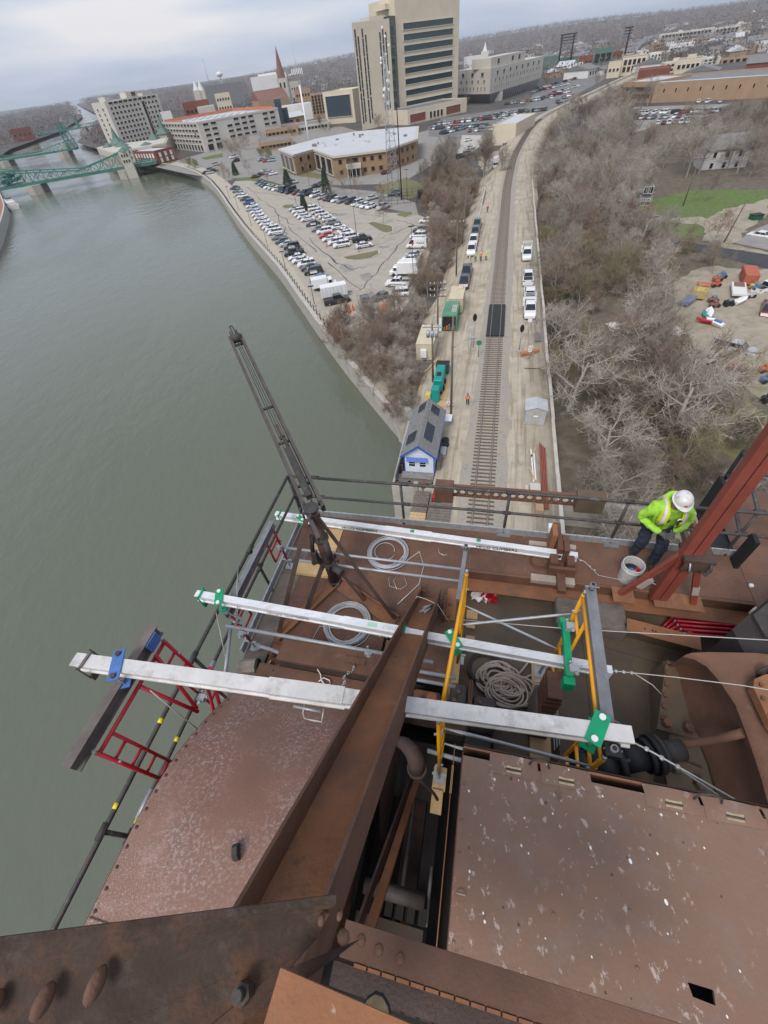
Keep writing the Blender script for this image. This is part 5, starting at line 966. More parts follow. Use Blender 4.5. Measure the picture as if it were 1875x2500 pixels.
ribbon(MB(),[(bank[0].x,bank[0].y),(nb[0].x,nb[0].y),(nb[1].x,nb[1].y),(nb[2].x,nb[2].y),(nb[3].x,nb[3].y)],-.2,.4,WZ-1,-.1).build('wall_face',M['concrete'],aw)
lw=thing('river_wall','pale river wall on the west bank beside the moored boat','wall',(-176,289,WZ))
ribbon(MB(),smooth(lb_[:9],1),-.5,.25,WZ-1,GZ+.5).build('wall_face',M['lichen'],lw)
def patch(name,pts,mt,z,kind='structure'):
    if mt in('yard','grass','drygrass','dirt'):
        pr=random.Random(len(pts)*7+int(pts[0][0]));pts=[Vector((p[0]+pr.uniform(-.7,.7),p[1]+pr.uniform(-.7,.7)))for p in dense(list(pts)+[pts[0]],1.6)[:-1]]
    o=MB().add([(p[0],p[1],z)for p in pts],[tuple(range(len(pts)))]).build(name,M[mt]);o['kind']=kind;return o
M['promenade_brick']=mat('promenade_brick',(.30,.15,.10),.9,0,.2,.5,coord='World')
# west promenade of brick
patch('promenade',[(p.x-.4,p.y)for p in lb_[:9]]+[(p.x-9,p.y)for p in reversed(lb_[:9])],'promenade_brick',GZ+.03)
# riverwalk, lots and streets
rwk=smooth(bank[:14],1)
q=MB();ribbon(q,rwk,.5,7.5,GZ-.2,GZ+.03);struct(q.build('riverwalk',M['walk']))
patch('parking_lot',[C4(*p)for p in((175,300),(205,255),(330,250),(400,285),(700,360),(1000,400),(1250,470),(1430,480),(1540,520),(1530,700),(1480,860),(1400,1040),(1300,1180),(1150,1230),(1000,1230),(780,1200),(700,1010),(600,850),(480,690),(330,520),(240,400))],'lot',GZ+.05)
patch('street',[C4(*p)for p in((0,120),(60,90),(320,150),(640,245),(900,300),(1200,330),(1420,400),(1440,480),(1230,440),(700,330),(330,225),(150,240),(60,200))],'street',GZ+.02)
patch('lawn',[C4(*p)for p in((180,235),(330,232),(520,285),(720,330),(1000,380),(1010,400),(700,355),(400,280),(330,255),(220,250))],'grass',GZ+.06)
patch('plaza',[C2(*p)for p in((60,845),(250,790),(560,700),(1000,640),(1110,670),(1330,690),(1650,600),(1659,720),(1300,930),(900,940),(560,880),(430,915),(220,880))],'street',GZ+.012)
patch('lawn',[C2(*p)for p in((290,800),(400,775),(405,795),(310,810))],'grass',GZ+.04)
patch('lawn',[C2(*p)for p in((60,835),(130,810),(165,820),(95,845))],'grass',GZ+.04)
patch('lawn',[C2(*p)for p in((690,860),(760,850),(920,890),(880,905),(760,885))],'drygrass',GZ+.04)
patch('lawn',[C2(*p)for p in((1170,945),(1330,900),(1480,960),(1340,1010),(1200,975))],'drygrass',GZ+.06)
patch('parking_lot',[C3(*p)for p in((0,600),(130,580),(560,520),(720,380),(640,400),(470,480),(600,530),(420,660),(0,690))],'darklot',GZ+.03)
patch('parking_lot',[C3(*p)for p in((-60,640),(420,560),(590,520),(560,560),(440,640),(400,700),(250,720),(-60,690))],'darklot',GZ+.045)
patch('parking_lot',[C3(*p)for p in((470,480),(760,360),(850,390),(620,520),(420,545))],'darklot',GZ+.05)
patch('parking_lot',[C3(*p)for p in((740,640),(900,555),(1600,560),(1659,560),(1659,640),(1400,680),(1000,690))],'street',GZ+.03)
patch('street',[C3(*p)for p in((880,545),(1659,520),(1659,556),(900,552))],'street',GZ+.034)
patch('ramp_road',[C3(*p)for p in((110,685),(215,685),(235,705),(170,770),(80,790),(20,760),(100,740))],'lichen',GZ+.055)
patch('access_road',[C3(*p)for p in((200,790),(390,735),(330,850),(300,900),(230,880),(190,830))],'dirt',GZ+.055)
# right-hand yard and lane
patch('woodland_floor',[T(8.4,20,0),T(8.4,185,0),(80,215),(150,250),(240,300),(300,200),(200,60),(90,0)],'woodfloor',GZ-.2+.25)
patch('yard',[C6(*p)for p in((1659,1800),(1380,1620),(1150,1400),(1000,1200),(1040,940),(1230,850),(1659,880))]+[(110,70),(70,35)],'yard',GZ+.08)
patch('lane',[C6(*p)for p in((900,665),(1000,672),(1659,775))]+[(105,70),(98,64)]+[C6(*p)for p in((1659,868),(1250,770),(930,700))],'asphalt',GZ+.12)
patch('lawn',[C6(*p)for p in((780,420),(1100,340),(1400,330),(1659,330),(1659,400),(1350,470),(1250,520),(1000,525),(850,500))],'grass',GZ+.09)
patch('lawn',[C6(*p)for p in((850,570),(1000,555),(1180,565),(1240,620),(1180,665),(900,640))],'grass',GZ+.09)
patch('gravel_drive',[C6(*p)for p in((850,540),(1000,522),(1250,520),(1360,465),(1659,395),(1659,500),(1500,600),(1420,700),(1659,760),(1659,775),(1300,715),(1210,670),(1240,620),(1180,565),(1000,555))],'yard',GZ+.10)
patch('parking_pad',[C6(*p)for p in((1659,560),(1540,610),(1430,695),(1659,745))],'street',GZ+.115)
patch('field',[C6(*p)for p in((1200,1620),(1500,1700),(1659,1900),(1659,2200),(1300,2100),(1150,1850))],'drygrass',GZ+.09)
# ------------------------------------------------------------------ railway embankment
ctr=[T(.5,v_,0)for v_ in(26,50,75,100,125,150,170)]+[Vector(p)for p in((66.5,196,0),(76.5,221,0),(92.5,257,0),(103,280,0),(115.5,303,0),(133,331,0),(169,378,0),(245,474,0),(330,575,0))]
cpath=smooth(ctr,2)
cpath=dense(cpath,2.5)
em=MB();P=cpath;n=len(P);V=[]
def left_edge(i):
    v_=P[i].x*s18+P[i].y*c18
    if v_<44:return 5.3
    if v_<72:return 9.8
    if v_<92:return 9.8-3*(v_-72)/20
    if v_<150:return 6.6
    return 5.0
for i in range(n):
    d=(P[min(i+1,n-1)]-P[max(i-1,0)]).normalized();s_=Vector((d.y,-d.x));le=left_edge(i);v_=P[i].x*s18+P[i].y*c18
    re=7.5 if v_<150 else 9.0
    zt=0 if v_<200 else max(-2.0,-(v_-200)*.008)
    sw=.15 if v_<46 else(2.0 if v_<62 else 6.5)
    for o_,z_ in((-le-sw,GZ-3.8 if v_<46 else GZ-.5),(-le,zt-.05),(-3.4,zt-.02),(3.0,zt-.02),(re,zt-.05),(re+.1,GZ-.5)):p=P[i]+s_*o_;V.append((p.x,p.y,z_))
em.add(V,[(i*6+k,i*6+k+1,i*6+7+k,i*6+6+k)for i in range(n-1)for k in range(5)]+[(0,1,2,3,4,5)],0,True)
struct(em.build('embankment',M['dirt']))
def zt_(p):
    v_=p[0]*s18+p[1]*c18;return 0 if v_<200 else max(-2.0,-(v_-200)*.008)
q=MB();V=[]
for i in range(n):
    d=(P[min(i+1,n-1)]-P[max(i-1,0)]).normalized();s_=Vector((d.y,-d.x));z0=zt_(P[i])
    for o_,z_ in((-2.15+rnd.uniform(-.3,.25),-.02),(-1.5,.10),(1.5,.10),(2.55+rnd.uniform(-.3,.35),-.02)):p=P[i]+s_*o_;V.append((p.x,p.y,z0+z_))
q.add(V,[(i*4+k,i*4+k+1,i*4+5+k,i*4+4+k)for i in range(n-1)for k in range(3)]);bal=q.build('ballast_bed',M['ballast']);bal['kind']='stuff';tag(bal,'grey stone ballast strip under the railway track','ballast')
# track
tr=thing('railway_track','single railway track with timber ties running away and curving right','railway track',T(.5,80,.1))
fine=dense(cpath,2.2)
for s_ in(-1,1):
    q=MB();qh=MB();V=[];Vh=[]
    for i,p in enumerate(fine):
        d=(fine[min(i+1,len(fine)-1)]-fine[max(i-1,0)]).normalized();sd_=Vector((d.y,-d.x));z0=zt_(p);c_=p+sd_*(.752*s_)
        for o_,z_ in((-.075,.14),(-.075,.165),(-.012,.18),(-.012,.27),(-.037,.275),(-.037,.31),(.037,.31),(.037,.275),(.012,.27),(.012,.18),(.075,.165),(.075,.14)):
            a=c_+sd_*o_;V.append((a.x,a.y,z0+z_))
        for o_ in(-.034,.034):a=c_+sd_*o_;Vh.append((a.x,a.y,z0+.3125))
    m_=len(fine);q.add(V,[(i*12+k,i*12+(k+1)%12,i*12+12+(k+1)%12,i*12+12+k)for i in range(m_-1)for k in range(12)]);ro=q.build('rail',M['railsteel'],tr)
    qh.add(Vh,[(i*2,i*2+1,i*2+3,i*2+2)for i in range(m_-1)]);qh.build('rail_head',M['railhead'],ro)
tie_me=MB().bbox((-1.3,-.115,-.06),(1.3,.115,.135),.015).mesh('tie',M['tie']);plate_me=MB().box((-.17,-.09,.136),(.17,.09,.142)).mesh('tie_plate',M['railsteel'])
acc=0;last=None;k=0;restv=MB();tw=Vector(tr['_w'])
seg=dense(cpath,.05)
for i in range(len(seg)-1):
    acc+=(seg[i+1]-seg[i]).length
    if acc>=.58:
        acc=0;p=seg[i];d=(seg[i+1]-seg[i]).normalized();v_=p.x*s18+p.y*c18
        if 67.3<v_<79.2 or v_>330:continue
        ang=math.atan2(-d.x,d.y)+rnd.uniform(-.012,.012)
        if k<290:
            o=bpy.data.objects.new('tie',tie_me);C.objects.link(o);o.parent=tr;o.location=Vector((p.x+rnd.uniform(-.03,.03),p.y,zt_(p)))-tw;o.rotation_euler=(0,0,ang)
        else:
            sx=Vector((math.cos(ang),math.sin(ang)));sy=Vector((-sx.y,sx.x));c_=[p+sx*a_+sy*b_ for a_,b_ in((-1.3,-.115),(1.3,-.115),(1.3,.115),(-1.3,.115))]
            restv.add([(a_.x,a_.y,zt_(p)+.135)for a_ in c_]+[(a_.x,a_.y,zt_(p)-.05)for a_ in c_],[(0,1,2,3),(0,4,5,1),(1,5,6,2),(2,6,7,3),(3,7,4,0)])
        k+=1
o=restv.build('far_ties',M['tie'],tr);o['kind']='stuff'
# timber crossing panels
xg=thing('crossing_panel','black rubber and timber crossing deck laid over the track','level crossing',T(.5,73.2,.2))
for k in range(4):
    for(u0,u1)in((-.88,-.32),(-.17,1.17),(1.32,1.92)):
        MB(T).bbox((u0,67.35+2.95*k,.1),(u1,67.35+2.95*k+2.93,.325+.004*(k%2)),.02).build('panel',M['black']if 'xp' not in M else M['xp'],xg)
# retaining wall
rt=thing('retaining_wall','weathered pale concrete retaining wall along the right side of the tracks','wall',T(8.2,90,GZ))
v_=27.0;k=0
while v_<172:
    l_=9.0+rnd.uniform(-2,2);dz=rnd.uniform(-.05,.12);du=rnd.uniform(-.06,.06)
    MB(T).bbox((8.02+du,v_,GZ-.6),(8.42+du,v_+l_-.03,.28+dz),.03).build('wall_section',M['lichen'],rt);v_+=l_;k+=1
lk=thing('edging_wall','low crumbling concrete edge along the left side of the dirt road','wall',T(-6.3,135,0))
v_=104
while v_<168:MB(T).bbox((-6.45+rnd.uniform(-.1,.1),v_,-1),(-6.1,v_+3.4,.22+rnd.uniform(-.08,.08)),.03).build('kerb_block',M['lichen'],lk);v_+=3.5+rnd.uniform(0,.8)
# lattice strut of the bridge below the walkway
ls=thing('lattice_strut','rusty laced steel strut crossing below the walkway','steel beam',B(1.2,9.75,-9.8))
for z_ in(-9.55,-9.95):
    MB(B).box((-.75,9.70,z_-.03),(2.95,9.80,z_+.03)).build('chord',M['rust'],ls)
for k in range(14):
    u0=-.72+.26*k
    for a,b in(((u0,9.695,-9.93),(u0+.26,9.695,-9.57)),((u0,9.69,-9.57),(u0+.26,9.69,-9.93))):MB(B).beam(a,b,.05,.012,(0,1,0)).build('lacing_bar',M['rust'],ls)
MB(B).box((-1.35,9.5,-10.1),(-.76,9.95,-9.5)).build('gusset_box',M['rust'],ls);MB(B).box((2.96,9.55,-10.1),(3.75,9.95,-9.5)).build('gusset_box',M['floor'],ls)
tp=thing('bridge_tower_leg','rusty braced tower legs carrying the platform down to the bank','bridge tower',B(-3,3,-38))
for u_ in(-3.2,4.3):
    for vv in(-3.0,4.6):MB(B).box((u_-.25,vv-.3,-39),(u_+.25,vv+.3,-7.0)).build('leg',M['rust'],tp)
for z_ in(-14,-22,-30):
    for vv in(4.6,):MB(B).box((-3.2,vv-.15,z_-.2),(4.3,vv+.15,z_+.2)).build('strut',M['rust'],tp)
# ================================================================== bare trees
M['bark']=mat('bark',(.30,.265,.225),.95,0,.25,3)
TW={}
for nm,c_ in dict(grey=(.335,.292,.243),brown=(.29,.222,.165),pale=(.45,.40,.345),olive=(.24,.215,.115),red=(.27,.185,.135),dark=(.19,.155,.12),green=(.20,.23,.09)).items():TW[nm]=mat('twig_'+nm,c_,.95,0,.2,.6)
def make_tree(seed,h,spread,limbs,br,tw,sub,droop=.0,trunk_r=.16,tlen=.8,upright=.5,rt=.014,fork=.3):
    rr=random.Random(seed);tk=MB();cr=MB()
    def rv():return Vector((rr.uniform(-1,1),rr.uniform(-1,1),rr.uniform(-1,1)))
    def grow(mb,p,d,l,r0,r1,n,segs,wob,grav=0):
        pts=[Vector(p)];rs=[r0];d=Vector(d).normalized()
        for i in range(segs):
            d=(d+rv()*wob+Vector((0,0,grav))).normalized();pts.append(pts[-1]+d*(l/segs));rs.append(r0+(r1-r0)*(i+1)/segs)
        mb.tube(pts,rs,n,0,False);return pts,d
    tp_,td=grow(tk,(0,0,-.3),(rr.uniform(-.08,.08),rr.uniform(-.08,.08),1),h*.62,trunk_r,trunk_r*.45,6,5,.08)
    for i in range(limbs):
        t=fork+(1-fork)*(i+rr.random()*.7)/limbs;k=min(4,int(t*5));base=tp_[k].lerp(tp_[k+1],t*5-k if t*5-k<1 else.9)
        a=2.4*i+rr.uniform(-.5,.5);d=Vector((math.cos(a)*spread,math.sin(a)*spread,upright+.6*t))
        lp,ld=grow(tk,base,d,h*.42*(1.25-.55*t)*rr.uniform(.8,1.2),trunk_r*.42*(1.1-.5*t),trunk_r*.12,5,4,.16)
        for j in range(br):
            t2=.25+.75*(j+rr.random())/br;k=min(3,int(t2*4));b2=lp[k].lerp(lp[k+1],min(.99,t2*4-k));d2=(ld*.6+rv()*.8+Vector((0,0,.25))).normalized()
            bp_,bd_=grow(cr,b2,d2,h*.2*rr.uniform(.6,1.2),trunk_r*.12,trunk_r*.055,3,3,.22,-droop*.3)
            for m_ in range(tw):
                t3=.15+.85*(m_+rr.random())/tw;k=min(2,int(t3*3));b3=bp_[k].lerp(bp_[k+1],min(.99,t3*3-k));d3=(bd_*.5+rv()*.9+Vector((0,0,.2-droop))).normalized()
                wp,wd=grow(cr,b3,d3,tlen*rr.uniform(.6,1.3),rt*1.5,rt*.8,3,2,.25,-droop*.3)
                for s_ in range(sub):
                    b4=wp[0].lerp(wp[2],rr.uniform(.25,1));d4=(wd*.6+rv()*.8+Vector((0,0,.15-droop))).normalized();e4=b4+d4*tlen*rr.uniform(.4,.8);cr.tube([b4,e4],[rt*.9,rt*.5],3,0,False)
    return tk,cr
protos={}
def proto(key,twig,*a,**k):
    tk,cr=make_tree(*a,**k);protos[key]=(tk.mesh('trunk',M['bark']if twig!='pale' else TW['pale']),{nm:cr.mesh('crown',TW[nm])if nm==twig else None for nm in TW},cr,k)
def crown_mesh(key,twig):
    d=protos[key][1]
    if d[twig]is None:
        src=next(v for v in d.values()if v is not None);me=src.copy();me.materials.clear();me.materials.append(TW[twig]);d[twig]=me
    return d[twig]
proto('tallA','grey',1,13,.8,9,7,7,4,tlen=1.05,trunk_r=.25,rt=.016)
proto('tallB','grey',2,12,.65,10,7,7,4,tlen=1.0,trunk_r=.22,upright=.8,rt=.015)
proto('wideA','brown',3,9.5,1.15,9,8,7,4,tlen=.95,trunk_r=.25,upright=.35,rt=.015,fork=.18)
proto('wideB','pale',4,9,1.1,8,7,7,4,tlen=.95,trunk_r=.22,upright=.4,rt=.015,fork=.15)
proto('midA','grey',5,7.5,.9,8,7,7,3,tlen=.85,trunk_r=.12,rt=.013,fork=.15)
proto('bushA','brown',6,4.2,.95,10,6,7,3,tlen=.75,trunk_r=.06,upright=.7,rt=.012,fork=.02)
proto('bushB','olive',7,3.6,1.1,10,6,7,3,tlen=.7,trunk_r=.055,upright=.6,rt=.012,fork=.02)
proto('small','red',8,6,.8,7,5,5,3,tlen=.7,trunk_r=.08,rt=.012,fork=.3)
def inside(p,poly):
    x,y=p[0],p[1];c=False;n=len(poly);j=n-1
    for i in range(n):
        if(poly[i][1]>y)!=(poly[j][1]>y)and x<(poly[j][0]-poly[i][0])*(y-poly[i][1])/(poly[j][1]-poly[i][1])+poly[i][0]:c=not c
        j=i
    return c
ntree=0
def tree(key,twig,p,s,label,group,cat='tree',name='bare_tree',sz=1.0):
    global ntree
    th=bpy.data.objects.new(name,None);C.objects.link(th);th.location=p;a=rnd.uniform(0,6.28);th.rotation_euler=(0,0,a);ss=s*rnd.uniform(.88,1.14);th.scale=(ss,ss,ss*sz)
    tag(th,label,cat,group)
    for nm,me in(('trunk',protos[key][0]),('crown',crown_mesh(key,twig))):
        o=bpy.data.objects.new(nm,me);C.objects.link(o);o.parent=th
    ntree+=1;return th
def scatter(poly,n,dist,choose,z,label,group,cat='tree',name='bare_tree',avoid=()):
    xs=[p[0]for p in poly];ys=[p[1]for p in poly];pts=[];tries=0
    while len(pts)<n and tries<n*60:
        tries+=1;p=Vector((rnd.uniform(min(xs),max(xs)),rnd.uniform(min(ys),max(ys)),z))
        if not inside(p,poly)or any(inside(p,q_)for q_ in avoid):continue
        if any((p.x-q_.x)**2+(p.y-q_.y)**2<dist*dist for q_ in pts):continue
        pts.append(p);key,twig,s=choose(p);tree(key,twig,p,s,label(p,key,twig)if callable(label)else label,group,cat,name)
def pick(*opts):
    def f(p):k=rnd.choice(opts);return k[0],rnd.choice(k[1]),k[2]*rnd.uniform(.85,1.2)
    return f
px=lambda pts,z=GZ:[(G(x,y,z).x,G(x,y,z).y)for x,y in pts]
ring_=lambda x,y,r:[(x+r*math.cos(k*.7),y+r*math.sin(k*.7))for k in range(9)]
clear=[ring_(54,47,13),ring_(50,40,7),ring_(62,60,7),px([(1600,600),(1700,560),(1620,520),(1570,480),(1640,430),(1720,480),(1875,470),(1875,690),(1660,650)]),px([(1720,1060),(1875,1110),(1875,690),(1740,670),(1700,740),(1650,800),(1640,900)]),px([(1640,560),(1780,600),(1875,640),(1875,690),(1620,640)])]
lotc=[px([(500+x/2.765,350+y/2.765)for x,y in((150,280),(205,245),(330,240),(400,275),(1250,440),(1430,470),(1540,510),(1530,700),(1480,860),(1400,1040),(1280,1180),(1150,1230),(800,1200),(480,690))])]
def zone(p):
    v_=p.x*s18+p.y*c18
    return('just below the platform rail' if v_<38 else 'level with the red steel channels' if v_<44 else 'level with the metal shed' if v_<54 else 'level with the orange timber bundle' if v_<66 else 'level with the black crossing' if v_<80 else 'level with the white pickups' if v_<98 else 'level with the rail service truck' if v_<112 else 'beyond the rail service truck' if v_<140 else 'far up by the bend')
def rank(p):
    u_=p.x*c18-p.y*s18;return 'against the wall' if u_<14 else 'just behind the wall' if u_<20 else 'deep in the woods' if u_<30 else 'near the yard'
CN=dict(grey='grey',brown='brown',pale='pale',olive='olive',red='reddish',dark='dark',green='green');SN=dict(wideA='spreading',wideB='broad',midA='middling',tallA='tall',tallB='upright',small='slender',bushA='upright',bushB='rounded')
def left_zone(p):
    v_=p.x*s18+p.y*c18;return 'behind the tender house' if v_<56 else 'beside the site trailer' if v_<68 else 'beside the green container' if v_<78 else 'below the lot corner' if v_<92 else 'beside the white box truck' if v_<108 else 'beside the police van' if v_<124 else 'toward the lattice mast'
# thick woods right of the retaining wall
wpoly=[(T(10.2,v_).x,T(10.2,v_).y)for v_ in(24,60,100,140,172)]+[(82,205),(105,200),(100,165),(95,140),(80,132),(72,118),(70,104),(66,92),(60,80),(52,68),(52,58),(58,50),(58,40),(46,24),(32,12)]
scatter(wpoly,124,3.4,pick(('wideA',('grey','brown','pale'),1.1),('wideB',('grey','pale','pale'),1.15),('midA',('grey','brown','olive'),1.05),('tallB',('grey','pale'),.8),('wideA',('red','olive','grey'),.9)),GZ,lambda p,k,t:f'{CN[t]} {SN[k]} bare tree {rank(p)}, {zone(p)}','bare trees in the woods right of the wall',avoid=clear)
scatter(wpoly,110,2.6,pick(('bushA',('brown','grey','red'),1.1),('bushB',('olive','brown','dark'),1.2),('bushA',('pale','dark'),1.0)),GZ,lambda p,k,t:f'low {CN[t]} {SN[k]} thicket {rank(p)}, {zone(p)}','thicket shrubs right of the wall','shrub','thicket_shrub',avoid=clear)
# taller woods further up the right side of the line
upoly=[(T(11,172).x,T(11,172).y),(90,225),(105,252),(118,275),(140,300),(165,335),(190,318),(170,285),(150,270),(128,240),(118,215),(150,190),(165,172),(150,150),(112,150),(100,165),(96,195),(80,200)]
scatter(upoly,46,5.2,pick(('tallA',('grey','dark'),1),('tallB',('grey','brown'),1),('tallA',('grey','pale'),1.1)),GZ,lambda p,k,t:f'{CN[t]} {SN[k]} tree in the tall stand '+('beside the straight track' if p.y<190 else 'near the white house' if p.x>112 and p.y<230 else 'at the start of the track bend' if p.y<250 else 'before the parked cars by the long brick building'),'tall bare trees by the curve')
# strip between the lot and the dirt road
spoly=px([(780,790),(840,880),(960,1030),(985,1000),(985,930),(1000,860),(1035,770),(1060,720),(1100,650),(1125,590),(1150,500),(1165,440),(1080,430),(1030,480),(1042,560),(1055,650),(1000,740),(900,775)])
scatter(spoly,46,2.6,pick(('midA',('brown','grey'),.95),('small',('brown','red'),1.1),('tallB',('brown',),.62)),GZ,lambda p,k,t:f'{CN[t]} {SN[k]} bare tree in the brush strip {left_zone(p)}','bare trees in the strip by the lot',avoid=lotc)
scatter(spoly,120,1.5,pick(('bushA',('brown','red'),1),('bushB',('brown','red'),1.05),('bushA',('pale','brown'),.9)),GZ,lambda p,k,t:f'{CN[t]} {SN[k]} brush bush in the strip {left_zone(p)}','brush bushes in the strip by the lot','shrub','brush_bush',avoid=lotc)
q_=[(T(u_,v_).x,T(u_,v_).y)for u_,v_ in((-13.6,54),(-12.6,47.5),(-9.9,46.5),(-9.8,58),(-11.5,60),(-11.6,70),(-16,70))]
scatter(q_,34,1.1,pick(('bushA',('brown','pale','grey'),.85),('bushB',('brown','red'),.8)),GZ+1.2,lambda p,k,t:f'{CN[t]} {SN[k]} brush on the bank {left_zone(p)}','brush on the bank by the river wall','shrub','bank_brush')
npoly=[(30,178),(25,195),(38,222),(62,235),(70,210),(58,182)]
scatter(npoly,13,5,pick(('tallA',('dark','grey'),.85),('tallB',('dark','grey'),.9)),GZ,lambda p,k,t:f'{CN[t]} {SN[k]} bare tree behind the lattice mast, '+('nearest the mast' if p.x<38 else 'between mast and truck' if p.x<52 else 'nearest the white box truck'),'bare trees behind the lattice mast')
# street and lot trees
for p,key,tw_,s in((C4(980,240),'small','brown',1.2),(C4(950,350),'small','red',.9),(C4(880,350),'small','red',.9),(C4(1040,350),'small','brown',1.1),(C4(1205,545),'small','red',1.2),(C4(1190,400),'small','red',1.0),(C4(300,215),'small','grey',1.3),(C4(140,260),'small','grey',1.3),(C4(125,240),'small','red',1.2),(C4(165,265),'small','brown',1.2),(C4(430,270),'small','red',.9),
     (C2(430,790),'midA','brown',1.3),(C2(520,760),'midA','brown',1.2),(C2(470,740),'midA','grey',1.2),(C2(330,760),'small','grey',1.4),(C2(190,830),'small','red',1.3),(C2(215,850),'small','red',1.2),(C2(230,760),'small','brown',1.5),(C2(610,720),'small','grey',1.3),(C2(940,690),'small','red',1.4),(C2(1010,960),'small','brown',1.2),
     (C3(820,650),'tallA','grey',.9),(C3(1250,640),'midA','brown',1.2),(C3(1480,690),'tallA','dark',.9),(C3(1560,760),'tallA','brown',1.1),(C3(1640,700),'tallA','grey',1.0),(C3(1500,840),'midA','grey',1.3),(C3(1590,860),'midA','brown',1.3),(C3(1330,1020),'small','dark',1.2),(C3(1560,900),'midA','grey',1.1),(C6(1270,700),'small','red',1.3),(C6(1280,900),'small','brown',1.2),(C3(1290,830),'midA','grey',1.2),(C3(1340,850),'small','grey',1.3),(C3(1400,800),'tallB','grey',.8),(C3(1450,860),'midA','brown',1.0),(C3(1230,850),'midA','brown',1.2),(C6(1230,830),'bushA','grey',1.2),(C6(1100,760),'bushB','olive',1.2)):
    tree(key,tw_,p,s,f'lone {CN[tw_]} {SN[key]} bare tree '+('beside the lane or scrap yard on the right' if p.x>40 and p.y<135 else 'around the white house and long brick building' if p.x>75 else 'in or beside the police parking lot' if p.y<235 else 'before the low brick police building' if p.y<285 else 'on the plaza near the parking garage'),'lone bare trees by streets and yards')
for x_,y_ in((C2(300,880)),(C2(250,850)),(C2(120,790)),(C2(640,770)))if False else():
    pass
for p,s,l in((C2(270,850),1.1,'budding green shrub row by the curb of the riverwalk'),(C2(235,840),1.0,'round budding green shrub nearest the river bend'),(C2(640,800),1.2,'budding green tree beside the black cars on the plaza'),(C2(120,810),1.2,'budding green shrub beside the end of the green bridge'),(C2(600,790),1.0,'smaller budding green shrub beside the plaza cars')):
    tree('bushB','green',p,s*1.4,l,None,'shrub','budding_shrub')
rr=random.Random(77);nt_=0
while nt_<92:
    if nt_<48:y=rr.uniform(420,900);x=(-290-(y-430)*.46 if y<780 else-452)-rr.uniform(4,110)
    elif nt_<70:x=rr.uniform(-190,130);y=rr.uniform(330,640)
    else:x=rr.uniform(180,360);y=rr.uniform(330,620)
    nt_+=1
    tree(rr.choice(('tallA','tallB','midA')),rr.choice(('grey','brown','dark')),Vector((x,y,GZ)),rr.uniform(.8,1.1),'bare town tree '+('on the west bank beyond the bridges' if x<-200 else 'between the garage and the tower' if x<130 else 'among the buildings on the right'),'bare town trees')
# evergreens
M['needle']=mat('needle',(.035,.055,.028),.9,0,.3,2)
def conifer(p,h,r,label,seed):
    th=thing('evergreen_tree',label,'tree',p);rr=random.Random(seed);p=Vector(p);q=MB()
    for k in range(1500):
        t=rr.random()**.8;z=h*(.06+.94*t);rad=r*(1-t)**.8*(.55+.5*rr.random());a=rr.uniform(0,6.28);c_=p+Vector((rad*math.cos(a),rad*math.sin(a),z));d=Vector((math.cos(a),math.sin(a),-.35));l=.38+.3*rr.random();s_=Vector((-math.sin(a),math.cos(a),rr.uniform(-.5,.5)))*.13
        q.add([c_-s_,c_+d*l,c_+s_,c_+Vector((0,0,.14))],[(0,1,2),(0,3,1),(2,1,3)])
    q.build('crown',M['needle'],th);MB().cyl(p,p+Vector((0,0,h*.8)),.16,7,0,.05).build('trunk',M['bark'],th)
conifer(C4(565,295),6.2,2.3,'broad dark evergreen in front of the brick building',1);conifer(C4(825,345),8.6,2.0,'tall dark evergreen beside the row of parked cars',2);conifer(C4(210,215),5.5,1.7,'small dark evergreen near the street bend',3);conifer(C4(675,455),5.0,1.3,'narrow brown green evergreen on the lot island',4)

# ------------------------------------------------------------------ far woods, hills
rr=random.Random(5);q=MB();q2=MB()
def blob(mb,x,y,z,h,w_):
    for k in range(13):
        a=rr.uniform(0,6.28);r_=w_*rr.random()**.6;zz=z+h*(.1+.8*rr.random())*(1-.45*(r_/w_)**2);c_=Vector((x+r_*math.cos(a),y+r_*math.sin(a),zz));s_=w_*rr.uniform(.16,.30)
        d1=Vector((rr.uniform(-.6,.6),rr.uniform(-.6,.6),rr.uniform(.5,1.2)))*s_;d2=Vector((rr.uniform(-1,1),rr.uniform(-1,1),rr.uniform(-.2,.8)))*s_
        mb.add([c_-d2*.5,c_+d1,c_+d2*.5],[(0,1,2)])
def hillz(x,y):
    r_=math.hypot(x,y);
    if r_<1100:return GZ
    a=math.atan2(x,y);t=min(1,(r_-1100)/3200);e_=24+16*math.sin(a*3.1+.5)+8*math.sin(a*9)+7*math.sin(a*17+1);e_=max(2,e_*(1 if a>-.35 else max(0,1+(a+.35)*6)))
    return GZ+e_*t*t*(3-2*t)
def on_water(x,y):
    if y>6500:return False
    for P_,s in((bank,1),):
        pass
    def xb(P_):
        for a,b in zip(P_,P_[1:]):
            if a.y<=y<=b.y:return a.x+(b.x-a.x)*(y-a.y)/(b.y-a.y)
        return None
    r1=xb(bank);l1=xb(lb_)
    return r1 is not None and l1 is not None and l1-6<x<r1+8
built=[]  # circles kept free of far trees: filled from the city layout below
for x_,y_,r_ in((-75,430,75),(-20,300,50),(60,440,70),(150,500,75),(120,400,70),(200,420,70),(190,330,55),(230,300,60),(20,520,50),(-190,520,90),(-220,470,70),(-120,560,70),(0,250,70),(95,280,22),(-40,620,70),(250,480,70)):built.append((x_,y_,r_))
cnt=0
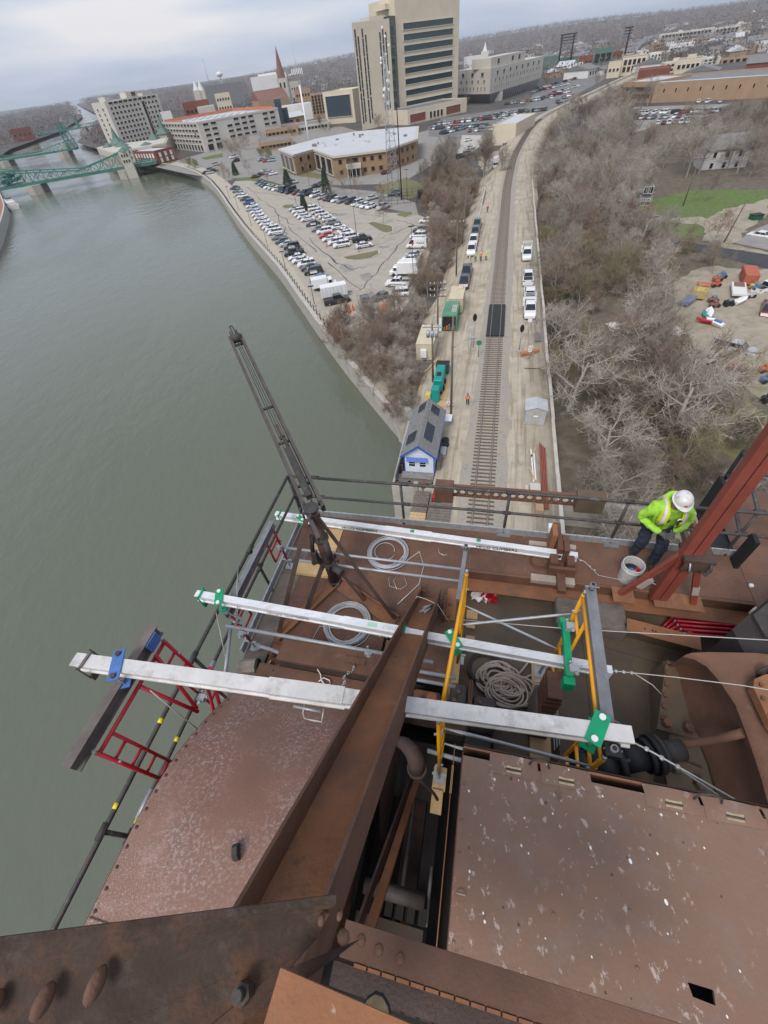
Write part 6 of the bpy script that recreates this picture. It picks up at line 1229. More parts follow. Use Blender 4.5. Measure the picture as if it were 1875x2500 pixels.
for k in range(30000):
    a=rr.uniform(-.78,1.25);r_=640+4000*rr.random()**1.5;x=r_*math.sin(a);y=r_*math.cos(a)
    if on_water(x,y)or any((x-bx_)**2+(y-by_)**2<br_*br_ for bx_,by_,br_ in built):continue
    if r_<1000 and a>-.33 and rr.random()<.5:continue
    sc_=1+r_/3500
    blob(q if rr.random()<.6 else q2,x,y,hillz(x,y),rr.uniform(7,12)*sc_,rr.uniform(4,7)*sc_);cnt+=1
M['farwood']=mat('farwood',(.20,.172,.155),1,0,.25,.02,coord='World');M['farwood2']=mat('farwood2',(.14,.122,.115),1,0,.25,.02,coord='World')
for o_,l in((q.build('far_woods',M['farwood']),'grey brown leafless woods spreading to the horizon'),(q2.build('far_woods',M['farwood2']),'darker patches of leafless woods towards the horizon')):tag(o_,l,'woods',kind='stuff')
q=MB();NA,NR=70,22;V=[]
for i in range(NA+1):
    a=-.30+1.7*i/NA
    for j in range(NR+1):
        r_=1100+(5200)*(j/NR)**1.3;x=r_*math.sin(a);y=r_*math.cos(a);z=hillz(x,y)-.4
        if on_water(x,y):z=WZ-3
        if j==0:z=GZ-1
        if j==NR:z=GZ-30
        V.append((x,y,z))
q.add(V,[(i*(NR+1)+j,(i+1)*(NR+1)+j,(i+1)*(NR+1)+j+1,i*(NR+1)+j+1)for i in range(NA)for j in range(NR)],0,True);struct(q.build('hills',M['farwood2']))
# ================================================================== vehicles
PAINT=dict(white=(.74,.74,.74),silver=(.42,.44,.45),gray=(.17,.18,.19),black=(.018,.019,.022),navy=(.02,.03,.055),blue=(.045,.11,.24),red=(.42,.02,.025),lightblue=(.25,.36,.45),maroon=(.13,.012,.02),cream=(.6,.55,.42),darkgreen=(.03,.06,.05),slate=(.06,.085,.095))
PM={}
for k_,c_ in PAINT.items():
    PM[k_]=plain('paint_'+k_,c_,.28,0,.5);PM[k_].node_tree.nodes['Principled BSDF'].inputs['Coat Weight'].default_value=.5
M['glass']=plain('car_glass',(.018,.022,.026),.06,0,.6);M['tyre']=plain('tyre',(.02,.02,.02),.85);M['rim']=plain('rim',(.35,.36,.37),.35,.6)
M['headlamp']=plain('headlamp',(.75,.77,.78),.15);M['taillamp']=plain('taillamp',(.35,.012,.015),.25);M['trim']=plain('trim',(.03,.03,.032),.5);M['lightbar']=plain('lightbar',(.10,.16,.42),.2)
KIND=dict(  # length, width, belt z, sections of lower body (x, half-width factor, z top), cabin: base x0,x1, roof x0,x1, roof z
 sedan=dict(L=4.9,W=1.84,low=[(-2.45,.82,.55),(-2.35,.93,.86),(-1.5,1,.95),(0,1,.93),(1.1,1,.92),(2.1,.95,.78),(2.45,.80,.52)],cab=(-1.75,1.25,-1.05,.35,1.44)),
 suv=dict(L=4.9,W=1.94,low=[(-2.45,.88,.62),(-2.40,.96,1.0),(-1.5,1,1.06),(0,1,1.05),(1.1,1,1.04),(2.15,.95,.95),(2.45,.84,.62)],cab=(-2.36,1.35,-2.1,.55,1.76)),
 pickup=dict(L=5.8,W=1.98,low=[(-2.9,.94,.7),(-2.88,.98,1.12),(-1.0,1,1.14),(0,1,1.12),(1.5,1,1.12),(2.6,.96,1.04),(2.9,.88,.68)],cab=(-.85,1.65,-.7,.85,1.88),bed=True),
 van=dict(L=5.7,W=2.02,low=[(-2.85,.96,.6),(-2.83,1,1.15),(0,1,1.15),(1.5,1,1.15),(2.5,.96,1.0),(2.85,.86,.6)],cab=(-2.80,2.2,-2.76,1.35,2.25)),
)
def car_meshes(kind):
    K=KIND[kind];W=K['W']/2;body=MB();V=[];st=K['low']
    for x,f,zt in st:
        w_=W*f;V+=[(x,-w_*.92,.28),(x,-w_,.48),(x,-w_,zt*.78),(x,-w_*.90,zt),(x,w_*.90,zt),(x,w_,zt*.78),(x,w_,.48),(x,w_*.92,.28)]
    F=[(i*8+k,i*8+(k+1)%8,i*8+8+(k+1)%8,i*8+8+k)for i in range(len(st)-1)for k in range(8)]
    F=[tuple(reversed(f))for f in F]+[tuple(range(8)),tuple(reversed(range(len(st)*8-8,len(st)*8)))]
    body.add(V,F,0,False)
    x0,x1,r0,r1,zr=K['cab']
    def zb(x):
        for a,b in zip(st,st[1:]):
            if a[0]<=x<=b[0]:return a[2]+(b[2]-a[2])*(x-a[0])/(b[0]-a[0])
        return st[-1][2]
    wb,wr=W*.90,W*.74 if kind!='van' else W*.86
    base=[(x0,-wb,zb(x0)-.02),(x1,-wb,zb(x1)-.02),(x1,wb,zb(x1)-.02),(x0,wb,zb(x0)-.02)];mid=[(r0,-wr,zr-.06),(r1,-wr,zr-.06),(r1,wr,zr-.06),(r0,wr,zr-.06)];top=[(r0+.1,-wr*.86,zr),(r1-.12,-wr*.86,zr),(r1-.12,wr*.86,zr),(r0+.1,wr*.86,zr)]
    body.add(base+mid+top,[(0,1,5,4),(1,2,6,5),(2,3,7,6),(3,0,4,7),(4,5,9,8),(5,6,10,9),(6,7,11,10),(7,4,8,11),(8,9,10,11)])
    if K.get('bed'):
        body.box((-2.72,-W*.82,zb(-2)+.002),(-.95,W*.82,zb(-2)+.012),1)
        for s_ in(-1,1):body.box((-2.85,s_*W*.9-.05,1.1),(-.9,s_*W*.9+.05,1.2))
        body.box((-2.88,-W*.9,1.1),(-2.78,W*.9,1.2))
    gl=MB();e_=.012
    def quad(a,b,c,d,n,sh=.08):
        ctr_=(Vector(a)+Vector(b)+Vector(c)+Vector(d))/4;P_=[Vector(p).lerp(ctr_,sh)+Vector(n)*e_ for p in(a,b,c,d)];gl.sheet(P_)
    quad(base[1],base[2],mid[2],mid[1],(1,0,.5),.07);quad(base[3],base[0],mid[0],mid[3],(-1,0,.3),.09)
    for s_,(i0,i1)in((-1,(0,1)),(1,(3,2))):
        b0,b1,t0,t1=map(Vector,(base[i0],base[i1],mid[i0],mid[i1]));nwin={'sedan':2,'suv':3,'pickup':2,'van':1}[kind]
        if kind=='van':b0=b0.lerp(b1,.72);t0=t0.lerp(t1,.80)
        for k in range(nwin):
            a=k/nwin;c=(k+1)/nwin;P_=(b0.lerp(b1,a).lerp(t0.lerp(t1,a),.1),b0.lerp(b1,c).lerp(t0.lerp(t1,c),.1),t0.lerp(t1,c).lerp(b0.lerp(b1,c),.08),t0.lerp(t1,a).lerp(b0.lerp(b1,a),.08))
            quad(*(P_ if s_<0 else P_[::-1]),(0,s_,.25),.06)
    wh=MB();wh.cyl((0,-.12,0),(0,.12,0),.34,14);rim=MB();rim.cyl((0,-.125,0),(0,.125,0),.2,10)
    hl=MB().box((-.05,-.18,-.07),(.05,.18,.07))
    return dict(body=body,glass=gl,wheel=wh,rim=rim,lamp=hl,K=K,zb=zb)
CARM={k:car_meshes(k)for k in KIND}
cache={}
def cm(kind,part,mt,key):
    if(kind,part,key)not in cache:
        c=CARM[kind];cache[(kind,part,key)]=c[part].mesh(part,mt)
    return cache[(kind,part,key)]
def car(p,ang,kind,paint,label,group=None,police=False,parts=True,scale=1.0,cat=None,name=None,bar=False,rack=False):
    th=bpy.data.objects.new(name or{'sedan':'parked_car','suv':'parked_suv','pickup':'pickup_truck','van':'parked_van'}[kind],None);C.objects.link(th);th.location=p;th.rotation_euler=(0,0,ang);th.scale=(scale,)*3
    tag(th,label,cat or{'sedan':'car','suv':'car','pickup':'pickup truck','van':'van'}[kind],group)
    def part(nm,me,loc=(0,0,0),par=th):o=bpy.data.objects.new(nm,me);C.objects.link(o);o.parent=par;o.location=loc;return o
    K=KIND[kind];part('body',cm(kind,'body',[PM[paint],M['trim']],paint));part('windows',cm(kind,'glass',M['glass'],'g'))
    W=K['W']/2;ax=K['L']*.31
    for sx in(-1,1):
        for sy in(-1,1):
            wo=part('wheel',cm('sedan','wheel',M['tyre'],'w'),(sx*ax,sy*(W-.1),.34));part('rim',cm('sedan','rim',M['rim'],'w'),(0,0,0),wo)
    zf=K['low'][-2][2]-.14
    for sy in(-1,1):
        part('headlight',cm('sedan','lamp',M['headlamp'],'h'),(K['L']/2-.16,sy*W*.66,zf-.1));part('taillight',cm('sedan','lamp',M['taillamp'],'t'),(-K['L']/2+.06,sy*W*.74,K['low'][1][2]-.12))
    if police:
        if('door',kind,police)not in cache:
            q=MB();zz=K['low'][2][2]
            for s_ in(-1,1):
                if police=='bw':q.box((-.85,s_*W-.012,.42),(.95,s_*W+.012,zz*.80));q.box((-.7,s_*W*.9-.03,zz*.8),(.9,s_*W*.9+.03,zz-.0))
                else:q.box((-1.3,s_*W-.012,.62),(1.6,s_*W+.012,.74))
            cache[('door',kind,police)]=q.mesh('door_panel',PM['white']if police=='bw' else PM['navy'])
            q=MB();q.bbox((-.14,-.55,0),(.14,.55,.11),.03);cache['bar']=cache.get('bar')or q.mesh('light_bar',M['lightbar'])
        part('door_panel',cache[('door',kind,police)]);part('light_bar',cache['bar'],((K['cab'][2]+K['cab'][3])/2,0,K['cab'][4]+.005))
    return th
def heading(a,b):d=b-a;return math.atan2(d.y,d.x)
ORD=['first','second','third','fourth','fifth','sixth','seventh','eighth','ninth','tenth','eleventh','twelfth','thirteenth','fourteenth','fifteenth','sixteenth','seventeenth','eighteenth','nineteenth','twentieth','twenty-first','twenty-second','twenty-third','twenty-fourth','twenty-fifth','twenty-sixth','twenty-seventh','twenty-eighth','twenty-ninth','thirtieth']
PN=dict(slate='dark slate',navy='dark navy',lightblue='pale blue',gray='grey',darkgreen='dark green')
def row(cars,where,h,z,group,flip=()):
    for k,(x,y,kind,paint,pol)in enumerate(cars):
        kd={'sedan':'sedan','suv':'SUV','pickup':'pickup','van':'van'}[kind];pl_={'bw':'black and white patrol ','st':'striped patrol '}.get(pol,PN.get(paint,paint)+' ')
        car(C4(x,y,z),h+(math.pi if k in flip else 0)+rnd.uniform(-.05,.05),kind,paint,f'{pl_}{kd}, {ORD[k]} from the far end of the {where}',group,pol)
z_=GZ+.05
hl_=heading(C4(675,895),C4(797,872))
row([(205,310,'sedan','slate',0),(222,330,'sedan','gray',0),(243,347,'sedan','silver',0),(258,366,'sedan','white',0),(276,384,'sedan','slate',0),(300,410,'suv','blue',0),(322,432,'sedan','white','st'),(338,452,'sedan','lightblue',0),(350,472,'sedan','white','st'),(362,492,'sedan','white','st'),(378,512,'sedan','white','st'),(398,535,'sedan','white','st'),(418,555,'sedan','white','st'),(437,575,'sedan','white','st'),(458,592,'suv','white','st'),(478,614,'suv','white','st'),(503,645,'sedan','gray',0),(530,672,'sedan','slate',0),(560,692,'sedan','silver',0),(590,712,'suv','black','bw'),(607,755,'pickup','black',0),(625,782,'sedan','white','st'),(650,803,'sedan','white','st'),(690,830,'suv','white','st'),(712,853,'sedan','black','bw'),(737,880,'suv','black','bw'),(776,926,'sedan','blue',0)],'riverside row',hl_+math.pi,z_,'cars in the riverside row')
row([(612,452,'sedan','silver',0),(634,470,'suv','white','st'),(650,490,'sedan','white','st'),(672,506,'sedan','white','st'),(697,524,'sedan','white','st'),(733,555,'sedan','black','bw'),(772,590,'sedan','gray',0),(808,608,'suv','white',0),(826,634,'sedan','red',0),(848,657,'sedan','white','st'),(888,680,'suv','white','st'),(925,700,'suv','white','st')],'left middle row',hl_+math.pi,z_,'cars in the middle double row')
row([(742,452,'suv','white','st'),(764,474,'suv','white','st'),(792,489,'suv','white','st'),(815,504,'sedan','white','st'),(838,524,'sedan','white','st'),(866,546,'sedan','gray',0),(906,577,'sedan','white','st'),(946,604,'sedan','white','st'),(962,616,'sedan','white','st'),(1002,643,'suv','white','st'),(1062,660,'pickup','black',0),(1078,702,'sedan','white','st')],'right middle row',hl_,z_,'cars in the middle double row, right line')
ht_=heading(C4(1085,452),C4(1155,425))
row([(372,270,'sedan','slate',0),(390,281,'sedan','gray',0),(408,292,'sedan','slate',0),(432,302,'sedan','white',0),(458,309,'sedan','silver',0),(486,316,'sedan','white',0),(518,322,'suv','slate',0),(548,328,'van','navy',0),(582,335,'van','black',0),(622,342,'sedan','maroon',0),(655,348,'sedan','gray',0),(692,350,'van','slate',0),(745,361,'suv','white','st'),(793,373,'sedan','silver',0),(832,382,'sedan','maroon',0),(860,386,'suv','black',0),(890,392,'sedan','white',0),(928,398,'suv','gray',0),(985,404,'suv','black',0),(1030,416,'suv','white','st'),(1058,422,'sedan','silver',0),(1085,430,'sedan','white',0),(1122,436,'sedan','white',0),(1206,442,'pickup','silver',0)],'back row',ht_+math.pi,z_,'cars in the back row of the lot')
row([(1500,535,'sedan','white',0),(1460,597,'sedan','black','bw'),(1442,640,'suv','white','st')],'right edge row',heading(C4(1350,720),C4(1500,715))+math.pi,z_,'cars at the right edge of the lot')
hr_=heading(C4(1350,725),C4(1500,722))+math.pi
th=car(C4(1432,705,z_),hr_,'van','white','white police van with a shield on its side at the right edge of the lot');th['_w']=tuple(th.location)
d_=Vector((math.cos(hr_),math.sin(hr_),0));n_=Vector((-d_.y,d_.x,0))
if n_.y>0:n_=-n_
tmp=thing('tmp','x','x',th.location);lo=lettering('POLICE',.62,M['ink'],tmp,Vector(th.location)+n_*1.03-d_*1.2+Vector((0,0,1.35)),Vector((-n_.y,n_.x,0)),Vector((0,0,1)))
lo.data.transform(Matrix.Rotation(-hr_,4,'Z'));lo.parent=th;bpy.data.objects.remove(tmp)
sh_=MB().prof((0,-1.026,1.05),(0,-1.036,1.05),[(-.28,.35),(.28,.35),(.28,-.05),(0,-.4),(-.28,-.05)],(0,0,1));sg_=bpy.data.objects.new('shield_emblem',sh_.mesh('shield_emblem',M['crimson']));C.objects.link(sg_);sg_.parent=th;sg_.location=(-1.0 if False else.9,0,.25)
if n_.dot(Vector((-math.sin(hr_),math.cos(hr_),0)))>0:sg_.location.y=2.062
car(C4(1405,768,z_),hr_,'sedan','silver','silver sedan just below the police van');car(C4(1388,795,z_),hr_,'sedan','white','white patrol sedan above the tall box truck',police='st')
car(C4(1305,962,z_),hr_,'pickup','white','white patrol pickup with black window band at the right edge of the lot',police='st');car(C4(1308,1030,z_),hr_+.2,'suv','white','white SUV half hidden by brush at the lot corner')
def boxtruck(p,ang,label,cabpaint='white',L=7.2,boxc='white',name='box_truck',z0=0,cabf=True,H=3.1):
    th=thing(name,label,'truck',p);R_=Matrix.Rotation(ang,4,'Z')
    tf=lambda x,y,z:R_@Vector((x,y,z))+Vector(p)
    q=MB(tf);q.bbox((-L/2,-1.15,.75),(L/2-2.1,1.15,H),.06);q.build('cargo_box',PM[boxc],th)
    q=MB(tf);q.bbox((L/2-2.05,-1.0,.5),(L/2-.9,1.0,2.2),.15);q.bbox((L/2-.95,-.95,.5),(L/2,.95,1.25),.12);q.build('cab',PM[cabpaint],th)
    q=MB(tf);q.box((L/2-.905,-.85,1.3),(L/2-.88,.85,2.0));
    for s_ in(-1,1):q.box((L/2-1.8,s_*1.0-.02,1.35),(L/2-1.1,s_*1.0+.02,1.95))
    q.build('windows',M['glass'],th)
    for x_ in(-L/2+1.3,L/2-1.1):
        for s_ in(-1,1):q=MB(tf);q.cyl((x_,s_*.95-.14,.42),(x_,s_*.95+.14,.42),.42,12);q.build('wheel',M['tyre'],th)
    q=MB(tf);q.box((-L/2,-.5,.55),(L/2-1,.5,.74));q.build('chassis',M['trim'],th)
    return th
boxtruck(C4(1350,892,z_),hr_,'white box truck with tall cargo body at the right edge of the lot',L=7.0)
boxtruck(C4(812,980,z_),hl_,'white patrol service van second from the near end of the riverside row',L=5.8,H=2.6,name='service_van')
tl=thing('cargo_trailer','white enclosed trailer at the near end of the riverside row','trailer',C4(878,1040,z_));R_=Matrix.Rotation(hl_,4,'Z');o_=C4(878,1040,z_);tf=lambda x,y,z:R_@Vector((x,y,z))+o_
MB(tf).bbox((-2.9,-1.15,.6),(2.9,1.15,2.75),.06).build('trailer_body',PM['white'],tl);MB(tf).box((2.9,-.06,.55),(4.0,.06,.65)).build('tongue',M['trim'],tl)
for k in range(7):MB(tf).box((-2.6+.85*k,-1.165,.7),(-2.56+.85*k,-1.15,2.6)).build('seam',M['galv_dark'],tl)
for s_ in(-1,1):MB(tf).cyl((-.3,s_*1.0-.12,.36),(-.3,s_*1.0+.12,.36),.36,12).build('wheel',M['tyre'],tl)
car(C4(895,1078,z_),hl_,'pickup','black','black pickup beside the white enclosed trailer')
car(C4(1088,1092,z_),heading(C4(1075,1040),C4(1100,1130)),'pickup','slate','dark slate pickup facing the camera at the near corner of the lot');car(C4(1195,1050,z_),hr_+.8,'sedan','darkgreen','dark green car parked beside the orange tarp')
# beside the track
for v_,paint,kind,l in((89.5,'navy','pickup','dark navy pickup tucked behind the tan container'),(95.0,'black','pickup','black pickup on the dirt road beyond the containers'),(108.5,'white','suv','front white pickup facing the three workers'),(114.8,'white','pickup','rear white pickup behind the white truck near the workers'),(121.5,'slate','pickup','nearer of two dark slate pickups on the dirt road'),(128.0,'slate','pickup','farther of two dark slate pickups on the dirt road')):
    car(T(-6.15,v_,0),heading(T(0,10,0),T(0,0,0)),'pickup',paint,l)
hd_=heading(T(0,10,0),T(0,0,0))
def utility(u_,v_,ang,label,ladder=False):
    th=car(T(u_,v_,0),ang,'pickup','white',label);q=MB()
    for s_ in(-1,1):q.box((-2.85,s_*.97-.2,.75),(-.95,s_*.97+.03,1.5))
    o=bpy.data.objects.new('service_body',q.mesh('service_body',PM['white']));C.objects.link(o);o.parent=th
    if ladder:
        q=MB()
        for s_ in(-1,1):
            for x_ in(-2.7,-1.0):q.box((x_-.03,s_*.9-.03,1.5),(x_+.03,s_*.9+.03,2.35))
            q.box((-2.75,s_*.9-.03,2.35),(-.9,s_*.9+.03,2.41))
        for x_ in(-2.4,-1.9,-1.4):q.box((x_,-.9,2.36),(x_+.05,.9,2.4))
        o=bpy.data.objects.new('rack',q.mesh('rack',PM['white']));C.objects.link(o);o.parent=th
    return th
utility(5.9,76.3,hd_,'white service truck nearest the crossing on the right of the track',True);car(T(5.95,82.0,0),hd_,'pickup','white','white pickup directly behind the service truck by the crossing');car(T(5.75,90.5,0),hd_+math.pi,'pickup','white','white pickup with open black bed seen from behind');utility(5.7,104,hd_,'white rail service truck with raised arms farthest along on the right',True)
boxtruck(C3(278,850,-1.5),heading(C3(278,820,-1.5),C3(280,870,-1.5)),'white box truck on the dirt road by the curve of the track',L=7.5,name='delivery_truck')
for x,y,kind,paint,l in((230,752,'van','white','white van turning near the tan utility building'),(152,755,'sedan','white','white car on the pale ramp'),(140,785,'suv','gray','grey SUV with luggage at the foot of the ramp'),(105,800,'suv','black','black SUV left of the ramp foot'),(128,868,'suv','black','lone dark SUV beneath the bare trees'),(340,745,'suv','gray','grey SUV behind the tan utility building'),(345,770,'sedan','black','dark car close to the track behind the box truck'),(330,790,'sedan','slate','slate car beside the white box truck'),(350,735,'sedan','slate','first dark car along the track past the tan building'),(140,715,'sedan','white','white car higher on the pale ramp'),(412,660,'van','white','white van beside the track beyond the tan building')):
    car(C3(x,y,GZ+.06),rnd.uniform(0,.6),kind,paint,l)
# yard vehicles
car(C6(1412,1412),heading(C6(1265,1375),C6(1550,1440)),'pickup','silver','silver crew cab pickup in the dirt yard on the right');car(C6(1640,1150),heading(C6(1640,1060),C6(1610,1180)),'pickup','maroon','red pickup at the right edge of the yard');car(C6(1640,1000),.3,'pickup','white','white pickup with black bed cover at the right edge of the yard');car(C6(1590,640),heading(C6(1650,650),C6(1530,630)),'sedan','white','white sedan parked on the grey pad by the lane');car(C6(890,527),.1,'sedan','silver','silver car under bare branches at the grass corner');car(C6(1290,1370),.2,'sedan','white','white car body hidden in scrub beside the yard')if False else None
# far parking lots
def farcar():
    out_={}
    for kind in('sedan','suv'):
        c=CARM[kind];q=MB();q.v=list(c['body'].v);q.f=list(c['body'].f);q.m=[0]*len(q.f);q.sm=[False]*len(q.f);o=len(q.v);q.v+=c['glass'].v;q.f+=[tuple(i+o for i in f)for f in c['glass'].f];q.m+=[1]*len(c['glass'].f);q.sm+=[False]*len(c['glass'].f);q.box((-2.0,-.85,.02),(2.0,.85,.3),2);out_[kind]=q
    return out_
FC=farcar();fcm={}
def fcar(p,ang,label,group):
    kind=rnd.choice(('sedan','suv'));paint=rnd.choice(('white','white','white','silver','silver','gray','black','black','slate','navy','maroon','red','lightblue'))
    if(kind,paint)not in fcm:fcm[(kind,paint)]=FC[kind].mesh('far_car',[PM[paint],M['glass'],M['trim']])
    o=bpy.data.objects.new('distant_car',fcm[(kind,paint)]);C.objects.link(o);o.location=p;o.rotation_euler=(0,0,ang+rnd.choice((0,math.pi))+rnd.uniform(-.06,.06));tag(o,label,'car',group)
def frow(a,b,n,label,group,skip=.12):
    a=C3(*a,GZ+.06);b=C3(*b,GZ+.06);ang=heading(a,b)+math.pi/2
    for k in range(n):
        if rnd.random()<skip:continue
        fcar(a.lerp(b,k/(n-1)),ang,label,group)
l1='small parked car in the crowded lot between the tower and the tracks';g1='cars in the lot by the tower'
for a,b,n in(((-40,655),(240,640),22),((-30,635),(300,600),26),((150,668),(300,655),10),((150,610),(390,580),18),((240,595),(420,565),14),((330,615),(390,600),6),((400,570),(530,560),10),((10,680),(130,650),9)):frow(a,b,n,l1,g1)
l2='tiny parked car in the far lot beyond the jutting office building';g2='cars in the far lot beyond the office building'
for a,b,n in(((330,530),(560,500),16),((420,525),(640,470),16),((470,470),(640,430),14),((480,455),(690,400),14),((560,480),(690,440),8),((600,520),(660,480),5)):frow(a,b,n,l2,g2)
l3='small parked car in the lot before the long tan brick building';g3='cars in the lot before the brick building'
for a,b,n in(((960,580),(1320,570),20),((980,605),(1340,592),18),((1100,630),(1250,622),6),((780,660),(900,600),6),((1350,575),(1450,560),4)):frow(a,b,n,l3,g3,.3)
for x,y in((1305,520),(1355,520),(1412,520),(1420,600),(1375,622),(1320,630)):fcar(C3(x,y,GZ+.06),rnd.random()*3,l3,g3)
l4='small dark car parked on the plaza near the low brick building';g4='cars on the plaza streets'
for x,y in((455,800),(470,820),(600,815),(625,820),(650,818),(570,900),(590,890),(615,870),(640,880),(660,885),(340,880),(360,870),(370,838),(760,930),(870,950),(905,938),(1160,1010),(1270,990),(320,880),(345,865),(1230,880)):fcar(C2(x,y,GZ+.03),rnd.uniform(-.3,.5),l4,g4)
# ================================================================== buildings
M['beige']=mat('beige',(.62,.545,.42),.85,0,.07,.15,0,None,[((.52,.45,.34),.3,.55,.7,.4)],coord='World');M['palestone']=mat('palestone',(.50,.47,.41),.9,0,.08,.2,coord='World')
M['hotelwall']=mat('hotelwall',(.56,.53,.47),.85,0,.06,.2,coord='World');M['garagewall']=mat('garagewall',(.50,.475,.43),.9,0,.07,.1,coord='World')
M['brickwall']=mat('brickwall',(.30,.195,.115),.9,0,.12,.6,.1,12,coord='World');M['redbrick']=mat('redbrick',(.20,.065,.045),.9,0,.15,.5,coord='World');M['tanbrick']=mat('tanbrick',(.36,.245,.155),.9,0,.1,.3,coord='World')
M['whiteroof']=mat('whiteroof',(.50,.515,.53),.8,0,.08,.12,0,None,[((.45,.45,.46),.2,.55,.7,.5)],coord='World');M['greyroof']=mat('greyroof',(.19,.19,.195),.9,0,.15,.3,coord='World');M['greenroof']=mat('greenroof',(.10,.17,.14),.7,0,.15,.6,coord='World')
M['tealglass']=plain('teal_glass',(.018,.05,.055),.08,0,.7);M['blueglass']=plain('blue_glass',(.045,.065,.085),.12,0,.7);M['darkpane']=plain('dark_pane',(.015,.016,.018),.15,0,.6)
M['opening']=plain('garage_opening',(.02,.02,.02),.9);M['orangewrap']=mat('orangewrap',(.50,.17,.10),.7,0,.1,.5);M['whitewall']=mat('whitewall',(.68,.67,.65),.85,0,.06,.2,coord='World');M['church_red']=mat('church_red',(.21,.105,.085),.85,0,.15,.4,coord='World')  # garage openings: near-black panes on solid wall, inner shade put into the colour
M['bridgegreen']=mat('bridgegreen',(.045,.175,.135),.6,0,.2,.4,0,None,[((.08,.10,.08),.3,.58,.7,.5)],coord='World');M['shingle']=mat('shingle',(.20,.195,.19),.95,0,.25,3,.3,20,[((.12,.12,.12),2,.5,.66,.6)])
def AZ(x,y,d):
    r=ray(x,y);h=math.hypot(r.x,r.y);return Vector((r.x/h*d,r.y/h*d,CAMZ+r.z/h*d))
def HT(base,x,y):return AZ(x,y,math.hypot(base.x,base.y)).z
wcache={}
def wall_windows(par,p,q,z0,z1,cols,rows,w_,h_,glass,frame,mx_=.06,mz=.1,inset=.10,skip=None,name='window',sills=False,rowz=None):
    """windows as separate parts on the wall from p to q"""
    p=Vector((p[0],p[1],0));q=Vector((q[0],q[1],0));d=(q-p);L_=d.length;d.normalize();n_=Vector((d.y,-d.x,0));ang=math.atan2(d.y,d.x)
    mid=(p+q)/2
    if(mid+n_).length>mid.length:n_=-n_
    flip=n_.dot(Vector((d.y,-d.x,0)))<0
    key=(round(w_,2),round(h_,2),glass,frame,flip,inset)
    if key not in wcache:
        s_=1 if flip else-1;mb=MB();a=w_/2;f=max(.08,min(.25,w_*.09));e_=inset*s_
        mb.sheet([(-a,e_*.3,-h_/2),(a,e_*.3,-h_/2),(a,e_*.3,h_/2),(-a,e_*.3,h_/2)],0)
        y0,y1=sorted((0,e_))
        mb.box((-a-f,y0,h_/2),(a+f,y1,h_/2+f),1);mb.box((-a-f,y0,-h_/2-f),(a+f,y1,-h_/2),1);mb.box((-a-f,y0,-h_/2),(-a,y1,h_/2),1);mb.box((a,y0,-h_/2),(a+f,y1,h_/2),1)
        wcache[key]=mb.mesh('window',[M[glass],M[frame]])
    w0=Vector(par['_w'])
    for i in range(cols):
        for j in range(rows):
            if skip and skip(i,j):continue
            s=mx_+(1-2*mx_)*((i+.5)/cols);z=z0+(z1-z0)*(mz+(1-2*mz)*((j+.5)/rows))if rowz is None else rowz[j]
            c_=p+d*(L_*s)+Vector((0,0,z));o=bpy.data.objects.new(name,wcache[key]);C.objects.link(o);o.parent=par;o.location=c_-w0;o.rotation_euler=(0,0,ang)
def quadfoot(a,b,depth):
    a=Vector((a[0],a[1]));b=Vector((b[0],b[1]));d=(b-a).normalized();n_=Vector((-d.y,d.x))
    if((a+b)/2+n_).length<((a+b)/2).length:n_=-n_
    return[a,b,b+n_*depth,a+n_*depth]
def block_bld(name,label,a,b,depth,z1,wall,roof,z0=GZ,parapet=.6,cat='building'):
    f=quadfoot(a,b,depth);c_=(f[0]+f[2])/2;th=thing(name,label,cat,(c_.x,c_.y,z0))
    MB().prism([(p.x,p.y)for p in f],z0-.5,z1).build('wall',M[wall],th)
    if parapet:
        cen=c_;inner=[cen+(p-cen)*.96 for p in f];MB().prism([(p.x,p.y)for p in inner],z1+.01,z1+.02).build('roof',M[roof],th)
        q=MB()
        for i in range(4):
            A_,B_=f[i],f[(i+1)%4];q.add([(A_.x,A_.y,z1),(B_.x,B_.y,z1),(B_.x,B_.y,z1+parapet),(A_.x,A_.y,z1+parapet),(inner[i].x,inner[i].y,z1),(inner[(i+1)%4].x,inner[(i+1)%4].y,z1),(inner[(i+1)%4].x,inner[(i+1)%4].y,z1+parapet),(inner[i].x,inner[i].y,z1+parapet)],[(0,1,2,3),(3,2,6,7),(7,6,5,4)])
        q.build('parapet',M[wall],th)
    else:MB().prism([(p.x+(c_.x-p.x)*.01,p.y+(c_.y-p.y)*.01)for p in f],z1+.01,z1+.03).build('roof',M[roof],th)
    return th,f
def P2(s):return(350+s[0]/2.074,s[1]/2.074)
def P3(s):return(1075+s[0]/2.074,s[1]/2.074)
def P1(s):return(s[0]/2.37,s[1]/2.37)
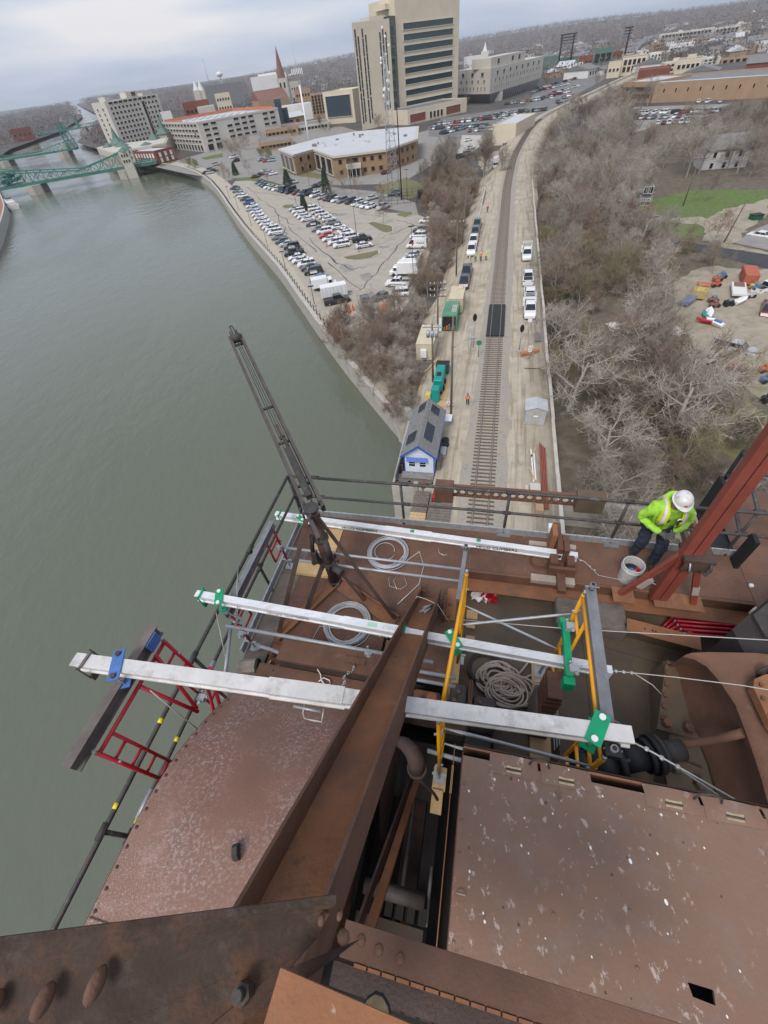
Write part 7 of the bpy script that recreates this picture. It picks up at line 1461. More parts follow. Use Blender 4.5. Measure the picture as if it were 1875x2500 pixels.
# ---- tower
t1,t2,t3,t4=Vector((25,408)),Vector((50.6,421)),Vector((56,431)),Vector((106.4,460.3))
tw=thing('office_tower','tall beige tower with dark glass bands and slit windows','building',(66,450,GZ))
fl_=[t1,t2,t2*1.07,t1*1.07];MB().prism([(p.x,p.y)for p in fl_],GZ-.5,47.4).build('wing',M['beige'],tw)
fr_=quadfoot(t3,t4,30);MB().prism([(p.x,p.y)for p in fr_],GZ-.5,56.5).build('slab',M['beige'],tw)
d_=(t2-t1).normalized();n_=Vector((d_.y,-d_.x));g0=t2-n_*1.5;g1=t3-Vector((.45,-.9))*0
MB().prism([(t2.x,t2.y),(t3.x,t3.y),(t3.x-6,t3.y+16),(t2.x-6,t2.y+14)],GZ-.4,48.5).build('glass_recess',M['tealglass'],tw)
for k in range(9):
    zb_=HT(Vector((82,445,0)),*P2((1450,560-(560-118)*k/8.0)));
    wall_windows(tw,t3.lerp(t4,.08),t3.lerp(t4,.92),zb_-1.3,zb_+1.3,1,1,46,2.9,'tealglass','beige',0,0,.5,name='window_band')
    for j in range(1,12):pass
rr=random.Random(2)
for s,fl0 in((.06,0),(.13,1),(.25,0),(.33,1),(.72,1),(.80,0),(.88,1)):
    for k in range(11):
        zc_=1.5+4.1*k+(1.4 if fl0 else 0)+rr.uniform(-.4,.4)
        if zc_>43 or(s>.6 and k in(0,)):continue
        p_=t1.lerp(t2,s);wall_windows(tw,p_-d_*.5,p_+d_*.5,zc_-1.6,zc_+1.6,1,1,1.15,3.9,'darkpane','palestone',0,0,.12,name='slit_window')
MB().prism([(p.x,p.y)for p in quadfoot(t1.lerp(t2,.5)+Vector((0,8)),t1.lerp(t2,.95)+Vector((0,8)),12)],47.41,49.4).build('penthouse',M['palestone'],tw)
MB().prism([(p.x,p.y)for p in quadfoot(t3.lerp(t4,-.08)+Vector((-2,6)),t3.lerp(t4,.2)+Vector((-2,6)),14)],52,54.5).build('penthouse',M['beige'],tw)
# rounded dishes on the wing
for k in range(14):c_=AZ(*P2((1200+45*rr.random(),140+45*k)),409);MB().ball(c_,.8,8,0,(1,.5,1)).build('dish',M['white'],tw)if k<8 else None
pd,f=block_bld('tower_podium','low beige entrance block with red brick panels at the foot of the tower',(57,398),(106,428),26,3.6,'beige','greyroof')
for s0,s1 in((.02,.3),(.62,.9)):
    a=Vector(f[0]).lerp(f[1],s0);b=Vector(f[0]).lerp(f[1],s1);wall_windows(pd,a,b,-3,2,1,1,(b-a).length*.9,4.2,'redbrick','beige',0,0,.2,name='brick_panel')
a=Vector(f[0]).lerp(f[1],.33);b=Vector(f[0]).lerp(f[1],.6);wall_windows(pd,a,b,-3,1.6,4,1,2.2,3.4,'darkpane','beige',.05,0,.2)
# ---- blue glass building
gb,f=block_bld('glass_office','beige framed office with one blue glass curtain wall',(0,487),(24,470),26,HT(Vector((0,490,0)),*P2((920,470))),'beige','beige')
zt=HT(Vector((0,490,0)),*P2((920,478)));wall_windows(gb,f[0],f[1],GZ+3,zt,1,1,24,zt-GZ-5.5,'blueglass','beige',0,0,.6,name='curtain_wall')
# ---- jutting office building
of,f=block_bld('jutting_office','beige concrete office block whose upper floors jut over a sloping base',(121,500),(134,468),14,2.0,'palestone','whiteroof',parapet=0)
o1,o2,o3=Vector((114,500)),Vector((131,456)),Vector((205,545))
MB().prism([(o1.x,o1.y),(o2.x,o2.y),(o3.x,o3.y),(o3.x-20,o3.y+35)],2.5,16.5).build('upper_block',M['palestone'],of)
MB().prism([(o2.x+1,o2.y+5),(o2.x+46,o2.y+58),(o2.x+30,o2.y+70),(o2.x-10,o2.y+20)],16.51,22).build('penthouse',M['palestone'],of)
q=MB();
for A_,B_ in((o1,o2),(o2,o3)):
    i0=A_+(Vector((160,530))-A_)*.12;i1=B_+(Vector((160,530))-B_)*.12;q.add([(A_.x,A_.y,2.5),(B_.x,B_.y,2.5),(i1.x,i1.y,GZ-.3),(i0.x,i0.y,GZ-.3)],[(0,1,2,3)])
q.build('sloping_base',M['greyroof'],of)
for j,(zc_,hh,ww,cc_,cd)in enumerate(((13.4,2.2,3.6,3,8),(9.6,1.8,1.9,5,14),(5.6,1.9,1.2,8,22))):
    wall_windows(of,o1,o2,zc_-1,zc_+1,cc_,1,ww*.9,hh,'darkpane','palestone',.08,0,.3);wall_windows(of,o2,o3,zc_-1,zc_+1,cd,1,ww,hh,'darkpane','palestone',.05,0,.3)
wall_windows(of,(o2.x+1,o2.y+5),(o2.x+46,o2.y+58),17.5,21.3,4,1,4.5,2.8,'darkpane','palestone',.1,0,.3,skip=lambda i,j:i==1)
for k in range(20):a=o2.lerp(o3,(k+.5)/20);i_=a+(Vector((160,530))-a)*.12;MB().beam((a.x,a.y,2.4),(i_.x,i_.y,GZ),.5,.5).build('base_rib',M['palestone'],of)
# ---- parking garage
gA,gB,gC=Vector((-132,476)),Vector((-90.3,413.7)),Vector((-34.9,443.9));gD=gA+(gC-gB)
ga=thing('parking_garage','pale concrete parking garage with rows of dark openings and orange netting on its roof','building',(-83,460,GZ))
MB().prism([(p.x,p.y)for p in(gA,gB,gC,gD)],GZ-.5,12.0).build('wall',M['garagewall'],ga)
cen=(gA+gC)/2;ins=[cen+(p-cen)*.95 for p in(gA,gB,gC,gD)];MB().prism([(p.x,p.y)for p in ins],12.01,12.03).build('roof_deck',M['whiteroof'],ga)
q=MB();
for i in range(4):
    a,b=(gA,gB,gC,gD)[i],(gA,gB,gC,gD)[(i+1)%4];q.beam((a.x,a.y,12.5),(b.x,b.y,12.5),.5,1.0)
q.build('parapet',M['garagewall'],ga)
for a,b in((gD,gC),(gA,gD)):a2=cen+(a-cen)*.93;b2=cen+(b-cen)*.93;MB().beam((a2.x,a2.y,13.2),(b2.x,b2.y,13.2),.3,1.6).build('netting',M['orangewrap'],ga)
a2=cen+(gB-cen)*.93;b2=cen+(gA-cen)*.93;MB().beam(tuple(a2.lerp(b2,.45))+(12.9,),tuple(b2)+(12.9,),.3,1.2).build('netting',M['orangewrap'],ga)
for k in range(9):a=gA.lerp(gC,.25+.06*k);MB().box((a.x-.2,a.y-14,12.04),(a.x+.2,a.y+14,12.4)).build('roof_rib',M['whiteroof'],ga)
rows=[HT(Vector((gB.x,gB.y,0)),*P1((1180,722+33*k)))for k in range(4)]
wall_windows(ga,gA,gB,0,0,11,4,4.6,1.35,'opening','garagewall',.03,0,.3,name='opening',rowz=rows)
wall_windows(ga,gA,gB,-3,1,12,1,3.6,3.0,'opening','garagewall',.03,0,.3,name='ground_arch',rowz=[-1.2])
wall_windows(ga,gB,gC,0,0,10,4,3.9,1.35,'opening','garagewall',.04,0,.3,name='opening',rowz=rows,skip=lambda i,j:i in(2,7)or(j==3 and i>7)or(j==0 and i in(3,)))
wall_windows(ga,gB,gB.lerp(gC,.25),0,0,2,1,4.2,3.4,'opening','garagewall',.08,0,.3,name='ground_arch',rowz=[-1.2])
wall_windows(ga,gA.lerp(gB,.8),gA.lerp(gB,.95),0,0,1,1,1.5,3.2,'redbrick','redbrick',0,0,.3,name='sign_board',rowz=[6.5])
# ---- hotel
h0,h1,h2=AZ(*P1((612,612)),520),AZ(*P1((908,536)),545),AZ(*P1((556,578)),560)
ho=thing('hotel','white hotel block with a grid of small dark windows beyond the casino','building',(h0.x,h0.y,GZ));f=quadfoot(h0,h1,22);hzt=28.6
MB().prism([(p.x,p.y)for p in f],GZ-.5,hzt).build('wall',M['hotelwall'],ho)
wall_windows(ho,f[0],f[1],0,0,13,8,1.9,1.5,'darkpane','hotelwall',.04,0,.25,rowz=[24.2-3.0*k for k in range(8)],skip=lambda i,j:i==8)
wall_windows(ho,f[0],f[1],0,0,10,1,3.6,1.3,'darkpane','hotelwall',.05,0,.25,rowz=[27.2],name='top_window')
a=f[0].lerp(f[1],.64);b=f[0].lerp(f[1],.70);wall_windows(ho,a,b,0,0,1,1,(b-a).length*.9,24,'darkpane','hotelwall',0,0,.3,rowz=[13.5],name='stair_glass')
wall_windows(ho,f[0],f[3],0,0,2,8,1.9,1.5,'darkpane','hotelwall',.1,0,.25,rowz=[24.2-3.0*k for k in range(8)])
for s0,s1,hh,mt_ in((.03,.12,2.5,'hotelwall'),(.42,.62,3.4,'hotelwall'),(.72,.92,1.8,'palestone')):
    MB().prism([(p.x,p.y)for p in quadfoot(f[0].lerp(f[1],s0),f[0].lerp(f[1],s1),10)],hzt+.01,hzt+hh).build('penthouse',M[mt_],ho)
a=f[0].lerp(f[1],.5);b=f[0].lerp(f[1],.6);wall_windows(ho,a,b,0,0,1,1,(b-a).length*.8,2.4,'redbrick','hotelwall',0,0,.3,rowz=[hzt+1.9],name='sign_board')
# ---- casino terrace with green roofs
ca=thing('riverside_pavilion','long low stone riverside pavilion with green pyramid roofs','building',(-190,500,GZ))
k0=[AZ(*P1((540,815)),500),AZ(*P1((640,862)),425),AZ(*P1((965,845)),432),AZ(*P1((960,760)),470),AZ(*P1((640,790)),500)]
MB().prism([(p.x,p.y)for p in k0],GZ-.5,4.5).build('wall',M['palestone'],ca);cc0=sum(k0,Vector())/5;MB().prism([(cc0.x+(p.x-cc0.x)*.96,cc0.y+(p.y-cc0.y)*.96)for p in k0],4.51,4.8).build('roof',M['palestone'],ca)
wall_windows(ca,k0[0],k0[1],0,0,10,1,3,3,'darkpane','palestone',.05,0,.2,rowz=[-.5])
def pyr(par,c_,r_,z0,z1,mt_,tipz=None,name='pyramid_roof'):
    q=MB();V=[(c_.x+r_*math.cos(a),c_.y+r_*math.sin(a),z0)for a in(R(30),R(120),R(210),R(300))]+[(c_.x,c_.y,z1)];q.add(V,[(0,1,4),(1,2,4),(2,3,4),(3,0,4),(3,2,1,0)]);q.build(name,M[mt_],par)
    if tipz:pyr(par,c_,r_*.35,z1-(z1-z0)*.35,tipz,mt_,None,name)
for(x,y,d_,r_,h_)in((645,745,478,6.5,11),(675,770,465,5.5,7.5),(922,700,480,6.5,12),(862,722,475,5,9),(590,768,480,4.5,7.5),(835,810,440,4.5,6.5)):
    c_=AZ(*P1((x,y)),d_);MB().prism([(c_.x+r_*.8*math.cos(a),c_.y+r_*.8*math.sin(a))for a in(R(30),R(120),R(210),R(300))],GZ,max(5,h_-5)).build('pavilion_wall',M['palestone'],ca);pyr(ca,c_,r_,max(5,h_-5),h_,'greenroof',h_+5 if r_>6 else None)
# ---- red brick depot
rb,f=block_bld('brick_depot','low red brick building with white trim beside the green bridge',AZ(*P1((750,880)),425),AZ(*P1((905,912)),400),16,3.2,'redbrick','whiteroof');wall_windows(rb,f[0],f[1],0,0,8,2,1.5,2.0,'whitewall','whitewall',.05,0,.15,rowz=[-1.5,1.3]);wall_windows(rb,f[1],f[2],0,0,3,2,1.5,2.0,'whitewall','whitewall',.08,0,.15,rowz=[-1.5,1.3])
# ---- church with brown spire
c0=AZ(*P2((690,520)),620);chz=lambda y:HT(c0,*P2((700,y)))
cu=thing('church','church with tall brown spire and red tiled roof','church',(c0.x,c0.y,GZ));tc_=AZ(*P2((712,460)),625)
MB().box((tc_.x-5,tc_.y-5,GZ),(tc_.x+5,tc_.y+5,HT(tc_,*P2((705,395))))).build('tower',M['palestone'],cu)
zt=HT(tc_,*P2((705,395)));q=MB();V=[(tc_.x+4.2*math.cos(a),tc_.y+4.2*math.sin(a),zt)for a in[R(45*k)for k in range(8)]]+[(tc_.x,tc_.y,HT(tc_,*P2((668,228))))];q.add(V,[(k,(k+1)%8,8)for k in range(8)]);q.build('spire',M['church_red'],cu)
wall_windows(cu,(tc_.x-5,tc_.y-5),(tc_.x+5,tc_.y-5),0,0,2,1,1.6,4,'darkpane','palestone',.1,0,.2,rowz=[zt-5])
a,b=AZ(*P2((585,520)),600),AZ(*P2((735,500)),610);f=quadfoot(a,b,24);ze=HT(a,*P2((600,510)));zr=HT(a,*P2((640,452)))
MB().prism([(p.x,p.y)for p in f],GZ,ze).build('nave',M['tanbrick'],cu);m0=(f[0]+f[3])/2;m1=(f[1]+f[2])/2
MB().add([(f[0].x,f[0].y,ze),(f[1].x,f[1].y,ze),(m1.x,m1.y,zr),(m0.x,m0.y,zr),(f[2].x,f[2].y,ze),(f[3].x,f[3].y,ze)],[(0,1,2,3),(3,2,4,5),(0,3,5),(1,4,2)]).build('roof',M['church_red'],cu)
# ---- twin spire church
tsx=thing('twin_spire_church','distant church with two slim white spires','church',tuple(AZ(*P2((295,500)),900).to_2d())+(GZ,))
for x,xt in((282,262),(306,278)):
    c_=AZ(*P2((x,500)),900);z1=HT(c_,*P2((x,455)));MB().box((c_.x-4.5,c_.y-4,GZ),(c_.x+4.5,c_.y+4,z1)).build('tower',M['palestone'],tsx);V=[(c_.x+4.5*math.cos(R(60*k)),c_.y+4.5*math.sin(R(60*k)),z1)for k in range(6)]+[(c_.x,c_.y,HT(c_,*P2((xt,402))))];MB().add(V,[(k,(k+1)%6,6)for k in range(6)]).build('spire',M['whitewall'],tsx)
# ---- generic mid and far buildings: (label, left base px, right base px, distance, top px y at left, depth, wall, roof, windows)
def gen(name,label,l,r,d,topy,depth,wall,roof,win=None,d2=None,P=P2,cat='building'):
    a=AZ(*P(l),d);b=AZ(*P(r),d2 or d);zt=HT(a,*P((l[0],topy)));th,f=block_bld(name,label,a,b,depth,zt,wall,roof,parapet=.5,cat=cat)
    if win:c_,r_,w_,h_=win;hz_=zt-GZ;wall_windows(th,f[0],f[1],0,0,c_,r_,w_,h_,'darkpane',wall,.05,0,.2,rowz=[zt-hz_*.8*(k+.6)/r_ for k in range(r_)])
    return th
gen('arena','plain white windowless hall behind the church spire',(560,480),(740,465),700,395,40,'whitewall','whitewall')
gen('arena_upper','upper white stage block of the windowless hall',(600,470),(690,460),720,378,26,'whitewall','whitewall')
gen('grandstand','distant stadium stand with a long white roof',(312,458),(500,432),1000,440,40,'greyroof','whitewall')
gen('brick_warehouse','red brown brick warehouse behind the garage',(215,585),(345,565),560,525,25,'redbrick','greyroof',(6,2,2,2))
gen('brick_warehouse','pale block beside the brick warehouse behind the garage',(285,590),(370,575),540,548,20,'palestone','whiteroof',(4,1,2,1.6))
gen('brown_block','old brown stone office block left of the blue glass building',(862,600),(930,590),560,482,25,'tanbrick','greyroof',(4,6,2,2))
gen('plaza_hall','low grey civic building with flat roofs in the middle of the plaza',(580,700),(790,690),440,668,28,'tanbrick','greyroof',(9,1,2.4,1.6))
gen('plaza_hall','low pale civic building with white roof edge beside the white mast',(760,690),(945,650),455,645,30,'palestone','greyroof',(10,1,2.2,1.6))
gen('library_block','low dark roofed block with air handlers behind the brick building',(585,745),(760,735),370,730,30,'tanbrick','greyroof',(8,1,2.2,1.4))
gen('white_terrace','long low pale blue and white shed roof left of the blue glass building',(690,590),(860,590),560,548,24,'whitewall','whiteroof')
for x,y,d,hh,l in((705,640,480,20,'left black stone slab standing on the plaza'),(730,630,485,14,'right black stone slab standing on the plaza')):
    c_=AZ(*P2((x,y)),d);tag(MB().prism([(c_.x-2.5,c_.y-2.5),(c_.x+2.5,c_.y-2.5),(c_.x+2.5,c_.y+2.5),(c_.x-2.5,c_.y+2.5)],GZ,GZ+hh).build('plaza_slab',M['blueglass']),l,'monument')
gen('dark_hall','dark roofed hall behind the church',(770,500),(850,490),700,462,30,'tanbrick','greyroof',(5,2,2,2))
gen('stone_block','beige stone office blocks left of the church roof',(370,520),(445,510),640,480,20,'beige','greyroof',(5,3,1.6,1.8))
gen('depot_hall','small beige block right of the white hall',(745,455),(800,445),760,418,18,'palestone','greyroof',(4,2,1.5,1.6))
gen('tan_cabin','small white cabin below the white hotel',(940,690),(1000,680),520,655,14,'whitewall','greyroof',(4,1,2,1.4),P=P1)
# right half (C3 pixels)
long_,f=block_bld('museum_building','long tan brick building with a flat grey roof across the right side',C3(1065,522),C3(1700,495),46,4.3,'tanbrick','greyroof')
wall_windows(long_,f[0],f[1],0,0,9,1,.7,1.5,'darkpane','tanbrick',.04,0,.15,rowz=[1.6])
MB().prism([(p.x,p.y)for p in quadfoot(f[0].lerp(f[1],.03),f[0].lerp(f[1],1),3)],4.95,5.15).build('roof_edge',M['whiteroof'],long_)
tb_,f=block_bld('banded_office','tan office wing with two dark strip windows at the end of the brick building',C3(905,518),C3(1058,520),30,5.0,'tanbrick','whiteroof');wall_windows(tb_,f[0],f[1],0,0,1,2,20,1.3,'darkpane','redbrick',.05,0,.3,rowz=[-.6,2.4],name='window_band')
gen('red_hall','dark red brick hall beyond the brick building',(995,400),(1160,375),520,362,22,'redbrick','redbrick',None,P=P3)
gen('station_building','cream station building with arched windows near the ballpark',(910,365),(1040,335),600,300,26,'beige','greyroof',(5,2,2.5,3.5),P=P3)
gen('station_wing','cream low wing in front of the station building',(848,350),(912,345),590,322,16,'beige','greyroof',(3,1,1.8,2),P=P3)
gen('white_block','white three storey block right of the station',(1055,320),(1150,305),680,276,20,'whitewall','whiteroof',(5,3,1.6,1.6),P=P3)
gen('tower_house','cream building with corner tower right of the white block',(1185,360),(1315,345),560,310,22,'beige','greyroof',(5,1,2.2,2.4),P=P3)
gen('corner_tower','square corner tower of the cream building',(1240,330),(1285,325),570,285,8,'beige','greyroof',(2,2,1.4,1.6),P=P3)
gen('ballpark','dark green ballpark facade with arch between red brick wings',(770,320),(868,300),760,255,14,'greenroof','greenroof',(3,1,5,7),P=P3)
gen('ballpark_wing','red brick wing left of the ballpark arch',(695,325),(768,320),760,290,14,'redbrick','greenroof',(4,1,2,2),P=P3)
gen('ballpark_wing','green ballpark wing farther left',(600,325),(694,320),770,300,14,'greenroof','greenroof',None,P=P3)
gen('ballpark_wing','red brick wing right of the ballpark arch',(870,300),(918,295),770,268,14,'redbrick','greenroof',None,P=P3)
gen('mill_building','far pale mill building with rows of windows',(1100,215),(1380,180),1150,180,40,'palestone','whiteroof',(14,2,4,3),P=P3)
gen('mill_building','far pale block right of the mill building',(1380,185),(1510,165),1180,150,40,'palestone','whiteroof',(6,2,4,3),P=P3)
gen('long_warehouse','far long grey shed on the right',(1240,300),(1560,215),800,250,14,'greyroof','greyroof',None,d2=1000,P=P3)
gen('shop_row','row of low tan shops beyond the long brick building',(1340,345),(1659,330),620,315,24,'tanbrick','greyroof',(9,1,3,2),P=P3)
gen('shop_row','second row of pale shops farther on the right',(1420,320),(1659,300),720,285,24,'palestone','whiteroof',(7,1,3,2),P=P3)
gen('warehouse','white low warehouse by the far station',(1155,260),(1280,245),850,232,24,'whitewall','whiteroof',(6,1,3,2),P=P3)
gen('warehouse','grey green sheds left of the ballpark',(505,330),(600,320),800,296,20,'greenroof','greenroof',None,P=P3)
bx_,f=block_bld('utility_building','windowless tan block building beside the curving track',C3(258,738),C3(375,733),32,HT(C3(258,738),*P3((258,640))),'beige','whiteroof')
# white steeple far
c_=AZ(*P3((226,260)),1100);ch_=thing('white_steeple','tiny white church steeple behind the jutting office','church',(c_.x,c_.y,GZ));z1=HT(c_,*P3((226,258)));MB().box((c_.x-5,c_.y-5,GZ),(c_.x+5,c_.y+5,z1)).build('tower',M['whitewall'],ch_);V=[(c_.x+4*math.cos(R(60*k)),c_.y+4*math.sin(R(60*k)),z1)for k in range(6)]+[(c_.x,c_.y,HT(c_,*P3((226,210))))];MB().add(V,[(k,(k+1)%6,6)for k in range(6)]).build('spire',M['whitewall'],ch_);MB().box((c_.x-32,c_.y,GZ),(c_.x-5,c_.y+20,z1-4)).build('nave',M['whitewall'],ch_)
gen('manor_house','low red brick house among trees on the west bank',(70,790),(190,770),1020,752,18,'redbrick','redbrick',(4,1,2,2),P=P1)
# ---- police station: two stepped brick wings with tall glazed bays
ps=thing('police_station','low tan brick building with white flat roof and tall glazed bays','building',(0,260,GZ));RZ=3.6
p1,p2,p3,p4,p5,p6=[Vector(v)for v in((-26.5,291),(-17.8,262),(-8.3,271),(.5,240),(24,237),(40,255))]
foot=[p1,p2,p3,p4,p5,p6,Vector((48,300)),Vector((15,318)),Vector((-5,312))]
MB().prism([(p.x,p.y)for p in foot],GZ-.5,RZ).build('wall',M['brickwall'],ps)
cen=Vector((8,276));MB().prism([(cen.x+(p.x-cen.x)*1.02,cen.y+(p.y-cen.y)*1.02)for p in foot],RZ+.01,RZ+.75).build('fascia',M['palestone'],ps);MB().prism([(cen.x+(p.x-cen.x)*.98,cen.y+(p.y-cen.y)*.98)for p in foot],RZ+.76,RZ+.78).build('roof',M['whiteroof'],ps)
for a,b in((p1,p2),(p3,p4)):
    wall_windows(ps,a,b,GZ,RZ,3,1,(b-a).length*.25,5.6,'darkpane','palestone',.05,0,.5,name='glazed_bay',rowz=[.1])
wall_windows(ps,p2,p3,GZ,RZ,2,2,1.5,1.6,'darkpane','brickwall',.12,0,.15,rowz=[-1.6,2.0]);wall_windows(ps,p4,p5,GZ,RZ,6,2,1.5,1.5,'darkpane','brickwall',.05,0,.15,rowz=[-1.6,2.0],skip=lambda i,j:i in(1,2));wall_windows(ps,p4.lerp(p5,.22),p4.lerp(p5,.48),GZ,RZ,1,1,5.2,1.5,'darkpane','brickwall',0,0,.15,rowz=[2.1]);wall_windows(ps,p5,p6,GZ,RZ,5,2,1.5,1.5,'darkpane','brickwall',.06,0,.15,rowz=[-1.6,2.0])
e_=p4.lerp(p5,.36);MB().prism([(p.x,p.y)for p in quadfoot(e_+Vector((-3.4,-3.2)),e_+Vector((3.2,-3.8)),3.4)],-.4,1.0).build('porch',M['palestone'],ps)
for s_ in(-2.9,-.9,.9,2.8):MB().box((e_.x+s_-.15,e_.y-3.4,GZ),(e_.x+s_+.15,e_.y-3.1,-.4)).build('porch_column',M['palestone'],ps)
wall_windows(ps,e_+Vector((-2.5,-.3)),e_+Vector((2.5,-.8)),GZ,0,3,1,1.3,2.6,'darkpane','palestone',.02,0,.2,rowz=[-1.9],name='door')
rr=random.Random(9)
for k in range(16):x=rr.uniform(-10,36);y=rr.uniform(262,305);MB().bbox((x,y,RZ+.79),(x+rr.uniform(.8,2),y+rr.uniform(.8,1.6),RZ+.79+rr.uniform(.5,1.3)),.05).build('roof_unit',M['greyroof' if k%3 else 'palestone'],ps)
# ---- white houses in the trees
def house(label,a,b,depth,ze,zr,wall='whitewall',z0=-4.0,roof='shingle'):
    f=quadfoot(a,b,depth);th=thing('frame_house',label,'house',((f[0].x+f[2].x)/2,(f[0].y+f[2].y)/2,z0));MB().prism([(p.x,p.y)for p in f],z0,ze).build('wall',M[wall],th)
    m0=(f[0]+f[3])/2;m1=(f[1]+f[2])/2;o=.5;d=(f[1]-f[0]).normalized();n_=(f[3]-f[0]).normalized()
    E_=[f[0]-d*o-n_*o,f[1]+d*o-n_*o,f[2]+d*o+n_*o,f[3]-d*o+n_*o];m0=m0-d*o;m1=m1+d*o
    q=MB();q.add([(E_[0].x,E_[0].y,ze-.2),(E_[1].x,E_[1].y,ze-.2),(m1.x,m1.y,zr),(m0.x,m0.y,zr),(E_[2].x,E_[2].y,ze-.2),(E_[3].x,E_[3].y,ze-.2)],[(0,1,2,3),(3,2,4,5)]);q.build('roof',M[roof],th)
    i0=(f[0]+f[3])/2;i1=(f[1]+f[2])/2;MB().add([(f[0].x,f[0].y,ze),(f[3].x,f[3].y,ze),(i0.x,i0.y,zr-.25),(f[1].x,f[1].y,ze),(f[2].x,f[2].y,ze),(i1.x,i1.y,zr-.25)],[(0,1,2),(3,5,4)]).build('gable',M[wall],th)
    wall_windows(th,f[0],f[1],z0,ze,3,2,.9,1.4,'darkpane','whitewall',.08,0,.1,rowz=[z0+1.5,z0+4.2]);wall_windows(th,f[1],f[2],z0,ze,2,2,.9,1.4,'darkpane','whitewall',.1,0,.1,rowz=[z0+1.5,z0+4.2])
    return th
house('white two storey house with grey roof among the bare trees',(118,162),(130,158),9,1.6,4.6);house('white house cut by the right edge of the view',(135,146),(146,140),9,1.6,4.6);house('grey cottage half hidden by branches left of the lawn',(66,126),(73,124),7,-1.2,.8,'palestone');house('small pale garden shed left of the lawn',(83,133.5),(85,132.5),2.2,-2.2,-1.0,'palestone')
# far scattered roofs: nothing tells them apart
rr=random.Random(21);fh=[]
for k,mt_ in enumerate(('whitewall','palestone','tanbrick','redbrick')):
    q=MB();q.box((-6,-5,0),(6,5,4.5));q.add([(-6.4,-5.4,4.4),(6.4,-5.4,4.4),(6.4,0,7),(-6.4,0,7),(6.4,5.4,4.4),(-6.4,5.4,4.4)],[(0,1,2,3),(3,2,4,5),(0,3,5),(1,4,2)],1)
    for x_ in(-4,-1,2):q.box((x_,-5.06,1.2),(x_+1.4,-5.0,3),2)
    fh.append(q.mesh('far_house',[M[mt_],M[('shingle','greyroof','whiteroof','greyroof')[k]],M['darkpane']]))
n_h=0
while n_h<230:
    a=rr.uniform(-.45,1.15)if n_h<110 else rr.uniform(.22,.95);r_=(540+1900*rr.random()**1.4)if n_h<110 else 480+900*rr.random();x=r_*math.sin(a);y=r_*math.cos(a)
    if on_water(x,y)or any((x-bx0)**2+(y-by0)**2<br0*br0 for bx0,by0,br0 in built):continue
    hk=rr.choice((0,0,1,1,2,3));o=bpy.data.objects.new('distant_house',fh[hk]);C.objects.link(o);o.location=(x,y,hillz(x,y));o.rotation_euler=(0,0,rr.uniform(0,3.1));s_=rr.uniform(.8,2.2);o.scale=(s_,s_*rr.uniform(.8,1.4),rr.uniform(.9,1.5));tag(o,f'tiny distant {("white","pale","tan","red")[hk]} house among the bare trees '+('left of the tower' if a<.1 else 'right of the tower' if a<.45 else 'toward the right edge'),'house','distant houses in the far town');n_h+=1
for k in range(62):
    a=rr.uniform(.36,.86);r_=520+900*rr.random();x=r_*math.sin(a);y=r_*math.cos(a)
    if any((x-bx0)**2+(y-by0)**2<(br0*.7)**2 for bx0,by0,br0 in built):continue
    key=k%3;q=None
    if k<3:
        q=MB();q.box((-12,-7,0),(12,7,6));q.box((-11.6,-6.6,6.001),(11.6,6.6,6.25),1);q.box((-4,-3,6.25),(1,1,8),0)
        for x_ in range(-10,10,4):
            for z_ in(1.2,3.7):q.box((x_,-7.08,z_),(x_+2.2,-7,z_+1.4),2)
        fh.append(q.mesh('far_block',[M[('palestone','tanbrick','beige')[k]],M[('whiteroof','greyroof','whiteroof')[k]],M['darkpane']]))
    o=bpy.data.objects.new('distant_block',fh[4+key]);C.objects.link(o);o.location=(x,y,hillz(x,y));o.rotation_euler=(0,0,rr.choice((-.32,-.3,1.25,.4))+rr.uniform(-.1,.1));o.scale=(rr.uniform(.7,1.5),rr.uniform(.8,1.5),rr.uniform(.7,1.3));tag(o,'small distant flat roofed block in the far right of town','building','distant flat roofed blocks')
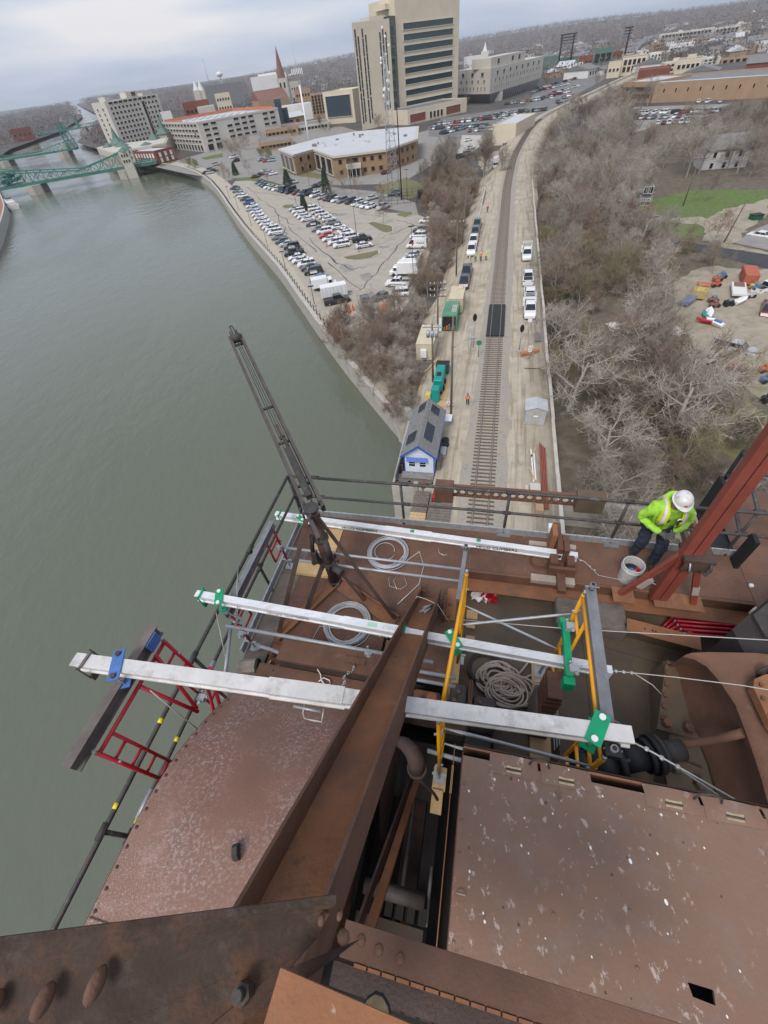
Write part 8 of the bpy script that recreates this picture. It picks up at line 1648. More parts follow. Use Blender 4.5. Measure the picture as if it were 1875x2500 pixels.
# ------------------------------------------------------------------ green bascule bridges
def truss_bridge(name,label,a,b,w_,ztop_,panels,hgt,z0=-1.2,piers=()):
    a=Vector((a[0],a[1],z0));b=Vector((b[0],b[1],z0));th=thing(name,label,'bridge',((a.x+b.x)/2,(a.y+b.y)/2,WZ));d=(b-a).normalized();n_=Vector((-d.y,d.x,0));L_=(b-a).length
    q=MB();q.beam(a,b,w_,.5);q.build('deck',M['bridgegreen'],th);q=MB();q.beam(a+Vector((0,0,.29)),b+Vector((0,0,.29)),w_*.8,.06);q.build('roadway',M['street'],th)
    def top(t):return hgt(t)
    for s_ in(-1,1):
        o=n_*(w_/2*s_);q=MB();P_=[a+d*(L_*k/panels)+o for k in range(panels+1)];Q_=[p+Vector((0,0,max(.9,top(k/panels))))for k,p in enumerate(P_)]
        for k in range(panels):q.beam(Q_[k],Q_[k+1],.5,.5)
        for k in range(panels+1):q.beam(P_[k],Q_[k],.3,.3,(d.x,d.y,0))
        for k in range(panels):q.beam(P_[k]if k%2 else Q_[k],Q_[k+1]if k%2 else P_[k+1],.28,.28)
        q.beam(a+o-Vector((0,0,.6)),b+o-Vector((0,0,.6)),.5,1.2);q.build('truss',M['bridgegreen'],th)
    q=MB()
    for k in range(0,panels+1):p=a+d*(L_*k/panels);q.beam(p-n_*w_/2-Vector((0,0,.9)),p+n_*w_/2-Vector((0,0,.9)),.4,.9)
    q.build('floor_beams',M['bridgegreen'],th)
    for t,pw,pl in piers:p=a.lerp(b,t);q=MB();q.prism([(p.x+n_.x*x_+d.x*y_,p.y+n_.y*x_+d.y*y_)for x_,y_ in((-pw,-pl),(pw,-pl),(pw+2,0),(pw,pl),(-pw,pl),(-pw-2,0))],WZ-1,-2.3);q.build('pier',M['concrete'],th)
    return th,a,b,d,n_
hf=lambda t:1.2+8.0*max(0,(t-.78)/.22)**1.0*(t<.92)+(8.5*max(0,(.30-t)/.30)if t<.30 else 0)+(1.5 if.3<=t<.78 else 0)+(0 if t<.92 else-0)
def hf1(t):
    if t<.12:return 6.5
    if t<.55:return 6.5-4.5*(t-.12)/.43
    if t<.84:return 2.0+5.5*(t-.55)/.29
    return 1.1
br1,a,b,d,n_=truss_bridge('bascule_bridge','nearer green steel bascule bridge with stone bridge house',(-222,362),(-118,383),12,0,26,hf1,piers=((.26,8,4.5),(.80,8,4.5)))
for t,s_ in((.84,-1),(.84,1)):
    p=a.lerp(b,t)+n_*(8.2*s_);q=MB();q.prism([(p.x+d.x*x_+n_.x*y_,p.y+d.y*x_+n_.y*y_)for x_,y_ in((-3,-2.6),(3,-2.6),(3,2.6),(-3,2.6))],WZ,6.5);bh=q.build('bridge_house',M['palestone'],br1);pyr(br1,p,4.2,6.5,8.6,'greenroof',None,'house_roof')
    wall_windows(br1,p-d*2.6-n_*2.6*1,p+d*2.6-n_*2.6*1,0,0,3,2,.9,1.4,'darkpane','palestone',.05,0,.15,rowz=[1.8,4.6])
p=a.lerp(b,.12);q=MB()
for k in range(10):c_=p+d*rnd.uniform(-4,8)+Vector((0,0,rnd.uniform(.5,5.5)));q.cyl(c_-n_*5.5,c_+n_*5.5,rnd.uniform(.35,1.1),10)
for s_ in(-1,1):
    o=n_*(6.4*s_);q.beam(p+o-d*8,p+o-d*6+Vector((0,0,9)),.5,.5);q.beam(p+o-d*6+Vector((0,0,9)),p+o+d*6+Vector((0,0,6)),.5,.5);q.beam(p+o-d*8,p+o+d*4+Vector((0,0,7)),.4,.4)
q.build('counterweight_frame',M['bridgegreen'],br1)
br2,a,b,d,n_=truss_bridge('bascule_bridge','farther green bascule bridge with a tall dark green tower',(-348,588),(-258,598),12,0,22,lambda t:1.2+5*max(0,(t-.55)/.4)+5*max(0,(.25-t)/.25),piers=((.22,8,4.5),(.86,8,5)))
p=a.lerp(b,.93);q=MB()
for s_ in(-1,1):
    o=n_*(6*s_);q.beam(p+o,p+o+Vector((0,0,20)),.8,1.2);q.beam(p+o+d*6,p+o+d*1.5+Vector((0,0,20)),.6,.8)
    for k in range(5):q.beam(p+o+Vector((0,0,4*k)),p+o+d*(5.5-1*k)+Vector((0,0,4*k+3)),.35,.35)
for k in range(6):q.beam(p-n_*6+Vector((0,0,3+3.3*k)),p+n_*6+Vector((0,0,3+3.3*k)),.5,.5)
q.build('raised_leaf_tower',M['bridgegreen'],br2);MB().box((p.x-5,p.y-4,-1),(p.x+5,p.y+4,3.5)).build('machine_room',M['palestone'],br2)
br3,a,b,d,n_=truss_bridge('bascule_bridge','third green bridge far up the river',(-520,1010),(-390,1030),12,0,18,lambda t:1.5+6*abs(t-.5),piers=((.2,8,5),(.8,8,5)));p=a.lerp(b,.75);MB().box((p.x-2,p.y-2,-1),(p.x+2,p.y+2,14)).build('tower',M['bridgegreen'],br3)
# boat
bt_=thing('motor_yacht','white motor cruiser moored at the west wall by the bridge','boat',(-190,322,WZ));ang=math.atan2(26,-17)
tf=lambda x,y,z:Matrix.Rotation(ang,4,'Z')@Vector((x*1.35,y*1.35,z*1.3))+Vector((-190,321,WZ));q=MB(tf);V=[]
for x_,w_,zb_,zt_b in((-7,2.1,0,1.3),(-3,2.3,-.2,1.5),(2,2.2,-.2,1.7),(5.5,1.4,0,2.0),(7.6,.05,.9,2.2)):V+=[(x_,-w_*.8,zb_),(x_,-w_,zt_b),(x_,w_,zt_b),(x_,w_*.8,zb_)]
q.add(V,[(i*4+k,i*4+k+1,i*4+5+k,i*4+4+k)for i in range(4)for k in range(3)]+[(0,1,2,3)]);q.build('hull',PM['white'],bt_)
MB(tf).bbox((-4.5,-1.8,1.4),(2.5,1.8,2.7),.3).build('cabin',PM['white'],bt_);MB(tf).bbox((-3.5,-1.5,2.7),(.5,1.5,3.6),.3).build('flybridge',PM['white'],bt_);MB(tf).box((-4.2,-1.83,1.9),(2.0,1.83,2.4)).build('window_band',M['glass'],bt_);MB(tf).box((-6.6,-1.7,1.25),(-4.6,1.7,1.45)).build('aft_deck',M['ply'],bt_);MB(tf).box((-3.6,-1.3,3.61),(.3,1.3,3.66)).build('canvas',M['trim'],bt_)
# ================================================================== things beside the track
M['siding']=mat('siding',(.62,.67,.76),.7,0,.06,2,0);M['bluetrim']=plain('blue_trim',(.03,.10,.42),.5);M['tan']=mat('tan_paint',(.55,.48,.34),.7,0,.1,1);M['teal']=plain('teal_paint',(.0,.26,.22),.45);M['greenpaint']=mat('green_paint',(.10,.26,.16),.7,0,.15,1.5);M['galvshed']=mat('shed_metal',(.50,.51,.51),.5,.3,.12,1.2,0,None,[((.62,.63,.63),3,.55,.7,.5)]);M['pole']=mat('pole_wood',(.15,.12,.095),.9,0,.25,1.5);M['orange']=plain('orange',(.75,.13,.02),.6);M['oxide']=mat('oxide_steel',(.26,.075,.05),.6,0,.15,2)
# bridge tender's house
hs_=thing('tender_house','pale blue clapboard tender house with grey shingle roof on piles at the water','house',T(-6.6,38.5,0))
HU0_,HU1_,HV0_,HV1_=-8.2,-4.9,34.6,42.8
MB(T).box((HU0_,HV0_,-.2),(HU1_,HV1_,2.7)).build('wall',M['siding'],hs_)
for k in range(13):
    z=-.1+.21*k;MB(T).box((HU0_-.02,HV0_-.03,z),(HU1_+.02,HV0_-.002,z+.195)).build('clapboard',M['siding'],hs_)
for k in range(13):
    z=-.1+.21*k;MB(T).box((HU1_+.002,HV0_,z),(HU1_+.03,HV1_,z+.195)).build('clapboard',M['siding'],hs_)
mid_=(HU0_+HU1_)/2
MB(T).add([(HU0_,HV0_,2.7),(HU1_,HV0_,2.7),(mid_,HV0_,4.0)],[(0,1,2)]).build('gable',M['siding'],hs_)
for s_,ue in((-1,HU0_-.35),(1,HU1_+.35)):
    q=MB(T);q.add([(ue,HV0_-.4,2.5),(mid_,HV0_-.4,4.1),(mid_,HV1_+.4,4.1),(ue,HV1_+.4,2.5),(ue,HV0_-.4,2.4),(mid_,HV0_-.4,4.0),(mid_,HV1_+.4,4.0),(ue,HV1_+.4,2.4)],[(0,1,2,3),(4,7,6,5),(0,4,5,1),(2,6,7,3),(0,3,7,4)]);ro=q.build('roof',M['shingle'],hs_)
    MB(T).beam((ue,HV0_-.42,2.42),(mid_,HV0_-.42,4.02),.06,.2).build('bargeboard',M['bluetrim'],ro);MB(T).box((ue-.03,HV0_-.4,2.36),(ue+.03,HV1_+.4,2.5)).build('fascia',M['bluetrim'],ro)
def on_roof(s,v_,t):ue=HU0_-.35 if s<0 else HU1_+.35;return Vector((ue+(mid_-ue)*t,v_,2.5+1.6*t+.03))
for s_,v0,v1,ta,tb_ in((-1,35.6,37.6,.15,.75),(1,36.0,39.0,.35,.85),(1,41.0,42.6,.3,.8),(-1,41.2,42.9,.4,.9)):
    q=MB(T);P_=[on_roof(s_,v0,ta),on_roof(s_,v0,tb_),on_roof(s_,v1,tb_),on_roof(s_,v1,ta)];q.add(P_+[p-Vector((0,0,.05))for p in P_],[(0,1,2,3),(0,4,5,1),(1,5,6,2),(2,6,7,3),(3,7,4,0)]);so=q.build('solar_panel',plain('solar_glass',(.02,.022,.028),.2)if 'solar_glass' not in bpy.data.materials else bpy.data.materials['solar_glass'],hs_)
    MB(T).tube([p+Vector((0,0,.02))for p in P_],.03,5,closed=True,smooth=False).build('panel_frame',M['galv'],so)
for uc in(-7.35,-6.15):
    wo=MB(T).box((uc-.42,HV0_-.055,.85),(uc+.42,HV0_-.032,1.7)).build('window',M['white'],hs_);MB(T).box((uc-.34,HV0_-.06,.93),(uc+.34,HV0_-.056,1.62)).build('pane',M['darkpane'],wo);MB(T).box((uc-.36,HV0_-.066,1.25),(uc+.36,HV0_-.058,1.3)).build('sash_bar',M['white'],wo)
    q=MB(T);q.add([(uc-.58,HV0_-.04,2.2),(uc+.58,HV0_-.04,2.2),(uc+.58,HV0_-.38,1.82),(uc-.58,HV0_-.38,1.82)],[(0,1,2,3)]);q.build('awning',M['bluetrim'],hs_)
for uc in(HU0_,HU1_):MB(T).box((uc-.06,HV0_-.05,-.15),(uc+.06,HV0_+.04,2.6)).build('corner_board',M['bluetrim'],hs_)
MB(T).box((-9.0,33.2,-.5),(-4.8,34.55,-.3)).build('porch_deck',M['timber'],hs_);MB(T).add([(-8.5,34.55,.1),(-4.9,34.55,.1),(-4.9,33.7,-.15),(-8.5,33.7,-.15)],[(0,1,2,3)]).build('porch_roof',M['shingle'],hs_)
for uc in(-8.9,-7.5,-6,-4.9):
    for vc in(33.3,36,40):MB(T).cyl((uc,vc,WZ-1),(uc,vc,-.3),.16,8).build('pile',M['pole'],hs_)
MB(T).box((-9.1,33.1,-.3),(-9.0,38,.6)).build('side_rail',M['galv_dark'],hs_)
# pier deck with planks below the platform
pk=thing('timber_dock','old plank dock with cables beside the tender house','dock',T(-5.5,29.5,-.4))
for k in range(16):MB(T).box((-6.6+rnd.uniform(-.1,.1),25.6+.42*k,-.5),(-5.0,25.98+.42*k,-.42+rnd.uniform(0,.03))).build('plank',M['ply' if k in(5,6,7)else 'timber'],pk)
for u_ in(-6.5,-5.2):MB(T).cyl((u_,27,WZ-1),(u_,27,-.5),.2,8).build('pile',M['pole'],pk);MB(T).cyl((u_,31,WZ-1),(u_,31,-.5),.2,8).build('pile',M['pole'],pk)
MB(T).cyl((-5.8,32.4,-.4),(-5.8,32.4,.6),.3,12).build('capstan',M['rust'],pk);MB(T).bbox((-6.9,32,-.4),(-6.3,32.7,.5),.1).build('hoist_box',M['greyblock'],pk)
bd_=thing('timber_walk','grey plank walkway between the dock and the track','boardwalk',T(-3.7,29.4,0))
for k in range(10):MB(T).box((-4.8,27.4+.4*k,.0),(-2.4,27.76+.4*k,.09)).build('plank',M['timber'],bd_)
# containers, trailers, generators
def cont(name,label,u0,u1,v0,v1,h,mt_,roofmt,ribs=True):
    th=thing(name,label,'container',T((u0+u1)/2,(v0+v1)/2,0));MB(T).box((u0,v0,.15),(u1,v1,h)).build('shell',M[mt_],th);MB(T).box((u0-.03,v0-.03,h+.002),(u1+.03,v1+.03,h+.06)).build('roof',M[roofmt],th)
    if ribs:
        n=int((v1-v0)/.35)
        for k in range(n):MB(T).box((u1+.001,v0+.2+.35*k,.2),(u1+.035,v0+.36+.35*k,h-.05)).build('rib',M[mt_],th)
    return th
t_=cont('office_trailer','tan site trailer with an air conditioner on its end wall',-10.9,-8.3,59.6,66.0,2.6,'tan','tan',False);MB(T).bbox((-10.2,59.2,.7),(-9.3,59.58,1.9),.03).build('air_conditioner',M['white'],t_);MB(T).box((-8.298,62,.2),(-8.27,62.9,2.2)).build('door',M['palestone'],t_)
g_=cont('open_container','green shipping container with its near doors open and tools inside',-8.2,-5.8,69.6,75.2,2.5,'greenpaint','greenpaint');MB(T).box((-8.05,69.57,.25),(-5.95,69.598,2.35)).build('interior_shade',M['black'],g_);MB(T).box((-8.9,69.0,.2),(-8.2,69.06,2.4)).build('door',M['white'],g_);MB(T).box((-5.78,69.1,.2),(-5.72,70.3,2.4)).build('door',M['greenpaint'],g_)  # thin black sheet on the closed end paints the shaded inside
for k in range(5):MB(T).box((-7.9+.4*k,69.45,.3),(-7.65+.4*k,69.56,.7+.25*(k%3))).build('tool',M['orange' if k==1 else 'galv_dark'],g_)
pl_=thing('roof_pallet','white timber pallet lying on the green container','pallet',T(-6.3,72,2.57))
for k in range(5):MB(T).box((-6.8,70.9+.55*k,2.57),(-6.0,71.2+.55*k,2.66)).build('slat',M['palestone'],pl_)
for u_ in(-6.75,-6.4,-6.1):MB(T).box((u_,70.9,2.661),(u_+.1,73.4,2.75)).build('runner',M['palestone'],pl_)
cont('storage_container','tan shipping container behind the green one',-7.8,-5.4,76.2,82.0,2.5,'tan','tan')
tag(MB(T).bbox((-6.6,80.6,2.57),(-5.7,81.6,2.85),.1).build('tarp_bundle',M['tan']),'tan tarp bundle on the farthest container','tarp')
gn=thing('generator','long teal diesel generator on a trailer by the tender house','generator',T(-6.4,52.5,0));MB(T).bbox((-7.1,50.4,.5),(-5.9,54.6,2.2),.1).build('canopy',M['teal'],gn);MB(T).box((-6.8,51.6,2.2),(-6.2,52.4,2.32)).build('exhaust',M['black'],gn);MB(T).box((-7.0,50.4,.2),(-5.9,54.8,.5)).build('skid',M['black'],gn)
for v_ in(51.6,53.4):MB(T).cyl((-5.85,v_,.35),(-5.7,v_,.35),.35,12).build('wheel',M['tyre'],gn)
tag(MB(T).bbox((-7.1,48.4,.1),(-6.1,49.6,2.0),.06).build('switch_cabinet',M['teal']),'upright teal switch cabinet next to the generator','cabinet');tag(MB(T).bbox((-7.9,48.5,.1),(-7.2,49.3,1.2),.05).build('yellow_cabinet',mat('dull_yellow',(.60,.45,.16),.7)),'small dull yellow box left of the teal cabinet','cabinet')
dp=thing('dumpster','dark green lidded dumpster behind the generator','dumpster',T(-6.6,56.4,0));MB(T).bbox((-7.4,55.7,.15),(-5.6,57.2,1.3),.05).build('bin',plain('bin_green',(.012,.09,.045),.6),dp);MB(T).box((-7.45,55.65,1.305),(-6.52,57.25,1.38)).build('lid',M['black'],dp);MB(T).box((-6.48,55.65,1.305),(-5.55,57.25,1.38)).build('lid',M['black'],dp)
q=MB(T)
for k in range(9):a=rnd.uniform(-.15,.15);q.beam((-10.2+.14*k,57.2,.08+.03*(k%3)),(-10.2+.14*k+a+.6,59.3,.08+.03*(k%3)),.1,.08)
tag(q.build('steel_bundle',M['galv_dark']),'bundle of dark steel bars beside the site trailer','steel bars')
tag(MB(T).beam((-9.3,55.6,.1),(-7.6,60.0,.1),.2,.1).build('loose_plank',M['ply']),'long pale plank lying beside the dark steel bars','plank');tag(MB(T).box((-6.3,47.6,.02),(-5.0,49.0,.06)).build('ground_sheet',M['ply']),'plywood square on the ground by the teal cabinet','plywood');tag(MB(T).box((-5.9,49.2,.02),(-5.2,54,.05)).build('ground_sheet',M['ply']),'plywood strip on the ground beside the generator','plywood')
# metal shed right of the track
sh_=thing('metal_shed','small galvanised signal shed with low peaked roof right of the track','shed',T(6,45.3,0));MB(T).box((4.85,44.5,0),(7.15,46.6,2.1)).build('wall',M['galvshed'],sh_)
for s_,ue in((0,4.7),(1,7.3)):MB(T).add([(ue,44.35,2.1),(6.0,44.35,2.5),(6.0,46.75,2.5),(ue,46.75,2.1)],[(0,1,2,3)]).build('roof',M['galvshed'],sh_)
MB(T).add([(4.85,44.495,2.1),(7.15,44.495,2.1),(6,44.495,2.48)],[(0,1,2)]).build('gable',M['galvshed'],sh_);MB(T).box((5.55,44.47,.1),(6.5,44.497,1.9)).build('door',mat('shed_door',(.40,.39,.35),.6),sh_);MB(T).box((5.75,44.45,1.15),(6.3,44.468,1.35)).build('label_plate',M['white'],sh_)
for k in range(9):MB(T).box((7.152,44.6+.22*k,.05),(7.17,44.68+.22*k,2.05)).build('rib',M['galvshed'],sh_)
# materials right of the track
for k in range(4):tag(MB(T).beam((6.55+.17*k,40.8-.3*k,.18),(6.55+.17*k,30.4,.18),.12,.22).build('steel_channel',M['oxide']),('leftmost','second','third','rightmost')[k]+' of the four long red oxide steel channels by the wall','steel channel','red steel channels')
for k,(a,b,mt_)in enumerate((((5.55,39.6,.1),(5.75,34.2,.1),'alu'),((5.4,36.4,.12),(5.85,34.4,.14),'ply'),((6.1,40.0,.1),(5.5,38.2,.1),'ply'),((5.85,39.0,.1),(5.95,34.6,.1),'alu'))):tag(MB(T).beam(a,b,.16,.1).build('loose_timber',M[mt_]),('long pale metal strip','short plank crossing the strip','upper short plank','second pale metal strip')[k]+' on the ground left of the red channels','plank')
for k,(u0,u1,v0,v1,h,mt_,l)in enumerate(((5.3,6.35,32.2,33.7,.5,'palestone','pale weathered crate near the red channels'),(4.85,5.2,32.3,33.6,.25,'palestone','narrow pale slab beside the weathered crate'),(5.75,6.5,29.6,30.5,.75,'tanbrick','nearest tan wooden crate by the red channels'),(5.75,6.5,30.55,31.4,.8,'tanbrick','farther tan wooden crate by the red channels'),(6.9,7.3,27.6,28.2,.6,'white','white box beside the end of the wall'))):tag(MB(T).bbox((u0,v0,.02),(u1,v1,h),.03).build('crate',M[mt_]),l,'crate')
og=thing('orange_bundle','strapped bundle of orange brown timber right of the crossing','timber',T(5.8,62.2,0))
for k in range(7):MB(T).beam((4.45+.05*(k%2),61.2+.24*(k%4),.15+.22*(k//4)),(7.0,62.5+.24*(k%4),.15+.22*(k//4)),.22,.2).build('timber',mat('larch%d'%k,(.42,.19,.08),.8,0,.2,3)if k==0 else bpy.data.materials['larch0'],og)
for k in range(6):tag(MB(T).beam((6.7+.16*k,65.8,.15),(6.9+.14*k,69.2-.2*k,.15),.12,.12).build('steel_post',M['galv_dark']),ORD[k]+' dark steel post from the left lying by the retaining wall','steel post','steel posts lying by the wall')
for k,(u_,v_)in enumerate(((7.2,72),(7.0,71.2))):tag(MB(T).beam((u_-.3,v_,.1),(u_+.15,v_+2.2,.1),.1,.1).build('steel_post',M['galv']),('longer','shorter')[k]+' pale post lying beyond the dark steel posts','steel post')
rg=thing('portable_generator','small red portable generator beside the boardwalk','generator',T(-4.1,30.6,0));MB(T).bbox((-4.5,31.1,.1),(-3.7,31.8,.7),.06).build('engine',M['crimson'],rg);MB(T).bbox((-4.5,30.2,.1),(-3.7,31.0,.75),.06).build('tank',M['crimson'],rg);MB(T).box((-4.6,30.1,.05),(-3.6,31.9,.1)).build('frame',M['black'],rg)
# signals
def signal(u_,v_,label,h=4.4,ladder=True):
    th=thing('railway_signal',label,'signal',T(u_,v_,0));MB(T).cyl((u_,v_,0),(u_,v_,h),.075,10).build('mast',M['galv'],th);MB(T).box((u_-.3,v_-.3,0),(u_+.3,v_+.3,.35)).build('footing',M['concrete'],th)
    ho=MB(T);n=18;V=[];
    for y_,s_ in((-.12,1),(.08,1)):
        for k in range(n):a=2*math.pi*k/n;V.append((u_+.30*math.cos(a),v_-.15+y_,h+.1+.52*math.sin(a)))
    ho.add(V,[(k,(k+1)%n,n+(k+1)%n,n+k)for k in range(n)]+[tuple(range(n)),tuple(range(2*n-1,n-1,-1))]);ho.build('target',M['black'],th)
    for k in range(3):MB(T).cyl((u_,v_-.5,h-.2+.28*k),(u_,v_-.26,h-.2+.28*k),.1,10).build('lamp_hood',M['black'],th)
    if ladder:
        for s_ in(-.2,.2):MB(T).cyl((u_-.55+s_,v_+.2,0.1),(u_-.55+s_,v_+.2,h-1),.03,6).build('ladder_rail',M['galv'],th)
        for k in range(9):MB(T).cyl((u_-.75,v_+.2,.5+.35*k),(u_-.35,v_+.2,.5+.35*k),.02,6).build('ladder_rung',M['galv'],th)
        MB(T).box((u_-.9,v_+.1,h-1.1),(u_+.1,v_+.6,h-1.05)).build('platform',M['galv'],th)
signal(-2.6,63.0,'tall railway signal with black oval target left of the track',5.0);signal(4.2,62.5,'railway signal with black oval target right of the track',3.6,False)
gd=thing('round_marker','green round marker disc on a post beside the track','sign',T(-1.7,61,0));MB(T).cyl((-1.7,61,0),(-1.7,61,2.2),.05,8).build('post',M['greenpaint'],gd);MB(T).cyl((-1.7,60.94,2.2),(-1.7,61.0,2.2),.38,18).build('disc',plain('sign_green',(.01,.22,.10),.5),gd)
for u_,v_,h_,w_,hh,l in((5.6,60.6,1.1,.5,.9,'white notice board with text lines below the orange bundle'),(5.6,68.5,1.9,.6,.5,'white square sign beyond the orange bundle')):
    th=thing('white_sign',l,'sign',T(u_,v_,0));MB(T).cyl((u_,v_,0),(u_,v_,h_),.04,6).build('post',M['galv'],th);MB(T).box((u_-w_/2,v_-.04,h_),(u_+w_/2,v_-.01,h_+hh)).build('board',M['white'],th)
    if hh>.6:
        for k in range(3):MB(T).box((u_-w_*.35,v_-.05,h_+.2+.22*k),(u_+w_*.35,v_-.042,h_+.26+.22*k)).build('text_line',M['galv_dark'],th)
tag(MB(T).box((5.0,57.7,.05),(7.2,57.78,.12)).build('white_staff',M['rust']),'thin rusty bar lying on the ground below the notice board','steel bar')
th=thing('barrier_board','red and white striped barrier board by the tall pole','sign',T(-4.6,47.4,0));MB(T).box((-4.9,47.3,.5),(-4.1,47.36,1.0)).build('board',M['white'],th)
for k in range(3):MB(T).beam((-4.85+.28*k,47.29,.55),(-4.6+.28*k,47.29,.95),.09,.01,(0,1,0)).build('stripe',M['crimson'],th)
for s_ in(-4.8,-4.2):MB(T).cyl((s_,47.4,0),(s_,47.4,.5),.03,6).build('leg',M['galv'],th)
tag(MB(T).box((-4.9,43.2,.9),(-3.9,44.6,.98)).build('white_table',M['white']),'white table top beside the tender house','table')
for k,(u_,v_)in enumerate(((-4.2,39.6),(-4.3,40.4))):tag(MB(T).cyl((u_,v_,.05),(u_,v_,.35),.42,14).build('old_tyre',M['tyre']),('nearer','farther')[k]+' old tyre leaning by the tender house door','tyre')
tag(MB(T).bbox((-4.55,37.2,.0),(-3.95,38.6,.7),.05).build('gray_tank',M['galv']),'grey steel tank beside the tender house wall','tank');tag(MB(T).box((-4.7,35.2,.0),(-4.3,37.0,1.0)).build('side_ramp',M['timber']),'grey wooden ramp along the side of the tender house','ramp')
# ------------------------------------------------------------------ poles, wires, lamps, masts
def upole(p,h,label,arms=1,ang=A18,tr=False,lean=(0,0)):
    p=Vector(p);th=thing('utility_pole',label,'utility pole',p);top_=p+Vector((lean[0],lean[1],h));MB().cyl(p,top_,.16,9,0,.11).build('pole_shaft',M['pole'],th);d=Vector((math.cos(ang),-math.sin(ang),0))
    for k in range(arms):c_=top_-Vector((0,0,.4+.9*k));MB().beam(c_-d*1.3,c_+d*1.3,.12,.14).build('crossarm',M['pole']if not tr else M['galv'],th);[MB().cyl(c_+d*x_,c_+d*x_+Vector((0,0,.28)),.05,6).build('insulator',M['white'],th)for x_ in(-1.15,-.5,.5,1.15)]
    if tr:
        for x_ in(-.55,0,.55):c_=top_-Vector((0,0,1.7))+d*x_;MB().cyl(c_,c_+Vector((0,0,.85)),.24,12).build('transformer',M['galv'],th)
    return th,top_
_,w1=upole(T(-8.5,97.6,-1),10.0,'wooden utility pole with one crossarm beside the brush strip',1)
_,w2=upole(T(-8.8,69.0,-1),9.0,'wooden utility pole with three crossarms behind the green container',3)
_,w3=upole(T(-7.6,53.8,0),8.2,'utility pole with grey transformers by the site trailer',1,tr=True)
_,w4=upole(T(-4.1,44.8,0),13.0,'tall bare pole with a street lamp arm beside the tender house',0);lp=bpy.data.objects['utility_pole.003'];q=MB();q.tube([T(-4.1,44.8,9.5),T(-3.0,45.4,10.1),T(-1.9,46,10.2)],.05,6);q.build('lamp_arm',M['galv'],lp);MB().bbox(tuple(T(-2.0,45.9,10.1)-Vector((.3,.15,0))),tuple(T(-2.0,45.9,10.2)+Vector((.3,.15,.1))),.03).build('lamp_head',M['galv'],lp)
_,w5=upole((83,170,-4),11,'utility pole in the woods left of the white house',1);_,w6=upole((92,128,-4),11,'utility pole on the lawn right of the woods',1);_,w7=upole((124,88,-4),11,'utility pole beyond the right edge of the view',1);_,w8=upole(C6(1350,690),7.5,'dark leaning pole beside the lane',0,lean=(1.6,.6));_,w9=upole(T(-9,118,-1),11,'dark slanting pole in the brush strip by the trucks',0,lean=(1.2,2.5))
def wire(a,b,sag,label,r=.02):
    pts=[a.lerp(b,t/10)-Vector((0,0,4*sag*(t/10)*(1-t/10)))for t in range(11)];tag(MB().tube(pts,r,4).build('power_line',M['iron']),label,'power line')
wire(w1,w2,.8,'power line from the brush strip pole to the pole behind the containers');wire(w2,w3,.6,'power line between the two poles by the containers');wire(w3,w4,.5,'power line to the tall pole by the tender house')
M['wire2']=plain('bare_wire',(.42,.44,.42),.5)
for k in range(3):
    dz=Vector((0,0,-.35*k));wire(Vector((46,200,6))+dz,w5+dz,1,('upper','middle','lower')[k]+' power line crossing the woods from the track',.022);wire(w5+dz,w6+dz,1.2,('upper','middle','lower')[k]+' power line between the woods pole and the lawn pole',.022);wire(w6+dz,w7+dz,1.2,('upper','middle','lower')[k]+' power line from the lawn pole to the right edge',.022)
def lamppost(p,h,label,arm=True,group=None,name='lamp_post'):
    p=Vector(p);th=thing(name,label,'street lamp',p,group);MB().cyl(p,p+Vector((0,0,h)),.075,8,0,.05).build('lamp_pole',M['black'],th);MB().bbox(tuple(p+Vector((-.6,-.2,h))),tuple(p+Vector((.6,.2,h+.16))),.04).build('lamp_head',M['black'],th);MB().cyl(p,p+Vector((0,0,.6)),.18,8).build('base',M['concrete'],th)
for k,(x,y,h,l)in enumerate(((797,555,10.5,'tall lot lamp in the upper part of the middle double row'),(1040,735,11,'tall lot lamp at the lower end of the middle double row'),(1410,945,11,'tall lot lamp beside the white box truck'),(620,420,8,'lot lamp near the upper grass island'),(1370,400,9,'lamp near the fenced mast yard'),(715,330,9,'lamp behind the dark vans'),(990,330,9,'lamp before the police station porch'))):lamppost(C4(x,y),h,l)
for k,(x,y)in enumerate(((170,375),(228,450),(315,555),(425,695),(548,855),(745,1105))):lamppost(C4(x,y),4.2,ORD[k]+' short riverwalk lamp counted from the far end',name='riverwalk_lamp',group='riverwalk lamps')
# bollards with chain along the river wall
rp=dense(bkp,2.4);bm_=MB();bm_.cyl((0,0,0),(0,0,1.15),.09,8);bm_.ball((0,0,1.18),.11,8);bme=bm_.mesh('rail_post',M['black']);k=0
for i,p in enumerate(rp[10:118]):
    d=(rp[i+11]-rp[i+9]).normalized();s_=Vector((d.y,-d.x));q_=p+s_*.9;o=bpy.data.objects.new('rail_post',bme);C.objects.link(o);o.location=(q_.x,q_.y,GZ+.03);tag(o,'short black chain post in the line along the river wall','post','chain posts along the river wall')
